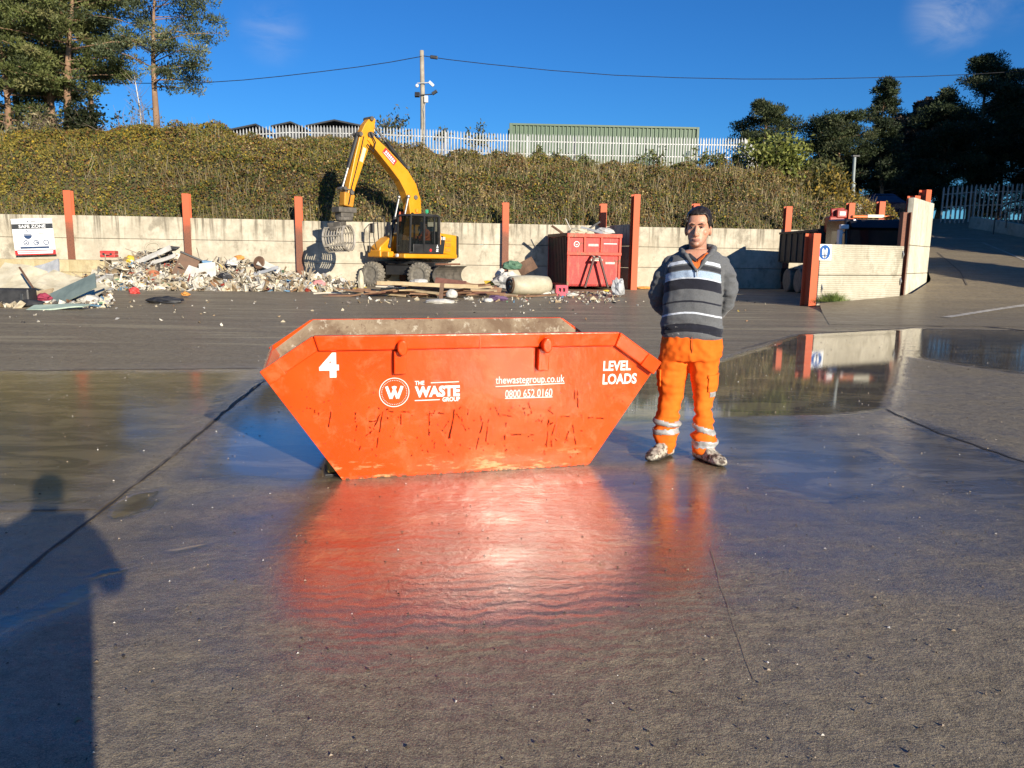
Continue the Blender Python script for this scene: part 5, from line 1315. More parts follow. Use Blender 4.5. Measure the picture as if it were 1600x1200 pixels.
prof = [(150, 447), (172, 432), (200, 412), (232, 394), (262, 391), (285, 402), (300, 408), (335, 410), (372, 408), (405, 416), (430, 423), (470, 429), (505, 436), (545, 447)]
prof = [(AT(x, y, HEAP_D).x, AT(x, y, HEAP_D).z - .12) for x, y in prof]
def heap_top(x):
    if x <= prof[0][0] or x >= prof[-1][0]: return 0.0
    for (a, za), (b, zb) in zip(prof[:-1], prof[1:]):
        if x <= b: return max(.05, za + (zb - za) * (x - a) / (b - a))
    return 0.0
def heap_z(x, y):
    h = heap_top(x); c = HEAP_D + (x + 12) * .12; dy = y - c
    return h * max(0, 1 - abs(dy) / (3.3 if dy < 0 else 2.0)) ** .85
mb = MB(); vs = []; nx_, ny_ = 60, 26
for j in range(ny_):
    for i in range(nx_):
        x = prof[0][0] + (prof[-1][0] - prof[0][0]) * i / (nx_ - 1); y = HEAP_D - 3.9 + 5.8 * j / (ny_ - 1); vs.append((x, y, heap_z(x, y) * .92 + .10 * mnoise.noise(Vector((x * 2.3, y * 2.3, 0))) - .02))
mb.add(vs, [(j * nx_ + i, j * nx_ + i + 1, (j + 1) * nx_ + i + 1, (j + 1) * nx_ + i) for j in range(ny_ - 1) for i in range(nx_ - 1)])
hb = mb.build('waste_mound', M('crushed waste', (.20, .16, .11), (.46, .40, .30), rough=.95, scale=7, bump=.8, dist=.05)); tag(hb, 'mound of fine crushed waste under the heap of rubbish', 'rubbish', kind='stuff')
def hpos(r):
    x = prof[0][0] - .3 + (prof[-1][0] - prof[0][0] + .6) * r.random(); y = HEAP_D + (x + 12) * .12 - 3.5 + 4.2 * r.random(); return (x, y, heap_z(x, y) + .02 + .08 * r.random())
fragments('waste_fragments', 'countless broken boards and scraps covering the rubbish heap', 4200, hpos, 17, .06, .62)
def spos(r):
    x = prof[0][0] + 9.5 * r.random(); y = HEAP_D + (x + 12) * .12 - 2.2 + 2.0 * r.random(); return (x, y, heap_z(x, y) + .06 + .10 * r.random())
def sticks(n, seed):
    r = np.random.default_rng(seed); mb = MB()
    for _ in range(n):
        p = Vector(spos(r)); L = .4 + .9 * r.random(); d = Vector((r.normal(), r.normal() * .5, abs(r.normal()) * .35 + .05)).normalized(); mb.beam(p - d * L * .4, p + d * L * .6, .02 + .05 * r.random(), .012 + .025 * r.random())
    return mb
st_ = sticks(150, 5).build('waste_sticks', M('grey splintered timber', (.22, .17, .11), (.50, .43, .32), rough=.85, scale=1.2)); tag(st_, 'splintered battens and laths tangled in the rubbish heap', 'rubbish', kind='stuff')
def lpos(r):
    p = G(-40 + 215 * r.random(), 455 + 27 * r.random()); return (p.x, p.y, .02 + .10 * r.random())
fragments('waste_fragments', 'scraps and splinters lying round the pile at the left edge', 420, lpos, 18, .05, .3)
def cpos(r):
    k = r.random(); px = 850 + 120 * r.random() if k < .6 else 540 + 290 * r.random(); p = G(px, 457 + 17 * r.random() ** 1.5); return (p.x, p.y, .012 + .02 * r.random())
fragments('waste_fragments', 'small scraps strewn before the red container and wood pile', 300, cpos, 19, .03, .22)
def gpos(r):
    p = G(-50 + 1250 * r.random(), 470 + 40 * r.random() ** 2); return (p.x, p.y, .012)
fragments('waste_fragments', 'tiny scattered scraps on the yard before the wall', 120, gpos, 20, .02, .07)

def lump(name, label, cat, p, d, mat, seed, rot=(0, 0, 0), rough=.25, group=None):
    """crumpled bag, cloth or cushion"""
    mb = MB(); mb.ball((0, 0, 0), (1, 1, 1), 16, 11); r = random.Random(seed); o_ = Vector((seed * 3.1, seed, 0))
    mb.v = [v * (1 + rough * mnoise.noise(v * 1.7 + o_) + rough * .6 * mnoise.noise(v * 4.1 + o_)) for v in mb.v]
    m = Euler(rot).to_matrix(); mb.v = [m @ Vector((v.x * d[0] / 2, v.y * d[1] / 2, max(-.6, v.z) * d[2] / 2)) for v in mb.v]
    o = mb.build(name, mat, smooth=False); o.location = p; return tag(o, label, cat, group)
def plate(name, label, cat, p, w, h, t, mat, rot, seed=1, warp=.04, group=None):
    """board or sheet, slightly warped"""
    n, k = 8, 5; vs = []; fs = []
    for s in (0, 1):
        for j in range(k + 1):
            for i in range(n + 1):
                x, y = w * (i / n - .5), h * (j / k - .5); z = warp * mnoise.noise(Vector((x * 1.6 + seed * 7, y * 1.6, seed))) * 2
                vs.append(Vector((x, y, z + (t if s else 0))))
    S = (n + 1) * (k + 1); W = n + 1
    for j in range(k):
        for i in range(n):
            a = j * W + i; fs.append((a, a + W, a + W + 1, a + 1)); fs.append((S + a, S + a + 1, S + a + W + 1, S + a + W))
    for i in range(n): fs.append((i, i + 1, S + i + 1, S + i)); a = k * W + i; fs.append((a + 1, a, S + a, S + a + 1))
    for j in range(k): a = j * W; fs.append((a + W, a, S + a, S + a + W)); a = j * W + n; fs.append((a, a + W, S + a + W, S + a))
    mb = MB(); mb.add(vs, fs); o = mb.build(name, mat); o.location = p; o.rotation_euler = rot; return tag(o, label, cat, group)
W_ = M('waste white', (.44, .42, .37), (.62, .60, .55), rough=.6, scale=3); CR = M('waste cream', (.42, .37, .26), (.58, .53, .40), rough=.7, scale=3)
GY = M('waste grey', (.30, .31, .32), (.46, .47, .48), rough=.5, scale=3); BK = M('waste black', (.015, .015, .016), (.04, .04, .042), rough=.5, scale=4)
BR = M('waste brown', (.10, .055, .03), (.18, .10, .06), rough=.7, scale=4); TAN = M('waste tan', (.40, .29, .16), (.52, .40, .24), rough=.8, scale=4)
RD = M('waste red', (.50, .035, .03), (.62, .06, .05), rough=.5, scale=4); BL = M('waste blue', (.10, .24, .42), (.22, .38, .55), rough=.5, scale=4)
YL = M('waste yellow', (.55, .38, .03), (.66, .48, .06), rough=.6, scale=4); GN = M('waste green', (.05, .13, .08), (.12, .22, .14), rough=.7, scale=6)
PK = M('waste pink', (.50, .18, .18), (.62, .28, .27), rough=.8, scale=4); TC = M('terracotta', (.42, .14, .07), (.52, .2, .11), rough=.8, scale=4)
MR = M('waste maroon', (.22, .02, .05), (.32, .04, .08), rough=.8, scale=4); GG = M('grey green pane', (.13, .17, .155), (.20, .25, .225), rough=.2, scale=2, bump=.05)
PG = M('pale green board', (.36, .47, .37), (.48, .58, .47), rough=.7, scale=3); OR = M('waste orange', (.60, .24, .04), (.7, .33, .08), rough=.7, scale=4)
PU = M('waste purple', (.08, .04, .09), (.16, .09, .17), rough=.8, scale=5); LB = M('waste light blue', (.28, .46, .56), (.40, .58, .66), rough=.6, scale=4)
H = lambda px, py, dy=-1.0: AT(px, py, HEAP_D + (AT(px, py, HEAP_D).x + 12) * .12 + dy)
# the red tool case lying on the block wall
tcse = thing('tool_case', 'red tool case with black latches on the yellow concrete blocks', 'case', AT(171, 402.5, 31.6) , WROT)
mb = MB(); mb.box((0, 0, .07), (.58, .42, .13)); mb.build('base', RD, tcse, bevel=.03)
mb = MB(); mb.box((0, 0, .21), (.58, .42, .13)); mb.build('lid', RD, tcse, bevel=.03)
for s in (-.14, .14): mb = MB(); mb.box((s, -.215, .14), (.07, .03, .09)); mb.build('latch', BK, tcse)
mb = MB(); mb.tube([(-.09, -.21, .10), (-.08, -.27, .10), (.08, -.27, .10), (.09, -.21, .10)], .014, 6); mb.build('handle', BK, tcse)
lump('sack', 'mustard yellow sack on the left slope of the rubbish heap', 'sack', H(203, 407), (.42, .4, .40), YL, 1)
plate('board', 'long white board slanting across the top of the heap', 'board', H(238, 400, -1.3), 1.6, .22, .03, W_, (R(62), R(-24), 0), 2, .02)
plate('board', 'shorter white board just below the long slanting one', 'board', H(252, 407, -1.4), 1.2, .16, .03, W_, (R(55), R(-20), 0), 3, .02)
hp = thing('hoop', 'cream plastic hoop on the crest of the rubbish heap', 'hoop', H(238, 388, -.4)); mb = MB(); mb.tube([(math.cos(a) * .27, .1 * math.sin(a), math.sin(a) * .17 + .05) for a in np.linspace(0, 2 * math.pi, 25)], .035, 6, cap=False); mb.build('ring', CR, hp)
lump('cushion', 'dark grey cushion on the crest of the rubbish heap', 'cushion', H(263, 390, -.5), (.85, .5, .25), BK, 2, (0, R(-8), 0))
cbn = thing('cabinet', 'brown wrecked cabinet with a black top on the heap', 'cabinet', H(283, 433, -1.9), 0, None, (R(-14), R(24), R(12)))
mb = MB(); mb.box((0, 0, .42), (.72, .05, .86)); mb.box((-.35, .25, .42), (.03, .5, .86)); mb.box((.35, .25, .42), (.03, .5, .86)); mb.build('carcass', BR, cbn, bevel=.01)
mb = MB(); mb.box((0, .2, .88), (.80, .55, .07)); mb.build('top', BK, cbn, bevel=.01)
plate('panel', 'white panel leaning right of the brown cabinet', 'panel', H(302, 429, -2.0), .62, .62, .03, W_, (R(58), R(18), 0), 4, .03)
plate('panel', 'white panel with a round stain at the middle of the heap', 'panel', H(325, 425, -1.9), .6, .7, .03, W_, (R(64), R(-8), R(10)), 5, .03)
pot = thing('flower_pot', 'small terracotta pot tipped over on the heap front', 'pot', H(241, 440, -2.2), 0, None, (R(20), R(12), 0)); mb = MB(); mb.lathe([(.0, 0), (.12, 0), (.165, .30), (.185, .30), (.185, .38), (.16, .38), (.11, .05), (0, .05)], 18, cap=False); mb.build('body', TC, pot)
lump('bag', 'bright red bag on the ground before the heap', 'bag', G(210, 459) + Vector((0, 0, .08)), (.34, .26, .26), RD, 3, rough=.5)
lump('plastic_sheet', 'light blue plastic on top of the middle of the heap', 'plastic sheet', H(320, 412), (.6, .4, .25), BL, 4)
lump('bag', 'round white bag on the middle of the heap', 'bag', H(363, 411, -1.2), (.5, .4, .34), W_, 5, rough=.5)
lump('bag', 'black bag low on the middle of the heap', 'bag', H(352, 434, -2.2), (.5, .4, .34), BK, 6, rough=.5)
ld = thing('round_lid', 'dark brown round lid standing on the heap', 'lid', H(404, 415, -1.2), 0, None, (R(-12), 0, R(-20))); ld.scale = (.78, .78, .78); mb = MB(); mb.lathe([(0, -.04), (.30, -.04), (.33, -.01), (.33, .03), (.28, .05), (0, .06)], 26, 'Y', (0, 0, .15), cap=False); mb.build('disc', BR, ld)
lump('bag', 'orange yellow bag on the crest at the middle of the heap', 'bag', H(374, 403, -.6), (.42, .3, .22), OR, 7)
plate('board', 'white board sloping right of the round brown lid', 'board', H(420, 417, -1.2), .9, .3, .04, W_, (R(50), R(22), 0), 6, .03)
plate('board', 'grey board under the white board right of the lid', 'board', H(416, 424, -1.5), 1.0, .14, .04, GY, (R(50), R(-16), 0), 7, .02)
lump('cloth', 'red cloth at the right end of the heap', 'cloth', H(482, 450, -2.3), (.5, .4, .36), RD, 8)
lump('cloth', 'pink cloth at the right end of the heap', 'cloth', H(497, 446, -2.2), (.6, .4, .42), PK, 9)
lump('cloth', 'rust coloured cloth left of the red one', 'cloth', H(461, 453, -2.4), (.55, .4, .25), TC, 10)
bxg = plate('panel', 'dark grey square panel low at the front of the heap', 'panel', H(438, 456, -2.6), .42, .34, .14, GY, (R(70), 0, R(6)), 8, .01)
lump('bag', 'small white bag beside the dark grey panel', 'bag', H(450, 452, -2.5), (.4, .4, .3), W_, 11)
lump('cloth', 'black crumpled bundle lying on the open ground before the heap', 'cloth', G(250, 474) + Vector((.12, 0, .07)), (.95, .5, .22), BK, 12, rough=.4)
lump('bag', 'orange bag on the ground before the heap', 'bag', G(290, 465) + Vector((0, 0, .1)), (.24, .2, .14), OR, 13, rough=.5)
lump('plastic_sheet', 'light blue crumpled plastic by the foot of the blocks', 'plastic sheet', G(163, 450) + Vector((0, 0, .1)), (.55, .4, .3), LB, 14)
plate('board', 'tan broken board low on the left of the heap', 'board', H(228, 428, -2.0), .8, .3, .03, TAN, (R(50), R(-28), 0), 9, .03)
plate('board', 'black flat board on the left foot of the heap', 'board', H(198, 431, -1.9), .65, .25, .04, BK, (R(80), R(8), 0), 10, .02)
# the pile at the left edge
plate('sheet', 'largest cream board leaning in the pile at the left edge', 'board', G(28, 470) + Vector((0, .6, .42)), 2.0, 1.25, .04, CR, (R(40), R(12), R(4)), 11, .05)
plate('sheet', 'cream board lying right of the largest one at the left edge', 'board', G(88, 472) + Vector((0, .8, .36)), 1.7, .9, .04, CR, (R(30), R(14), R(-5)), 12, .05)
plate('sheet', 'dented grey metal sheet on top of the left pile', 'metal sheet', G(30, 470) + Vector((0, 1.1, .74)), 1.15, .5, .05, GY, (R(62), R(-18), 0), 13, .09)
bb = thing('plastic_box', 'black plastic box lying at the left edge of the photo', 'box', G(12, 479) + Vector((0, 0, .02)), R(8))
mb = MB(); mb.box((0, .2, .21), (1.05, .46, .42)); mb.build('shell', BK, bb, bevel=.05)
mb = MB(); mb.box((.36, -.04, .22), (.08, .03, .16)); mb.build('handle', mat_sign_black, bb, bevel=.01)
plate('pane', 'grey green pane in a pale frame propped in the left pile', 'pane', G(108, 477) + Vector((0, .2, .34)), 1.3, .62, .03, GG, (R(38), R(-26), R(10)), 14, .0)
plate('board', 'narrow white strip leaning against the grey green pane', 'board', G(122, 474) + Vector((.1, 0, .34)), 1.5, .09, .03, W_, (R(40), R(-30), R(10)), 15, .01)
plate('board', 'tan board at the front of the left pile', 'board', G(52, 475) + Vector((0, .1, .16)), .95, .35, .04, TAN, (R(38), R(-16), 0), 16, .03)
lump('cloth', 'maroon cloth at the front of the left pile', 'cloth', G(68, 476) + Vector((0, 0, .16)), (.42, .3, .22), MR, 15, rough=.5)
lump('bag', 'dark grey bag at the front of the left pile', 'bag', G(50, 480) + Vector((0, 0, .08)), (.6, .35, .2), BK, 16)
plate('board', 'pale green board lying flat before the left pile', 'board', G(88, 484) + Vector((0, .1, .05)), 1.3, .4, .03, PG, (R(8), R(-3), R(4)), 17, .02)
mb = MB(); mb.tube([G(28, 470) + Vector((0, .2, .9)), G(58, 472) + Vector((0, .0, .25))], .03, 6); single(mb, 'pole', BR, 'thin brown pole lying down the largest cream board', 'pole', G(50, 472))
lump('bag', 'white bag at the right end of the left pile', 'bag', G(140, 476) + Vector((0, 0, .12)), (.6, .4, .26), W_, 17)
# timber before the excavator
WP = [M('pale timber', (.42, .31, .17), (.56, .43, .26), rough=.8, scale=5, bump=.2), M('brown timber', (.20, .105, .055), (.30, .17, .095), rough=.8, scale=5, bump=.2), M('dark red timber', (.13, .05, .035), (.20, .085, .06), rough=.7, scale=5, bump=.2), M('whitish timber', (.52, .46, .36), (.64, .58, .47), rough=.8, scale=5, bump=.2)]
WL = ['pale sawn timber plank in the loose wood pile before the excavator', 'brown timber plank in the loose wood pile before the excavator', 'dark red painted plank in the loose wood pile before the excavator', 'whitish weathered plank in the loose wood pile before the excavator']
r = random.Random(31); wc = G(668, 463)
for i in range(58):
    k = r.choices((0, 1, 2, 3), (34, 30, 20, 16))[0]; L = r.uniform(.9, 2.9); a = r.gauss(0, .28)
    f = r.gauss(0, 1); x = wc.x + max(-2.9, min(3.0, f * 1.45)) + (.25 if i % 3 else -.6); y = wc.y + r.uniform(-.9, 1.0)
    hgt = max(0, .52 * math.exp(-((x - wc.x - .3) / 1.5) ** 2) * (1 - abs(y - wc.y) / 1.5))
    mb = MB(); n = 6; w, t = r.uniform(.06, .16), r.uniform(.025, .06); bow = r.uniform(-.03, .03)
    mb.rings([[Vector((L * (j / n - .5), sy * w / 2, sz_ * t / 2 + bow * math.sin(math.pi * j / n))) for sy, sz_ in ((-1, -1), (1, -1), (1, 1), (-1, 1))] for j in range(n + 1)])
    o = mb.build('timber_plank', WP[k]); o.location = (x, y, .04 + hgt * r.uniform(.25, 1.0)); o.rotation_euler = (r.gauss(0, .25), r.gauss(0, .07) - .05 * (x - wc.x) * (hgt > .1), a); tag(o, WL[k], 'plank', 'planks in the wood pile')
plate('panel', 'dark red door panel on the right of the wood pile', 'panel', G(703, 462) + Vector((0, .1, .38)), 1.1, .4, .04, WP[2], (R(55), R(6), R(-6)), 20, .01)
plate('panel', 'rusty brown curved panel at the right end of the wood pile', 'panel', G(750, 462) + Vector((0, .1, .24)), 1.5, .36, .04, WP[1], (R(55), R(8), R(-4)), 21, .05)
plate('board', 'short dark brown stump standing up in the wood pile', 'board', G(690, 470) + Vector((0, 0, .28)), .12, .52, .1, BR, (R(85), R(5), 0), 22, .0)
plate('beam', 'long golden beam lying across the wood pile', 'beam', G(668, 466) + Vector((0, 0, .38)), 3.3, .10, .12, WP[0], (0, R(1.5), R(-1)), 23, .01)
lump('bag', 'round white bag in front of the wood pile', 'bag', G(706, 468) + Vector((0, 0, .16)), (.38, .3, .32), W_, 21, rough=.12)
lump('cloth', 'white rag on the ground before the wood pile', 'cloth', G(688, 474) + Vector((0, 0, .05)), (.9, .4, .16), W_, 22)
lump('cloth', 'dark purple cloth at the right foot of the wood pile', 'cloth', G(778, 470) + Vector((0, 0, .07)), (.6, .35, .2), PU, 23, rough=.4)
lump('cloth', 'small white rag left of the purple cloth', 'cloth', G(763, 472) + Vector((0, 0, .05)), (.3, .25, .16), W_, 24)
lump('sack', 'white sack lying on planks under the machine', 'sack', G(655, 456) + Vector((0, 0, .38)), (.7, .4, .22), W_, 25)
lump('stump', 'pale concrete stump beside the left wheel of the excavator', 'stump', G(564, 452) + Vector((0, 0, .30)), (.26, .24, .9), CR, 26, rough=.15)
# heap left of the red container
rl_o = thing('carpet_roll', 'dirty cream rolled mattress lying left of the red container', 'mattress', G(826, 461), R(-64))
mb = MB(); rs = []
for k in range(9):
    y = -.75 + 1.5 * k / 8; rr_ = .40 * (1 - .12 * abs(k / 4 - 1) ** 2); rs.append([Vector((math.cos(a) * rr_ * (1.15 + .06 * math.sin(3 * a + k)), y, .36 + math.sin(a) * rr_ * .9)) for a in np.linspace(0, 2 * math.pi, 25)[:-1]])
mb.rings(rs); mb.build('cover', CR, rl_o, smooth=True)
mb = MB(); spiral = [Vector((math.cos(a) * (.05 + .048 * a / 2), -.77, .36 + math.sin(a) * (.05 + .04 * a / 2))) for a in np.linspace(.2, 13.5, 70)]; mb.tube(spiral, .035, 5); mb.build('rolled_end', BR, rl_o)
lump('plastic_sheet', 'white crumpled plastic beside the rolled mattress', 'plastic sheet', G(793, 457) + Vector((0, .4, .34)), (1.0, .7, .75), W_, 31, rough=.45)
lump('net_bag', 'green net bag on top of the pile by the rolled mattress', 'bag', G(797, 455) + Vector((.05, .8, .98)), (.75, .6, .45), GN, 32, rough=.4)
plate('board', 'dark brown cardboard leaning behind the rolled mattress', 'cardboard', G(823, 452) + Vector((0, .9, .95)), .8, .6, .03, BR, (R(70), R(-30), 0), 33, .05)
ybx = thing('yellow_box', 'small yellow box at the left end of the mattress pile', 'box', G(767, 455) + Vector((0, 0, .0)), R(-10)); mb = MB(); mb.box((0, 0, .20), (.46, .34, .34)); mb.build('shell', YL, ybx, bevel=.03); mb = MB(); mb.box((0, 0, .39), (.50, .38, .05)); mb.build('lid', YL, ybx, bevel=.01)
lump('bottle', 'white plastic jug lying above the yellow box', 'jug', G(780, 452) + Vector((0, .6, .68)), (.5, .24, .28), W_, 34, (0, R(-40), 0), .12)
lump('bag', 'small cream bag beside the yellow box', 'bag', G(771, 459) + Vector((0, 0, .08)), (.4, .3, .2), CR, 35)
ct = thing('bottle_crate', 'pinkish red plastic crate standing before the red container', 'crate', G(877, 461.5), R(4))
mb = MB(); w, d_, h = .42, .32, .37
CRT = M('crate red', (.58, .05, .09), (.68, .09, .13), rough=.45, scale=3)
for y in (-d_ / 2, d_ / 2):
    mb.box((0, y, .07), (w, .025, .14)); mb.box((0, y, h - .05), (w, .025, .10)); mb.box((0, y, .21), (.06, .025, .14))
    for s in (-1, 1): mb.box((s * (w / 2 - .045), y, .21), (.09, .025, .14))
for x in (-w / 2, w / 2): mb.box((x, 0, h / 2), (.025, d_, h))
mb.box((0, 0, .02), (w, d_, .03)); mb.build('body', CRT, ct)
lump('bag', 'grey silver crumpled bag standing right of the red container', 'bag', G(965, 464) + Vector((0, 0, .30)), (.46, .36, .75), GY, 36, rough=.45)
lump('bag', 'small yellow scrap under the right corner of the red container', 'bag', G(947, 457) + Vector((0, 0, .06)), (.28, .2, .12), YL, 37)
lump('cloth', 'white rag before the red container by its left frame leg', 'cloth', G(893, 463) + Vector((0, 0, .05)), (.45, .25, .14), W_, 38, rough=.45)
lump('cloth', 'small white rag between the mattress and the pink crate', 'cloth', G(852, 461) + Vector((0, 0, .07)), (.4, .3, .2), W_, 39)
lump('bag', 'orange and yellow rubbish bag at the foot of the wall right of the divider', 'bag', G(1006, 452) + Vector((0, 0, .06)), (.8, .3, .15), OR, 40)
# rubbish heaped in the red container (local frame of the container)
CMt = Matrix.Translation(rcon.location) @ Matrix.Rotation(rcon.rotation_euler.z, 4, 'Z')
def inC(x, y, z): return CMt @ Vector((x, y, z))
mb = MB(); vs = []
for j in range(9):
    for i in range(13):
        x = (RW - .3) * (i / 12 - .5); y = .2 + (RL - .4) * j / 8; vs.append((x, y, RH - .10 + .16 * mnoise.noise(Vector((x * 2, y * 2, 1))) + .05))
mb.add(vs, [(j * 13 + i, j * 13 + i + 1, (j + 1) * 13 + i + 1, (j + 1) * 13 + i) for j in range(8) for i in range(12)])
lo_ = mb.build('container_load', M('crushed waste', (.1, .1, .1))); lo_.location = rcon.location; lo_.rotation_euler = rcon.rotation_euler; tag(lo_, 'mixed rubble and waste filling the red container', 'rubbish', kind='stuff')
lump('sack', 'grey white sack on top of the red container at its right', 'sack', inC(.62, .5, RH + .12), (.85, .6, .40), M('dusty white', (.46, .44, .41), (.58, .56, .52), rough=.8), 41)
lump('sack', 'dusty cream sack on the left of the red container load', 'sack', inC(-.62, .4, RH + .10), (.9, .6, .36), CR, 42, rough=.4)
plate('board', 'grey board lying across the middle of the container load', 'board', inC(.0, .4, RH + .18), 1.0, .18, .04, GY, (R(30), R(14), R(-20)), 43, .02)
plate('board', 'dark stick poking up at the left of the container', 'board', inC(-1.35, .9, RH + .14), .75, .12, .05, BR, (R(30), R(32), 0), 44, .02)
plate('board', 'thin white lath poking up from the container load', 'board', inC(-1.0, .5, RH + .34), .7, .04, .03, W_, (0, R(62), 0), 45, .0)
plate('board', 'black beam leaning up behind the sack in the container', 'board', inC(.35, 1.6, RH + .30), 1.1, .10, .07, BK, (0, R(-32), R(20)), 46, .0)
# ================================================================ THE ORANGE SKIP
skA, skB = G(535, 750), G(920, 727)
su = (skB - skA).normalized(); sn = Vector((su.y, -su.x, 0)); smid = (skA + skB) / 2
SROT = math.atan2(su.y, su.x)
HB, HT, HTOP, ZT, ZTIP = .822, 1.275, .972, .918, .672     # half bottom, half tip, half top; heights
DB, LEAN = .53, math.tan(R(3.2))                            # half depth at the bottom, outward lean
def skip_paint():
    t = NT('skip orange paint'); P = t.coord()
    a = t.noise(P, 1.6, 7, .62); b = t.noise(P, 7, 7, .7, .4); c = t.noise(t.coord((1.6, 1.6, 6)), 3, 7, .68); d = t.noise(P, 38, 5, .65); v = t.noise(t.coord((16, 16, 1.1)), 1.5, 6, .66, .6)
    z = t.sep(P).outputs[2]
    org = t.mix(t.mr(a, .3, .7), (.74, .055, .004), (.79, .074, .008))
    org = t.mix(t.math('MULTIPLY', t.mr(b, .50, .66), .42), org, (.80, .155, .06))           # chalky scuffs
    org = t.mix(t.math('MULTIPLY', t.mr(d, .58, .70), .30), org, (.55, .06, .015))
    low = t.math('MULTIPLY', t.mr(z, .66, .50), t.mr(z, .10, .28))
    streak = t.math('MULTIPLY', t.mr(v, .60, .70), low)
    org = t.mix(t.math('MULTIPLY', streak, .62), org, (.42, .035, .010))
    org = t.mix(t.math('MULTIPLY', t.math('MULTIPLY', t.mr(d, .62, .68), low), .8), org, (.20, .018, .010))
    org = t.mix(t.math('MULTIPLY', t.math('MULTIPLY', t.mr(c, .52, .62), t.mr(z, .17, .04)), .7), org, (.62, .36, .16))  # dried mud at the foot
    org = t.mix(t.math('MULTIPLY', t.mr(z, .03, .0), t.mr(d, .45, .55)), org, (.12, .07, .04))
    t.set(Base_Color=org, Roughness=t.math('ADD', t.mr(b, .3, .7, .13, .24, False), t.math('MULTIPLY', streak, .2)))
    h = t.math('ADD', t.math('MULTIPLY', a, 1.3), t.math('ADD', t.math('MULTIPLY', b, .12), t.math('MULTIPLY', d, .05)))
    t.put(t.b.inputs['Specular IOR Level'], .24); t.set(Normal=t.bump(h, .5, .012)); return t.m
mat_skip = skip_paint()
def muddy():
    t = NT('muddy skip inside'); P = t.coord(); a = t.noise(P, 3, 8, .68, .5); b = t.noise(P, 15, 6, .7)
    c = t.mix(t.mr(a, .38, .62), (.15, .095, .058), (.27, .205, .135)); c = t.mix(t.mr(b, .55, .68, 0, .8), c, (.46, .41, .32)); c = t.mix(t.mr(b, .42, .33, 0, .8), c, (.11, .06, .04))
    c = t.mix(t.mr(a, .63, .68, 0, .7), c, (.33, .13, .09))
    t.set(Base_Color=c, Roughness=.85, Normal=t.bump(t.math('ADD', a, b), .6, .01)); return t.m
mat_muddy = muddy()
skip = thing('skip', 'orange steel waste skip numbered 4 standing on the wet yard beside the man', 'skip', smid - sn * DB, SROT)
yf = lambda z: -(DB + z * LEAN)
hexa = [(-HB, 0), (HB, 0), (HT - .02, ZTIP - .02), (HT - .02, ZTIP + .03), (HTOP, ZT - .004), (-HTOP, ZT - .004), (-HT + .02, ZTIP + .03), (-HT + .02, ZTIP - .02)]
m = MB(); T_ = .008
for s in (1, -1):
    fr_ = [Vector((x, s * yf(z), z)) for x, z in hexa]; bk = [Vector((x * (1 - .012), s * (yf(z) + T_), z + .001)) for x, z in hexa]
    n = len(hexa); m.add(fr_ + bk, [tuple(range(n)), tuple(range(2 * n - 1, n - 1, -1))] + [(i, n + i, n + (i + 1) % n, (i + 1) % n) for i in range(n)])
for s in (1, -1):
    a, b = (s * (HB - .002), .0), (s * (HT - .03), ZTIP - .01)
    o_ = [Vector((a[0], yf(0) + .002, a[1])), Vector((a[0], -yf(0) - .002, a[1])), Vector((b[0], -yf(b[1]) - .002, b[1])), Vector((b[0], yf(b[1]) + .002, b[1]))]
    i_ = [p + Vector((-s * .008, 0, .006)) for p in o_]; m.add(o_ + i_, [(0, 1, 2, 3), (7, 6, 5, 4)] + [(k, 4 + k, 4 + (k + 1) % 4, (k + 1) % 4) for k in range(4)])
m.add([(-HB, yf(0), .004), (HB, yf(0), .004), (HB, -yf(0), .004), (-HB, -yf(0), .004)], [(0, 1, 2, 3)])
body = m.build('body', mat_skip, skip, bevel=.003)
m = MB(); e = .013
for s in (1, -1):
    m.add([Vector((x * (1 - .012), s * (yf(z) + e), z * .998 + .003)) for x, z in hexa], [tuple(range(len(hexa)))])
    m.add([(s * (HB - .02), yf(0) + e, .012), (s * (HB - .02), -yf(0) - e, .012), (s * (HT - .05), -yf(ZTIP) - e, ZTIP - .012), (s * (HT - .05), yf(ZTIP) + e, ZTIP - .012)], [(0, 1, 2, 3)])
m.add([(-HB + .02, yf(0) + e, .014), (HB - .02, yf(0) + e, .014), (HB - .02, -yf(0) - e, .014), (-HB + .02, -yf(0) - e, .014)], [(0, 1, 2, 3)])
m.build('inside', mat_muddy, skip)
# folded rim: a channel along the three top edges of each side and over the two end lips
def rim_run(p, q, s, h=.092, out=.040):
    """p,q = (x,z) upper edge on side s"""
    d = Vector((q[0] - p[0], q[1] - p[1])).normalized(); n = Vector((d.y, -d.x)); n = n if n.y < 0 else -n
    a0, a1 = Vector(p), Vector(q); b0, b1 = a0 + n * h, a1 + n * h
    return a0, a1, b0, b1
m = MB(); mm = MB()
top = [(-HT, ZTIP + .045), (-HTOP - .004, ZT), (HTOP + .004, ZT), (HT, ZTIP + .045)]
hh = .092
low = []
for i, p in enumerate(top):
    # inward mitre
    pv = Vector(p)
    if i == 0: d = (Vector(top[1]) - pv).normalized(); n = Vector((d.y, -d.x)); low.append(pv + n * hh)
    elif i == 3: d = (pv - Vector(top[2])).normalized(); n = Vector((d.y, -d.x)); low.append(pv + n * hh)
    else:
        d0 = (pv - Vector(top[i - 1])).normalized(); d1 = (Vector(top[i + 1]) - pv).normalized(); n0_, n1_ = Vector((d0.y, -d0.x)), Vector((d1.y, -d1.x)); b = (n0_ + n1_).normalized(); low.append(pv + b * (hh / b.dot(n0_)))
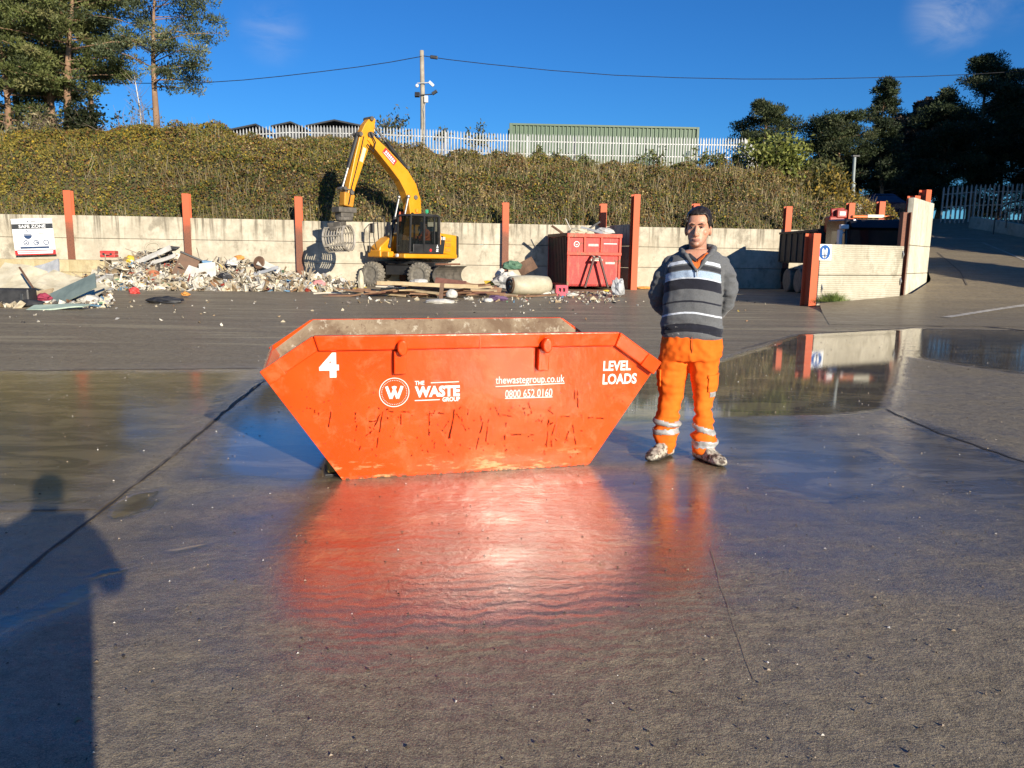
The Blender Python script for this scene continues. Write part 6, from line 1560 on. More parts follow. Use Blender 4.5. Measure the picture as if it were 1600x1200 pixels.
for s in (1, -1):
    for i in range(3):
        gap = .0025
        P4 = [Vector(top[i]), Vector(top[i + 1]), low[i + 1], low[i]]
        d = (P4[1] - P4[0]).normalized(); P4 = [P4[0] + d * gap, P4[1] - d * gap, P4[2] - d * gap, P4[3] + d * gap]
        out = [Vector((p.x, s * (yf(p.y) - .048 + (.010 if k >= 2 else 0)), p.y)) for k, p in enumerate(P4)]
        inn = [Vector((p.x, s * (yf(p.y) + (.006 if k < 2 else -.001)), p.y + (.0 if k < 2 else 0))) for k, p in enumerate(P4)]
        m.add(out + inn, [(0, 1, 2, 3), (7, 6, 5, 4)] + [(k, 4 + k, 4 + (k + 1) % 4, (k + 1) % 4) for k in range(4)])
for s in (1, -1):                                           # end lips
    p, q = Vector(top[0]), Vector(top[1]); d = (q - p).normalized(); n = Vector((d.y, -d.x)); c = p + n * (hh * .5) + d * .012; ln = -yf(ZTIP) + .036
    m.box((-s * c.x if s > 0 else c.x, 0, c.y), (.030, 2 * ln, hh * .96), (0, (-1 if s < 0 else 1) * math.atan2(d.y, d.x), 0))
rim = m.build('rim', mat_skip, skip, bevel=.008)
def rim_cap(s, sx):
    m = MB(); p, q = Vector(top[0]), Vector(top[1]); d = (q - p).normalized(); n = Vector((d.y, -d.x)); x = lambda v: v.x * sx
    P4 = [p - d * .012, p + d * .105, p + d * .105 + n * (hh + .006), p - d * .012 + n * (hh + .006)]
    out = [Vector((x(v), s * (yf(v.y) - .055), v.y)) for v in P4]; inn = [Vector((x(v), s * (yf(v.y) + .0), v.y)) for v in P4]
    m.add(out + inn, [(0, 1, 2, 3), (7, 6, 5, 4)] + [(k, 4 + k, 4 + (k + 1) % 4, (k + 1) % 4) for k in range(4)]); m.build('corner_cap', mat_skip, skip, bevel=.006)
for s in (1, -1):
    for sx in (1, -1): rim_cap(s, sx)
m = MB(); m.prism([(.455, -.05), (.463, -.05), (.463, .0), (.455, .0)], ZT - .093, ZT + .002); 
# lifting lugs with their pegs
def face_xz(px, py, off=0.0):
    """photo pixel on the leaning front face -> local x, z"""
    n = (sn * math.cos(math.atan(LEAN)) + Vector((0, 0, -1)) * math.sin(math.atan(LEAN))); C0 = Vector((0, 0, CAMH)); d = ray(px, py)
    p = C0 + d * ((smid + n * off - C0).dot(n) / d.dot(n)); l = p - smid; return l.dot(su), p.z
for s in (1, -1):
    for pxa, pxb in ((615.5, 635), (839.5, 857.5)):
        x0, z0 = face_xz(pxa, 582, .03); x1, z1 = face_xz(pxb, 532, .03)
        xc = (x0 + x1) / 2; w = x1 - x0; zb = .675
        m = MB(); m.add([Vector((xc + a * w / 2, s * (yf(z) - o), z)) for o in (.004, .052) for a, z in ((-1, zb), (1, zb), (1, ZT - .10), (-1, ZT - .10))], [(3, 2, 1, 0), (4, 5, 6, 7), (0, 1, 5, 4), (1, 2, 6, 5), (2, 3, 7, 6), (3, 0, 4, 7)])
        lug = m.build('lug', mat_skip, skip, bevel=.004)
        m = MB(); zc = ZT - .075; rs = []
        for o, k in ((.035, 1), (.095, 1), (.103, .86)): rs.append([Vector((xc + .008 + math.cos(a) * .031 * k, s * (yf(zc) - o), zc + math.sin(a) * .048 * k)) for a in np.linspace(0, 2 * math.pi, 19)[:-1]])
        m.rings(rs); m.build('peg', mat_skip, lug, smooth=False, bevel=.003)
m = MB(); xw, _ = face_xz(748, 532); m.box((xw, yf(ZT - .05) - .042, ZT - .048), (.010, .012, .086), (R(3), 0, 0)); m.build('weld_seam', mat_skip, skip)

# ---- lettering and the round emblem on the front
mat_letter = M('white lettering', (.62, .58, .52), (.80, .78, .74), rough=.5, scale=30, bump=.02, lo=.25, hi=.42)
zr = 1 / math.cos(math.atan(LEAN)); ex = Vector((1, 0, 0)); ez = Vector((0, -LEAN, 1)).normalized()
FR = (Vector((0, -DB - .0035, 0)), ex, ez)
def bx(x0, y0, x1, y1):
    """photo px box (left, top, right, bottom) -> local box on the face"""
    a = face_xz(x0, y1); b = face_xz(x1, y0); c = face_xz(x1, y1); d = face_xz(x0, y0)
    return (a[0], (a[1] + c[1]) / 2 * zr, b[0], (b[1] + d[1]) / 2 * zr)
def letters(txt, box, bold=.02, name='lettering', slant=0.0):
    m = MB(); write(m, txt, FR, bx(*box), bold); return m.build(name, mat_letter, skip)
def fline(m, p, q, w=.006):
    a, b = face_xz(*p), face_xz(*q); flat_line(m, FR, (a[0], a[1] * zr), (b[0], b[1] * zr), w)
letters('4', (499, 551, 529, 590), .045, 'number')
letters('THE', (648, 595, 663, 601.5), .03); letters('WASTE', (648, 602.5, 718.5, 620), .05); letters('GROUP', (691, 620, 718.5, 627), .03)
letters('thewastegroup.co.uk', (774, 586.5, 882, 602), .004); letters('0800 652 0160', (789, 608, 863, 620.5), .004)
letters('LEVEL', (942, 563.5, 986, 579), .03); letters('LOADS', (941, 583.5, 995, 600), .03)
for p, q in (((673, 598), (717, 596.2)), ((648, 625.8), (687, 624.2)), ((774, 604), (882, 598.5)), ((789, 622.5), (863, 620))):
    m = MB(); fline(m, p, q, .0055); m.build('rule', mat_letter, skip)
ec = face_xz(616, 613); er = face_xz(639.5, 613)[0] - ec[0]; ecz = (ec[0], ec[1] * zr)
m = MB(); flat_ring(m, FR, ecz, er - .0045, er, 48); m.build('emblem_ring', mat_letter, skip)
m = MB()
for k in range(44):
    if 8 < k % 22 < 13 and False: continue
    a = 2 * math.pi * k / 44; flat_disc(m, FR, (ecz[0] + math.cos(a) * (er - .016), ecz[1] + math.sin(a) * (er - .016)), .0025, 6)
m.build('emblem_dots', mat_letter, skip)
m = MB(); w = er * .52; h = er * .42; q = lambda x, y: (ecz[0] + x * w, ecz[1] + y * h)
for a, b in (((-1, 1), (-.42, -1)), ((-.42, -1), (.16, 1)), ((-.16, 1), (.42, -1)), ((.42, -1), (1, 1))): flat_line(m, FR, q(*a), q(*b), .018)
m.build('emblem_letter', mat_letter, skip)
# scratches through the paint
mat_scr = M('scratched to rust', (.11, .014, .004), (.20, .024, .006), rough=.9, scale=20, spec=.05)
S1 = [(903, 675, 862, 910), (862, 745, 845, 790), (725, 680, 725, 745), (570, 655, 553, 775), (408, 652, 440, 655), (460, 660, 462, 685), (485, 680, 490, 700), (1330, 737, 1285, 800), (1365, 660, 1335, 850), (1205, 680, 1200, 830), (1200, 685, 1235, 686), (1255, 684, 1300, 688), (940, 672, 975, 678), (1020, 675, 1075, 678), (830, 800, 790, 835), (790, 740, 870, 735), (735, 760, 728, 800), (885, 690, 850, 770), (760, 890, 750, 925), (1020, 690, 1018, 760), (720, 855, 722, 865), (1220, 860, 1222, 868), (1380, 690, 1400, 720), (1420, 760, 1440, 800)]
S2 = [(40, 690, 5, 850), (70, 660, 85, 640), (210, 690, 215, 740), (265, 700, 245, 870), (225, 740, 180, 920), (375, 745, 365, 860), (650, 725, 635, 905), (700, 730, 670, 830), (640, 760, 655, 740), (820, 535, 815, 600), (835, 540, 840, 650), (805, 760, 825, 890), (730, 708, 785, 705), (905, 715, 940, 712), (960, 716, 1005, 718), (345, 695, 410, 705), (420, 825, 470, 823), (535, 825, 560, 826), (130, 660, 128, 700), (560, 740, 590, 720), (610, 720, 600, 760), (680, 690, 640, 660), (480, 640, 500, 700), (520, 620, 540, 690), (780, 800, 755, 880), (300, 640, 330, 700), (820, 915, 823, 925), (665, 860, 670, 905)]
rr_ = random.Random(9); m = MB()
def scratch(x0, y0, x1, y1):
    a, b = Vector((x0, y0)), Vector((x1, y1)); n = 7; pts = []
    for k in range(n + 1): pts.append(a.lerp(b, k / n) + Vector((rr_.uniform(-.6, .6), rr_.uniform(-.4, .4))))
    for p, q in zip(pts[:-1], pts[1:]):
        if rr_.random() < .14: continue
        u_, v_ = face_xz(*p), face_xz(*q); flat_line(m, (Vector((0, -DB - .0022, 0)), ex, ez), (u_[0], u_[1] * zr), (v_[0], v_[1] * zr), rr_.uniform(.004, .010))
for a in S1: scratch(380 + a[0] / 4.139, 480 + a[1] / 4.139, 380 + a[2] / 4.139, 480 + a[3] / 4.139)
for a in S2: scratch(700 + a[0] / 4.139, 480 + a[1] / 4.139, 700 + a[2] / 4.139, 480 + a[3] / 4.139)
for k in range(70):
    x = rr_.uniform(560, 930); y = rr_.uniform(632, 715); scratch(x, y, x + rr_.uniform(-2.5, 2.5), y + rr_.uniform(.5, 3.5))
scr = m.build('scratches', mat_scr, skip)
scr['kind'] = 'stuff'
yb = thing('wood_block', 'yellow painted block under the left end of the orange skip', 'block', skip.matrix_basis @ Vector((-.90, .05, 0)) if False else (Matrix.Translation(skip.location) @ Matrix.Rotation(SROT, 4, 'Z')) @ Vector((-.80, -.36, 0)), SROT)
m = MB(); m.box((-.06, .06, .06), (.10, .20, .10)); m.build('body', M('muddy yellow', (.16, .11, .025), (.26, .18, .04), rough=.8, scale=9), yb, bevel=.015)
m = MB(); m.box((-.06, .06, .005), (.13, .24, .010)); m.build('base', BK, yb, bevel=.003)
# ================================================================ PEOPLE
def bake(mb, voxel, smooth=3, fac=.5):
    """merge overlapping closed shapes into one continuous skin; returns vertices (n,3) and quads"""
    me = bpy.data.meshes.new('tmp'); me.from_pydata([tuple(v) for v in mb.v], [], mb.f); o = bpy.data.objects.new('tmp', me)
    sc = bpy.data.scenes.new('tmp'); sc.collection.objects.link(o)
    r = o.modifiers.new('r', 'REMESH'); r.mode = 'VOXEL'; r.voxel_size = voxel; r.adaptivity = 0
    if smooth: s = o.modifiers.new('s', 'SMOOTH'); s.factor = fac; s.iterations = smooth
    with bpy.context.temp_override(scene=sc, view_layer=sc.view_layers[0]):
        dg = bpy.context.evaluated_depsgraph_get()
        m2 = bpy.data.meshes.new_from_object(o.evaluated_get(dg))
    V = np.empty(len(m2.vertices) * 3); m2.vertices.foreach_get('co', V); V = V.reshape(-1, 3)
    N = np.empty(len(m2.vertices) * 3); m2.vertices.foreach_get('normal', N); N = N.reshape(-1, 3)
    F = [tuple(p.vertices) for p in m2.polygons]
    bpy.data.scenes.remove(sc); bpy.data.objects.remove(o); bpy.data.meshes.remove(me); bpy.data.meshes.remove(m2)
    return V, N, F
def mesh_obj(name, V, F, mat, parent, smooth=True, attr=None, solid=0.0):
    me = bpy.data.meshes.new(name); me.from_pydata([tuple(v) for v in V], [], F); me.materials.append(mat)
    me.polygons.foreach_set('use_smooth', [smooth] * len(me.polygons))
    if attr is not None: a = me.attributes.new(attr[0], 'FLOAT', 'POINT'); a.data.foreach_set('value', np.asarray(attr[1], np.float32))
    o = bpy.data.objects.new(name, me); col.objects.link(o)
    if parent is not None: o.parent = parent
    if solid: s = o.modifiers.new('solid', 'SOLIDIFY'); s.thickness = solid; s.offset = -1
    return o
def subset(V, N, F, keep, off):
    """the faces whose vertices are kept, lifted off the surface"""
    fs = [f for f in F if all(keep[i] for i in f)]; ids = sorted({i for f in fs for i in f}); mp = {i: k for k, i in enumerate(ids)}
    o = off if hasattr(off, '__len__') else np.full(len(V), off)
    return V[ids] + N[ids] * o[ids][:, None], [tuple(mp[i] for i in f) for f in fs]
def ell_ring(c, rx, ry, n=28, e=2.3, tilt=0.0):
    out = []
    for k in range(n):
        a = 2 * math.pi * k / n; ca, sa = math.cos(a), math.sin(a)
        out.append(Vector((c[0] + rx * math.copysign(abs(ca) ** (2 / e), ca), c[1] + ry * math.copysign(abs(sa) ** (2 / e), sa), c[2] + tilt * sa)))
    return out
def nz(V, s, seed=0): return np.array([mnoise.noise(Vector((v[0] * s[0] + seed, v[1] * s[1], v[2] * s[2]))) for v in V])
def head_shapes(mb, C, k=1.0):
    """head with chin at C (front is -y), about 0.25 k tall"""
    R_ = [(-.006, .028, -.074, -.030), (.006, .043, -.088, -.012), (.022, .052, -.094, .012), (.045, .060, -.092, .040), (.068, .0665, -.090, .066), (.095, .072, -.088, .086), (.120, .0745, -.085, .096), (.138, .0755, -.091, .100), (.165, .0755, -.090, .101), (.190, .071, -.080, .096), (.215, .060, -.058, .082), (.235, .042, -.030, .058), (.247, .016, .000, .028)]
    mb.rings([ell_ring((C[0], C[1] + (f + b) / 2 * k, C[2] + z * k), w * k, (b - f) / 2 * k, 28, 2.25) for z, w, f, b in R_])
    P = lambda x, y, z: (C[0] + x * k, C[1] + y * k, C[2] + z * k)
    mb.tube([P(0, -.084, .128), P(0, -.098, .105), P(0, -.112, .080), P(0, -.110, .070), P(0, -.092, .064)], [.008 * k, .010 * k, .0145 * k, .014 * k, .009 * k], 10)
    for s in (-1, 1):
        mb.ball(P(s * .013, -.098, .070), (.009 * k, .011 * k, .008 * k), 8, 6)
        mb.ball(P(s * .032, -.080, .141), (.028 * k, .015 * k, .010 * k), 10, 6); mb.ball(P(s * .044, -.060, .088), (.024 * k, .018 * k, .022 * k), 10, 6)
        mb.ball(P(s * .0805, .008, .098), (.010 * k, .020 * k, .033 * k), 10, 8, (R(10), 0, s * R(18)))
    mb.ball(P(0, -.092, .040), (.026 * k, .011 * k, .006 * k), 12, 6); mb.ball(P(0, -.091, .031), (.022 * k, .012 * k, .007 * k), 12, 6); mb.ball(P(0, -.086, .008), (.022 * k, .014 * k, .014 * k), 10, 6)
def hand_shapes(mb, W, d, side, up):
    """palm and five bent fingers; W wrist, d hand direction, side across the palm (towards the thumb), up = palm normal (fingers curl to it)"""
    W, d, side, up = Vector(W), Vector(d).normalized(), Vector(side).normalized(), Vector(up).normalized()
    mb.rings([[W + d * t + side * (math.cos(a) * w) + up * (math.sin(a) * h) for a in np.linspace(0, 2 * math.pi, 13)[:-1]] for t, w, h in ((-.03, .026, .021), (0, .028, .020), (.035, .040, .018), (.075, .043, .016), (.095, .040, .013))])
    for k, (o, L, r_) in enumerate(((.030, .072, .0088), (.010, .082, .009), (-.011, .076, .0088), (-.031, .060, .0078))):
        b = W + d * .088 + side * o; p1 = b + d * (L * .45) + up * .006; p2 = p1 + d * (L * .27) + up * (L * .22); p3 = p2 + d * (L * .10) + up * (L * .24)
        mb.tube([b - d * .015, b, p1, p2, p3], [r_, r_, r_ * .96, r_ * .9, r_ * .75], 8)
    b = W + d * .025 + side * .030; mb.tube([b, b + side * .025 + d * .022 + up * .008, b + side * .038 + d * .05 + up * .018, b + side * .036 + d * .075 + up * .026], [.015, .013, .011, .009], 8)

def skin_mat(name='skin'):
    t = NT(name); P = t.coord(); a = t.noise(P, 18, 4, .6); z = t.attr if False else t.sep(P).outputs[2]
    c = t.mix(t.mr(a, .3, .7), (.50, .235, .145), (.60, .305, .20))
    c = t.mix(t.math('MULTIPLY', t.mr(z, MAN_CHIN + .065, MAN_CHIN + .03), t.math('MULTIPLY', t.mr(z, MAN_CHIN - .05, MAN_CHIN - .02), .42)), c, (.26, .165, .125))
    t.set(Base_Color=c, Roughness=.5, Normal=t.bump(a, .15, .003)); t.put(t.b.inputs['Subsurface Weight'], .12); t.b.inputs['Subsurface Radius'].default_value = (.012, .005, .003); t.b.inputs['Subsurface Scale'].default_value = .6
    return t.m
# ---- the man: measured from the photograph at his own distance
MY = 5.29; mfoot = (G(1033, 715) + G(1112, 718)) / 2; MROOT = Vector((AT(1077, 715, MY).x, MY, 0)); MRZ = R(-20)
man = thing('person', 'man in striped grey sweater and orange hi-vis trousers standing beside the orange skip', 'person', MROOT, MRZ)
Minv = (Matrix.Translation(MROOT) @ Matrix.Rotation(MRZ, 4, 'Z')).inverted()
def Lm(px, py, dy=0.0):
    """photo pixel -> the man's own space, on the plane through him at depth dy"""
    o = Minv @ Vector((0, 0, CAMH)); d = Minv.to_3x3() @ ray(px, py); s = (dy - o.y) / d.y; return o + d * s
Zm = lambda py: Lm(1082, py).z
MAN_CHIN = Zm(384)
hc = Lm(1090, 384, -.0); CH = Vector((hc.x, -.015, MAN_CHIN)); HK = (Zm(325.5) - MAN_CHIN) / .249
mat_skin = skin_mat()
def prow(py, a, b, ry, cy=0.0, e=2.3, n=30):
    p, q = Lm(a, py, cy), Lm(b, py, cy); return ell_ring(((p.x + q.x) / 2, cy, (p.z + q.z) / 2), (q.x - p.x) / 2, ry, n, e)
TOR = [(529, 1033, 1129, .135), (515, 1033, 1130, .150), (500, 1034, 1129, .155), (480, 1036, 1128, .152), (460, 1038, 1128, .148), (440, 1039, 1130, .148), (425, 1040, 1133, .146), (412, 1041, 1137, .135), (403, 1046, 1135, .115), (396, 1055, 1127, .095), (390, 1066, 1115, .082)]
armL = [Lm(1066, 402, .0), Lm(1051, 409, .005), Lm(1034, 430, .02), Lm(1026, 457, .05), Lm(1028, 474, .10), Lm(1046, 492, .17), Lm(1066, 499, .195)]
armR = [Lm(1112, 402, .0), Lm(1126, 409, .005), Lm(1137, 430, .02), Lm(1140, 453, .05), Lm(1137, 472, .10), Lm(1120, 490, .17), Lm(1100, 497, .195)]
armr = [.040, .054, .059, .056, .052, .045, .038]
# body: one continuous figure under the clothes
m = MB(); head_shapes(m, CH, HK)
m.tube([CH + Vector((0, .055, -.13)), CH + Vector((0, .045, -.06)), CH + Vector((0, .025, .02)), CH + Vector((0, .02, .06))], [.075, .060, .058, .055], 18)
m.rings([prow(py, a + 4, b - 4, ry - .02, 0) for py, a, b, ry in TOR])
for A, s in ((armL, 1), (armR, -1)):
    m.tube(A, [r_ - .014 for r_ in armr], 14)
    W = A[-1]; hand_shapes(m, W, Vector((s * 1, .12, -.35)), Vector((s * .3, 0, .9)), Vector((0, 1, .1)))
LEGL = [(548, 1032, 1079, .10), (565, 1028.5, 1078, .102), (580, 1027, 1075.5, .098), (600, 1029, 1070, .092), (620, 1030.5, 1066, .084), (640, 1028, 1063, .080), (655, 1024, 1062, .080), (668, 1021, 1061, .078), (680, 1021.5, 1058.5, .076), (692, 1024, 1057, .078), (701, 1026, 1055, .072), (706, 1028, 1053, .066)]
LEGR = [(548, 1078, 1127, .10), (565, 1077.5, 1125.5, .102), (580, 1078, 1123.5, .098), (600, 1080, 1119.5, .092), (620, 1083, 1115, .084), (640, 1084, 1113, .080), (655, 1084.5, 1113, .078), (668, 1084, 1114, .078), (680, 1081, 1117, .080), (690, 1079, 1119, .082), (700, 1082, 1118, .076), (706, 1085, 1115, .068)]
for lg in (LEGL, LEGR): m.rings([prow(py, a + 5, b - 5, ry - .022, 0, 2.0) for py, a, b, ry in lg])
m.rings([prow(py, a + 4, b - 4, .105, 0) for py, a, b in ((520, 1036, 1126), (540, 1032, 1128), (556, 1031, 1126))])
V, N, F = bake(m, .0045, 5)
mesh_obj('body', V, F, mat_skin, man)
hl = (V - np.array(CH)) / HK
# hair: swept back, short at the sides
fr_line = np.where(hl[:, 1] < -.03, .196 - 1.2 * np.clip(np.abs(hl[:, 0]) - .052, 0, 1) * 2.2, np.where(hl[:, 1] < .012, .128, .055))
fr_line = np.where((hl[:, 1] >= -.055) & (hl[:, 1] < -.01), np.minimum(fr_line, .150 - (hl[:, 1] + .055) * 1.0), fr_line)
hm = (hl[:, 2] > fr_line) & (hl[:, 2] < .27) & (np.abs(hl[:, 0]) < .0825)
thick = .005 + .012 * np.clip((hl[:, 2] - .12) / .1, 0, 1) + .006 * nz(V, (70, 22, 30))
hv, hf = subset(V, N, F, hm, thick)
mat_hair = M('dark hair', (.008, .006, .005), (.030, .022, .017), rough=.42, scale=60, bump=.4, dist=.004)
mesh_obj('hair', hv, hf, mat_hair, man, True, None, .008)
PH = lambda x, y, z: CH + Vector((x, y, z)) * HK
mat_eye = M('eye white', (.24, .19, .165), (.30, .25, .22), rough=.2, bump=0); mat_iris = M('iris', (.02, .014, .010), (.035, .025, .018), rough=.1, bump=0); mat_lip = M('lips', (.36, .125, .10), (.42, .16, .13), rough=.45, bump=.05); mat_lid = M('lid shadow', (.22, .09, .06), (.28, .12, .085), rough=.6)
for s in (-1, 1):
    m = MB(); m.ball(PH(s * .0315, -.0815, .118), (.013, .0075, .0048), 12, 8); e_ = m.build('eye', mat_eye, man, smooth=True)
    m = MB(); m.ball(PH(s * .0315, -.0868, .118), (.0058, .0050, .0058), 10, 6); m.build('iris', mat_iris, e_, smooth=True)
    m = MB(); m.tube([PH(s * .012, -.094, .1365), PH(s * .032, -.0955, .1425), PH(s * .054, -.078, .137)], [.0045, .0055, .003], 6, flat=.8); m.build('eyebrow', mat_hair, man, smooth=True)
    m = MB(); m.tube([PH(s * .016, -.0855, .1225), PH(s * .032, -.0895, .1265), PH(s * .048, -.0785, .1215)], [.003, .004, .003], 6); m.build('eyelid', mat_lid, man, smooth=True)
m = MB(); m.tube([PH(-.026, -.090, .0365), PH(-.012, -.1005, .0385), PH(0, -.102, .0375), PH(.012, -.1005, .0385), PH(.026, -.090, .0365)], [.002, .004, .0042, .004, .002], 6); m.tube([PH(-.022, -.0905, .0325), PH(0, -.1015, .0305), PH(.022, -.0905, .0325)], [.002, .0045, .002], 6); m.build('lips', mat_lip, man, smooth=True)

# sweater
m = MB(); m.rings([prow(py, a, b, ry, 0) for py, a, b, ry in TOR])
for A in (armL, armR): m.tube(A, armr, 16)
for A, s in ((armL, -1), (armR, 1)): m.ball(A[1] + Vector((-s * .012, 0, .0)), (.058, .062, .052), 12, 8)
V, N, F = bake(m, .0065, 9)
cx_ = Lm(1086, 430).x
def dist_poly(V, P):
    d = np.full(len(V), 9.0)
    for a, b in zip(P[:-1], P[1:]):
        a, b = np.array(a), np.array(b); e = b - a; t = np.clip(((V - a) @ e) / (e @ e), 0, 1); d = np.minimum(d, np.linalg.norm(V - a - t[:, None] * e, axis=1))
    return d
dA = np.minimum(dist_poly(V, armL), dist_poly(V, armR)); seam = .150 + .12 * np.clip(Zm(410) - V[:, 2], 0, .2)
slv = (dA < .095) & (np.abs(V[:, 0] - cx_) > seam)
fold = nz(V, (8, 8, 13)) * .009 + nz(V, (20, 20, 32), 5) * .004
lowz = np.clip((Zm(490) - V[:, 2]) / .08, 0, 1); fold += lowz * nz(V, (5, 5, 40), 9) * .010
fold += slv * (nz(V, (12, 12, 24), 3) * .009 + nz(V, (30, 30, 46), 13) * .005)
cuff = np.clip(1 - np.abs(V[:, 2] - Zm(514)) / .008, 0, 1); fold -= cuff * .006
V = V + N * fold[:, None]
def sweater_mat():
    t = NT('striped knit'); P = t.coord(); s = t.sep(P)
    xr = t.math('SUBTRACT', s.outputs[0], cx_); wob = t.math('MULTIPLY', t.math('SUBTRACT', t.noise(P, 7, 3), .5), .016)
    z = t.math('ADD', t.math('ADD', s.outputs[2], t.math('MULTIPLY', t.math('MULTIPLY', xr, xr), .95)), wob)
    z0, z1 = Zm(530), Zm(390); f = t.math('DIVIDE', t.math('SUBTRACT', z, z0), z1 - z0)
    g, nv, wl_, bl_, dk = (.118, .122, .128), (.017, .018, .027), (.56, .60, .66), (.36, .46, .60), (.038, .040, .048)
    stops = [(533, g), (515.5, nv), (503, g), (488.2, wl_), (485.3, g), (470, nv), (467.3, g), (450.5, nv), (434.5, wl_), (432.5, bl_), (422, g), (420.3, dk), (413.5, g), (411.5, wl_), (406.5, g)]
    cr = t.node('ValToRGB', {'Fac': f}); el = cr.color_ramp; el.interpolation = 'CONSTANT'
    while len(el.elements) > 1: el.elements.remove(el.elements[-1])
    for k, (py, c) in enumerate(stops):
        p = max(0, (Zm(py) - z0) / (z1 - z0)); e = el.elements[0] if k == 0 else el.elements.new(p); e.position = p; e.color = (*c, 1)
    sl = t.node('Attribute', attribute_name='sleeve').outputs['Fac']
    c = t.mix(t.mr(sl, .4, .6), cr.outputs[0], g)
    n = t.noise(P, 160, 3, .7); n2 = t.noise(P, 14, 5, .65)
    c = t.mix(.5, c, t.mix(t.mr(n, .3, .7), (.62,) * 3, (1.25,) * 3), 'MULTIPLY')
    spat = t.math('MULTIPLY', t.mr(t.noise(P, 46, 4, .6), .66, .70), t.mr(s.outputs[2], Zm(496), Zm(508)))
    c = t.mix(t.math('MULTIPLY', spat, .8), c, (.5, .48, .45))
    t.set(Base_Color=c, Roughness=.95, Normal=t.bump(n, .35, .004)); t.put(t.b.inputs['Specular IOR Level'], .15); t.put(t.b.inputs['Sheen Weight'], .2); return t.m
mat_sw = sweater_mat()
zv0, zv1, xv = Zm(421), Zm(394), Lm(1090, 408).x
hole = (V[:, 2] > zv0 + .004) & (np.abs(V[:, 0] - xv) < .068 * np.clip((V[:, 2] - zv0) / (zv1 - zv0), 0, 1.3)) & (V[:, 1] < .05)
F = [f for f in F if not any(hole[i] for i in f)]
mesh_obj('sweater', V, F, mat_sw, man, True, ('sleeve', slv.astype(float)))
mat_grey_knit = M('grey knit', (.085, .088, .094), (.14, .145, .152), rough=.95, scale=40, bump=.3, dist=.004)
# folded hood collar
m = MB(); cp = [Lm(1089, 424, -.158), Lm(1080, 411, -.142), Lm(1072, 400, -.116), Lm(1066, 393, -.060), Lm(1066, 389, .03), Lm(1075, 387, .095), Lm(1092, 387, .115), Lm(1108, 387, .095), Lm(1115, 389, .03), Lm(1114, 393, -.060), Lm(1107, 400, -.116), Lm(1098, 411, -.142), Lm(1090, 424, -.158)]
m.tube(cp, [.008, .011, .015, .020, .024, .028, .030, .028, .024, .020, .015, .011, .008], 12)
V, N, F = bake(m, .005, 3); V = V + N * (nz(V, (24, 24, 24)) * .008)[:, None]; mesh_obj('hood_collar', V, F, mat_grey_knit, man)
mat_polo = M('orange polo', (.72, .13, .02), (.80, .19, .03), rough=.85, scale=30); mat_nvy = M('navy knit', (.015, .016, .024), (.028, .03, .04), rough=.9, scale=30)
def patch(name, pts, mat):
    m = MB(); P3 = [Lm(*p) for p in pts]; c = sum(P3, Vector()) / len(P3) + Vector((0, -.006, 0)); n = len(P3); b = [p + Vector((0, .012, 0)) for p in P3]
    m.add(P3 + [c] + b, [(i, (i + 1) % n, n) for i in range(n)] + [(i, n + 1 + i, n + 1 + (i + 1) % n, (i + 1) % n) for i in range(n)] + [tuple(n + 1 + i for i in range(n - 1, -1, -1))]); return m.build(name, mat, man)
patch('polo_shirt', [(1089, 421, -.156), (1082, 411, -.146), (1077.5, 403, -.118), (1090, 407, -.122), (1102, 402, -.118), (1097, 411, -.146)], mat_polo)
patch('polo_collar', [(1088, 409, -.150), (1078, 402, -.130), (1074, 396.5, -.100), (1078, 395.5, -.095), (1088, 404, -.126)], mat_nvy)
patch('polo_collar', [(1089.5, 410, -.150), (1091, 405, -.128), (1104, 394.5, -.095), (1108, 395.5, -.100), (1103, 402, -.130)], mat_polo)
m = MB(); m.tube([Lm(1089.3, 422, -.164), Lm(1089, 432, -.160)], .004, 6); m.build('zip', mat_galv, man)
em = Lm(1118, 428, -.128); 
# trousers
m = MB(); m.rings([prow(py, a, b, ry, 0) for py, a, b, ry in ((519, 1036, 1127, .128), (526, 1034, 1128, .136), (540, 1031, 1129.5, .146), (552, 1029.5, 1128.5, .142), (562, 1029, 1126, .120))])
for lg in (LEGL, LEGR): m.rings([prow(py, a, b, ry, 0, 2.1) for py, a, b, ry in lg])
V, N, F = bake(m, .007, 3)
k_ = np.clip((Zm(610) - V[:, 2]) / .25, 0, 1); kt = np.clip((V[:, 2] - Zm(600)) / .2, 0, 1); sx_ = np.sign(V[:, 0] - Lm(1078, 600).x)
fold = nz(V, (8, 8, 9), 2) * .012 + (.35 + k_) * nz(V, (6, 6, 26), 11) * .018 + nz(V, (22, 22, 30), 4) * .006
diag = V.copy(); diag[:, 2] = V[:, 2] + sx_ * V[:, 0] * .8; fold += kt * nz(diag, (11, 9, 15), 21) * .010
V = V + N * fold[:, None]
# recompute normals roughly by keeping N
def hv_mat():
    t = NT('orange hi-vis cloth'); P = t.coord(); n = t.noise(P, 5, 6, .65); w = t.noise(P, 240, 2); d = t.noise(P, 26, 5, .65); z = t.sep(P).outputs[2]
    c = t.mix(t.mr(n, .3, .7), (.84, .125, .008), (.88, .170, .015))
    c = t.mix(t.math('MULTIPLY', t.mr(d, .60, .72), t.mr(z, .75, .1, .18, .6)), c, (.42, .17, .06))
    t.set(Base_Color=c, Roughness=.85, Normal=t.bump(w, .2, .003)); t.put(t.b.inputs['Specular IOR Level'], .2); return t.m
mat_hv = hv_mat()
mesh_obj('trousers', V, F, mat_hv, man)
mat_refl = M('grey reflective tape', (.36, .36, .345), (.50, .50, .48), rough=.45, scale=30, bump=.1, metal=.2)
xs_ = V[:, 0]; mid_x = Lm(1078, 650).x; wv = nz(V, (12, 12, 2), 8) * .012
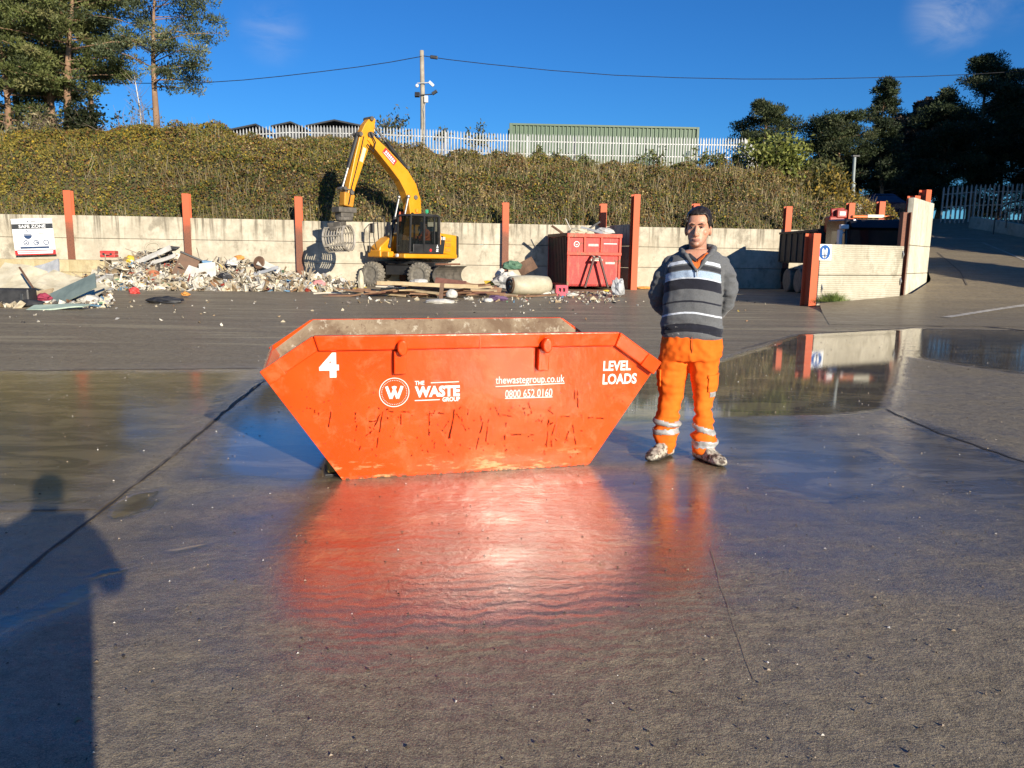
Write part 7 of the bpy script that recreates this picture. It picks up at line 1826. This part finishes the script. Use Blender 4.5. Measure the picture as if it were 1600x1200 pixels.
for left, py0, py1, sl in ((1, 657.5, 667.5, -.10), (1, 671, 681.5, .06), (0, 661, 672, -.28), (0, 684, 696, .02)):
    c0 = Lm(1042 if left else 1099, 660).x; zz = V[:, 2] - sl * (xs_ - c0) * 1.0 + wv
    keep = (zz < Zm(py0)) & (zz > Zm(py1)) & ((xs_ < mid_x) if left else (xs_ > mid_x))
    bv, bf = subset(V, N, F, keep, .003); mesh_obj('reflective_band', bv, bf, mat_refl, man, True, None, .003)
keep = (V[:, 2] < Zm(606)) & (V[:, 2] > Zm(618)) & (xs_ > Lm(1110, 610).x); bv, bf = subset(V, N, F, keep, .004); mesh_obj('reflective_patch', bv, bf, mat_refl, man, True, None, .003)
keep = (V[:, 2] < Zm(581)) & (V[:, 2] > Zm(608)) & (xs_ > Lm(1108, 590).x); bv, bf = subset(V, N, F, keep, .009); mesh_obj('cargo_pocket', bv, bf, mat_hv, man, True, None, .009)
keep = (V[:, 2] < Zm(578)) & (V[:, 2] > Zm(606)) & (xs_ < Lm(1036, 590).x); bv, bf = subset(V, N, F, keep, .009); mesh_obj('cargo_pocket', bv, bf, mat_hv, man, True, None, .009)
m = MB(); m.tube([Lm(1081, 527, -.150), Lm(1082, 545, -.158), Lm(1080, 556, -.135)], .0028, 5); m.build('fly_seam', M('dark orange seam', (.42, .07, .01), (.5, .09, .02), rough=.9), man)
# boots
def boot_mat():
    t = NT('muddy boots'); P = t.coord(); n = t.noise(P, 22, 7, .68); z = t.sep(P).outputs[2]
    c = t.mix(t.mr(n, .42, .56), (.055, .035, .025), (.46, .42, .34)); c = t.mix(t.mr(z, .035, .012), c, (.03, .025, .02))
    t.set(Base_Color=c, Roughness=.7, Normal=t.bump(n, .6, .006)); return t.m
mat_boot = boot_mat()
def boot(ank, d, seed):
    d = Vector(d).normalized(); s = Vector((-d.y, d.x, 0)); m = MB(); rs = []
    for t_, w, h, zb in ((-.075, .030, .05, .02), (-.065, .040, .095, .0), (-.03, .044, .13, .0), (.02, .044, .135, .0), (.07, .047, .108, .0), (.12, .052, .085, .0), (.165, .052, .072, .0), (.20, .042, .060, .004), (.222, .022, .042, .010)):
        ring = []
        for a in np.linspace(0, 2 * math.pi, 21)[:-1]:
            ca, sa = math.cos(a), math.sin(a); zz = (h / 2) * (1 + (abs(sa) ** .7) * (1 if sa > 0 else -1)); ring.append(Vector((ank.x, ank.y, 0)) + d * t_ + s * (math.copysign(abs(ca) ** .75, ca) * w) + Vector((0, 0, zb + zz * (1 - zb / max(h, .01)))))
        rs.append(ring)
    m.rings(rs); m.tube([Vector((ank.x, ank.y, .08)), Vector((ank.x, ank.y, .17))], .050, 16)
    V, N, F = bake(m, .006, 2); V = V + N * (nz(V, (40, 40, 40), seed) * .006)[:, None]; V[:, 2] = np.maximum(V[:, 2], .002); return mesh_obj('boot', V, F, mat_boot, man)
a1, a2 = Lm(1040, 706, 0), Lm(1098, 706, 0)
boot(Vector((a1.x, -.01, 0)), (-.38, -.92, 0), 1); boot(Vector((a2.x, -.005, 0)), (.74, -.67, 0), 2)

# ---- the photographer, whose shadow falls across the yard (stands behind the phone)
ph = thing('person', 'photographer in a dark jacket holding a phone, casting the long shadow at left', 'person', (0.02, -.42, 0), math.pi)
mat_jkt = M('dark jacket', (.02, .022, .03), (.035, .037, .045), rough=.8, scale=12)
m = MB(); head_shapes(m, Vector((0, -.02, 1.50)), 1.0); m.tube([(0, .03, 1.36), (0, .02, 1.55)], [.07, .058], 14)
V0, _, _ = None, None, None
# local front is -y, turned about so it faces the yard
tor = [(.86, .19, .14), (1.0, .205, .15), (1.15, .21, .15), (1.30, .225, .145), (1.40, .215, .12), (1.46, .15, .09), (1.50, .08, .07)]
m.rings([ell_ring((0, .02, z), a, b, 24) for z, a, b in tor])
PHN = Vector((.02, -.385, 1.40))
for s in (-1, 1):
    sh, el, wr = Vector((s * .20, .02, 1.40)), Vector((s * .285, -.05, 1.20)), Vector((s * .075, -.22, 1.26))
    m.tube([sh, sh.lerp(el, .5) + Vector((s * .01, .01, 0)), el, el.lerp(wr, .5), wr], [.072, .068, .058, .050, .036], 12)
    hand_shapes(m, wr, Vector((-s * .25, -.35, .6)), Vector((-s * .8, -.1, -.3)), Vector((-s * .5, .5, 0)))
    m.rings([ell_ring((s * (.095 + .02 * (1 - z)), .02 + dy, z), a, b, 18, 2.0) for z, a, b, dy in ((.92, .10, .12, 0), (.75, .092, .10, 0), (.5, .07, .075, -.01), (.3, .062, .07, .0), (.1, .05, .055, .01), (.05, .052, .06, .0))])
    m.rings([ell_ring((s * .115 + s * .01 * k, .05 - .05 * k, .05), .045, .035, 12) for k in range(2)]); m.ball((s * .125, -.03, .045), (.05, .14, .05), 12, 8)
V, N, F = bake(m, .011, 2); V[:, 1] = np.maximum(V[:, 1], -.405); mesh_obj('body', V, F, mat_jkt, ph)
phone = thing('smartphone', 'black smartphone held up by the photographer', 'phone', (0, -.12, 1.37), 0)
m = MB(); m.box((0, 0, 0), (.15, .009, .074)); m.build('case', mat_black, phone, bevel=.003)

# ---- the operator in the excavator cab
op = thing('person', 'excavator driver in an orange hi-vis jacket seated in the cab', 'person', EX + Tup @ Vector((-.32, .68, 1.44)), HA + R(90))
m = MB(); head_shapes(m, Vector((0, -.04, 1.16)), .95); m.tube([(0, .0, 1.04), (0, -.01, 1.2)], [.07, .055], 12)
m.rings([ell_ring((0, y, z), a, b, 20) for z, a, b, y in ((.46, .17, .13, .06), (.62, .18, .13, .05), (.80, .19, .13, .03), (.95, .20, .12, .02), (1.03, .17, .09, .01), (1.08, .08, .07, 0))])
for s in (-1, 1):
    m.tube([(s * .19, .02, .97), (s * .25, -.05, .76), (s * .22, -.18, .70), (s * .20, -.34, .74)], [.062, .056, .048, .036], 10); hand_shapes(m, (s * .20, -.34, .74), (0, -1, -.2), (-s, 0, .2), (0, 0, -1))
    m.tube([(s * .10, .05, .52), (s * .12, -.18, .54), (s * .13, -.40, .52), (s * .13, -.46, .3), (s * .13, -.48, .06)], [.09, .085, .065, .055, .045], 10); m.ball((s * .13, -.54, .045), (.045, .12, .045), 10, 6)
V, N, F = bake(m, .012, 2); mesh_obj('body', V, F, M('driver skin', (.45, .22, .14), (.52, .27, .18), rough=.6), op)
kp = (V[:, 2] > .58) & (V[:, 2] < 1.08); jv, jf = subset(V, N, F, kp, .012); mesh_obj('jacket', jv, jf, M('driver hi-vis', (.82, .14, .03), (.88, .22, .05), rough=.85, scale=8), op, True, None, .012)
kp = (V[:, 2] <= .60); jv, jf = subset(V, N, F, kp, .010); mesh_obj('trousers', jv, jf, M('driver work trousers', (.05, .05, .055), (.09, .09, .095), rough=.9), op, True, None, .01)
kp = (V[:, 2] > 1.30); jv, jf = subset(V, N, F, kp, .012); mesh_obj('hair', jv, jf, mat_hair, op, True, None, .01)
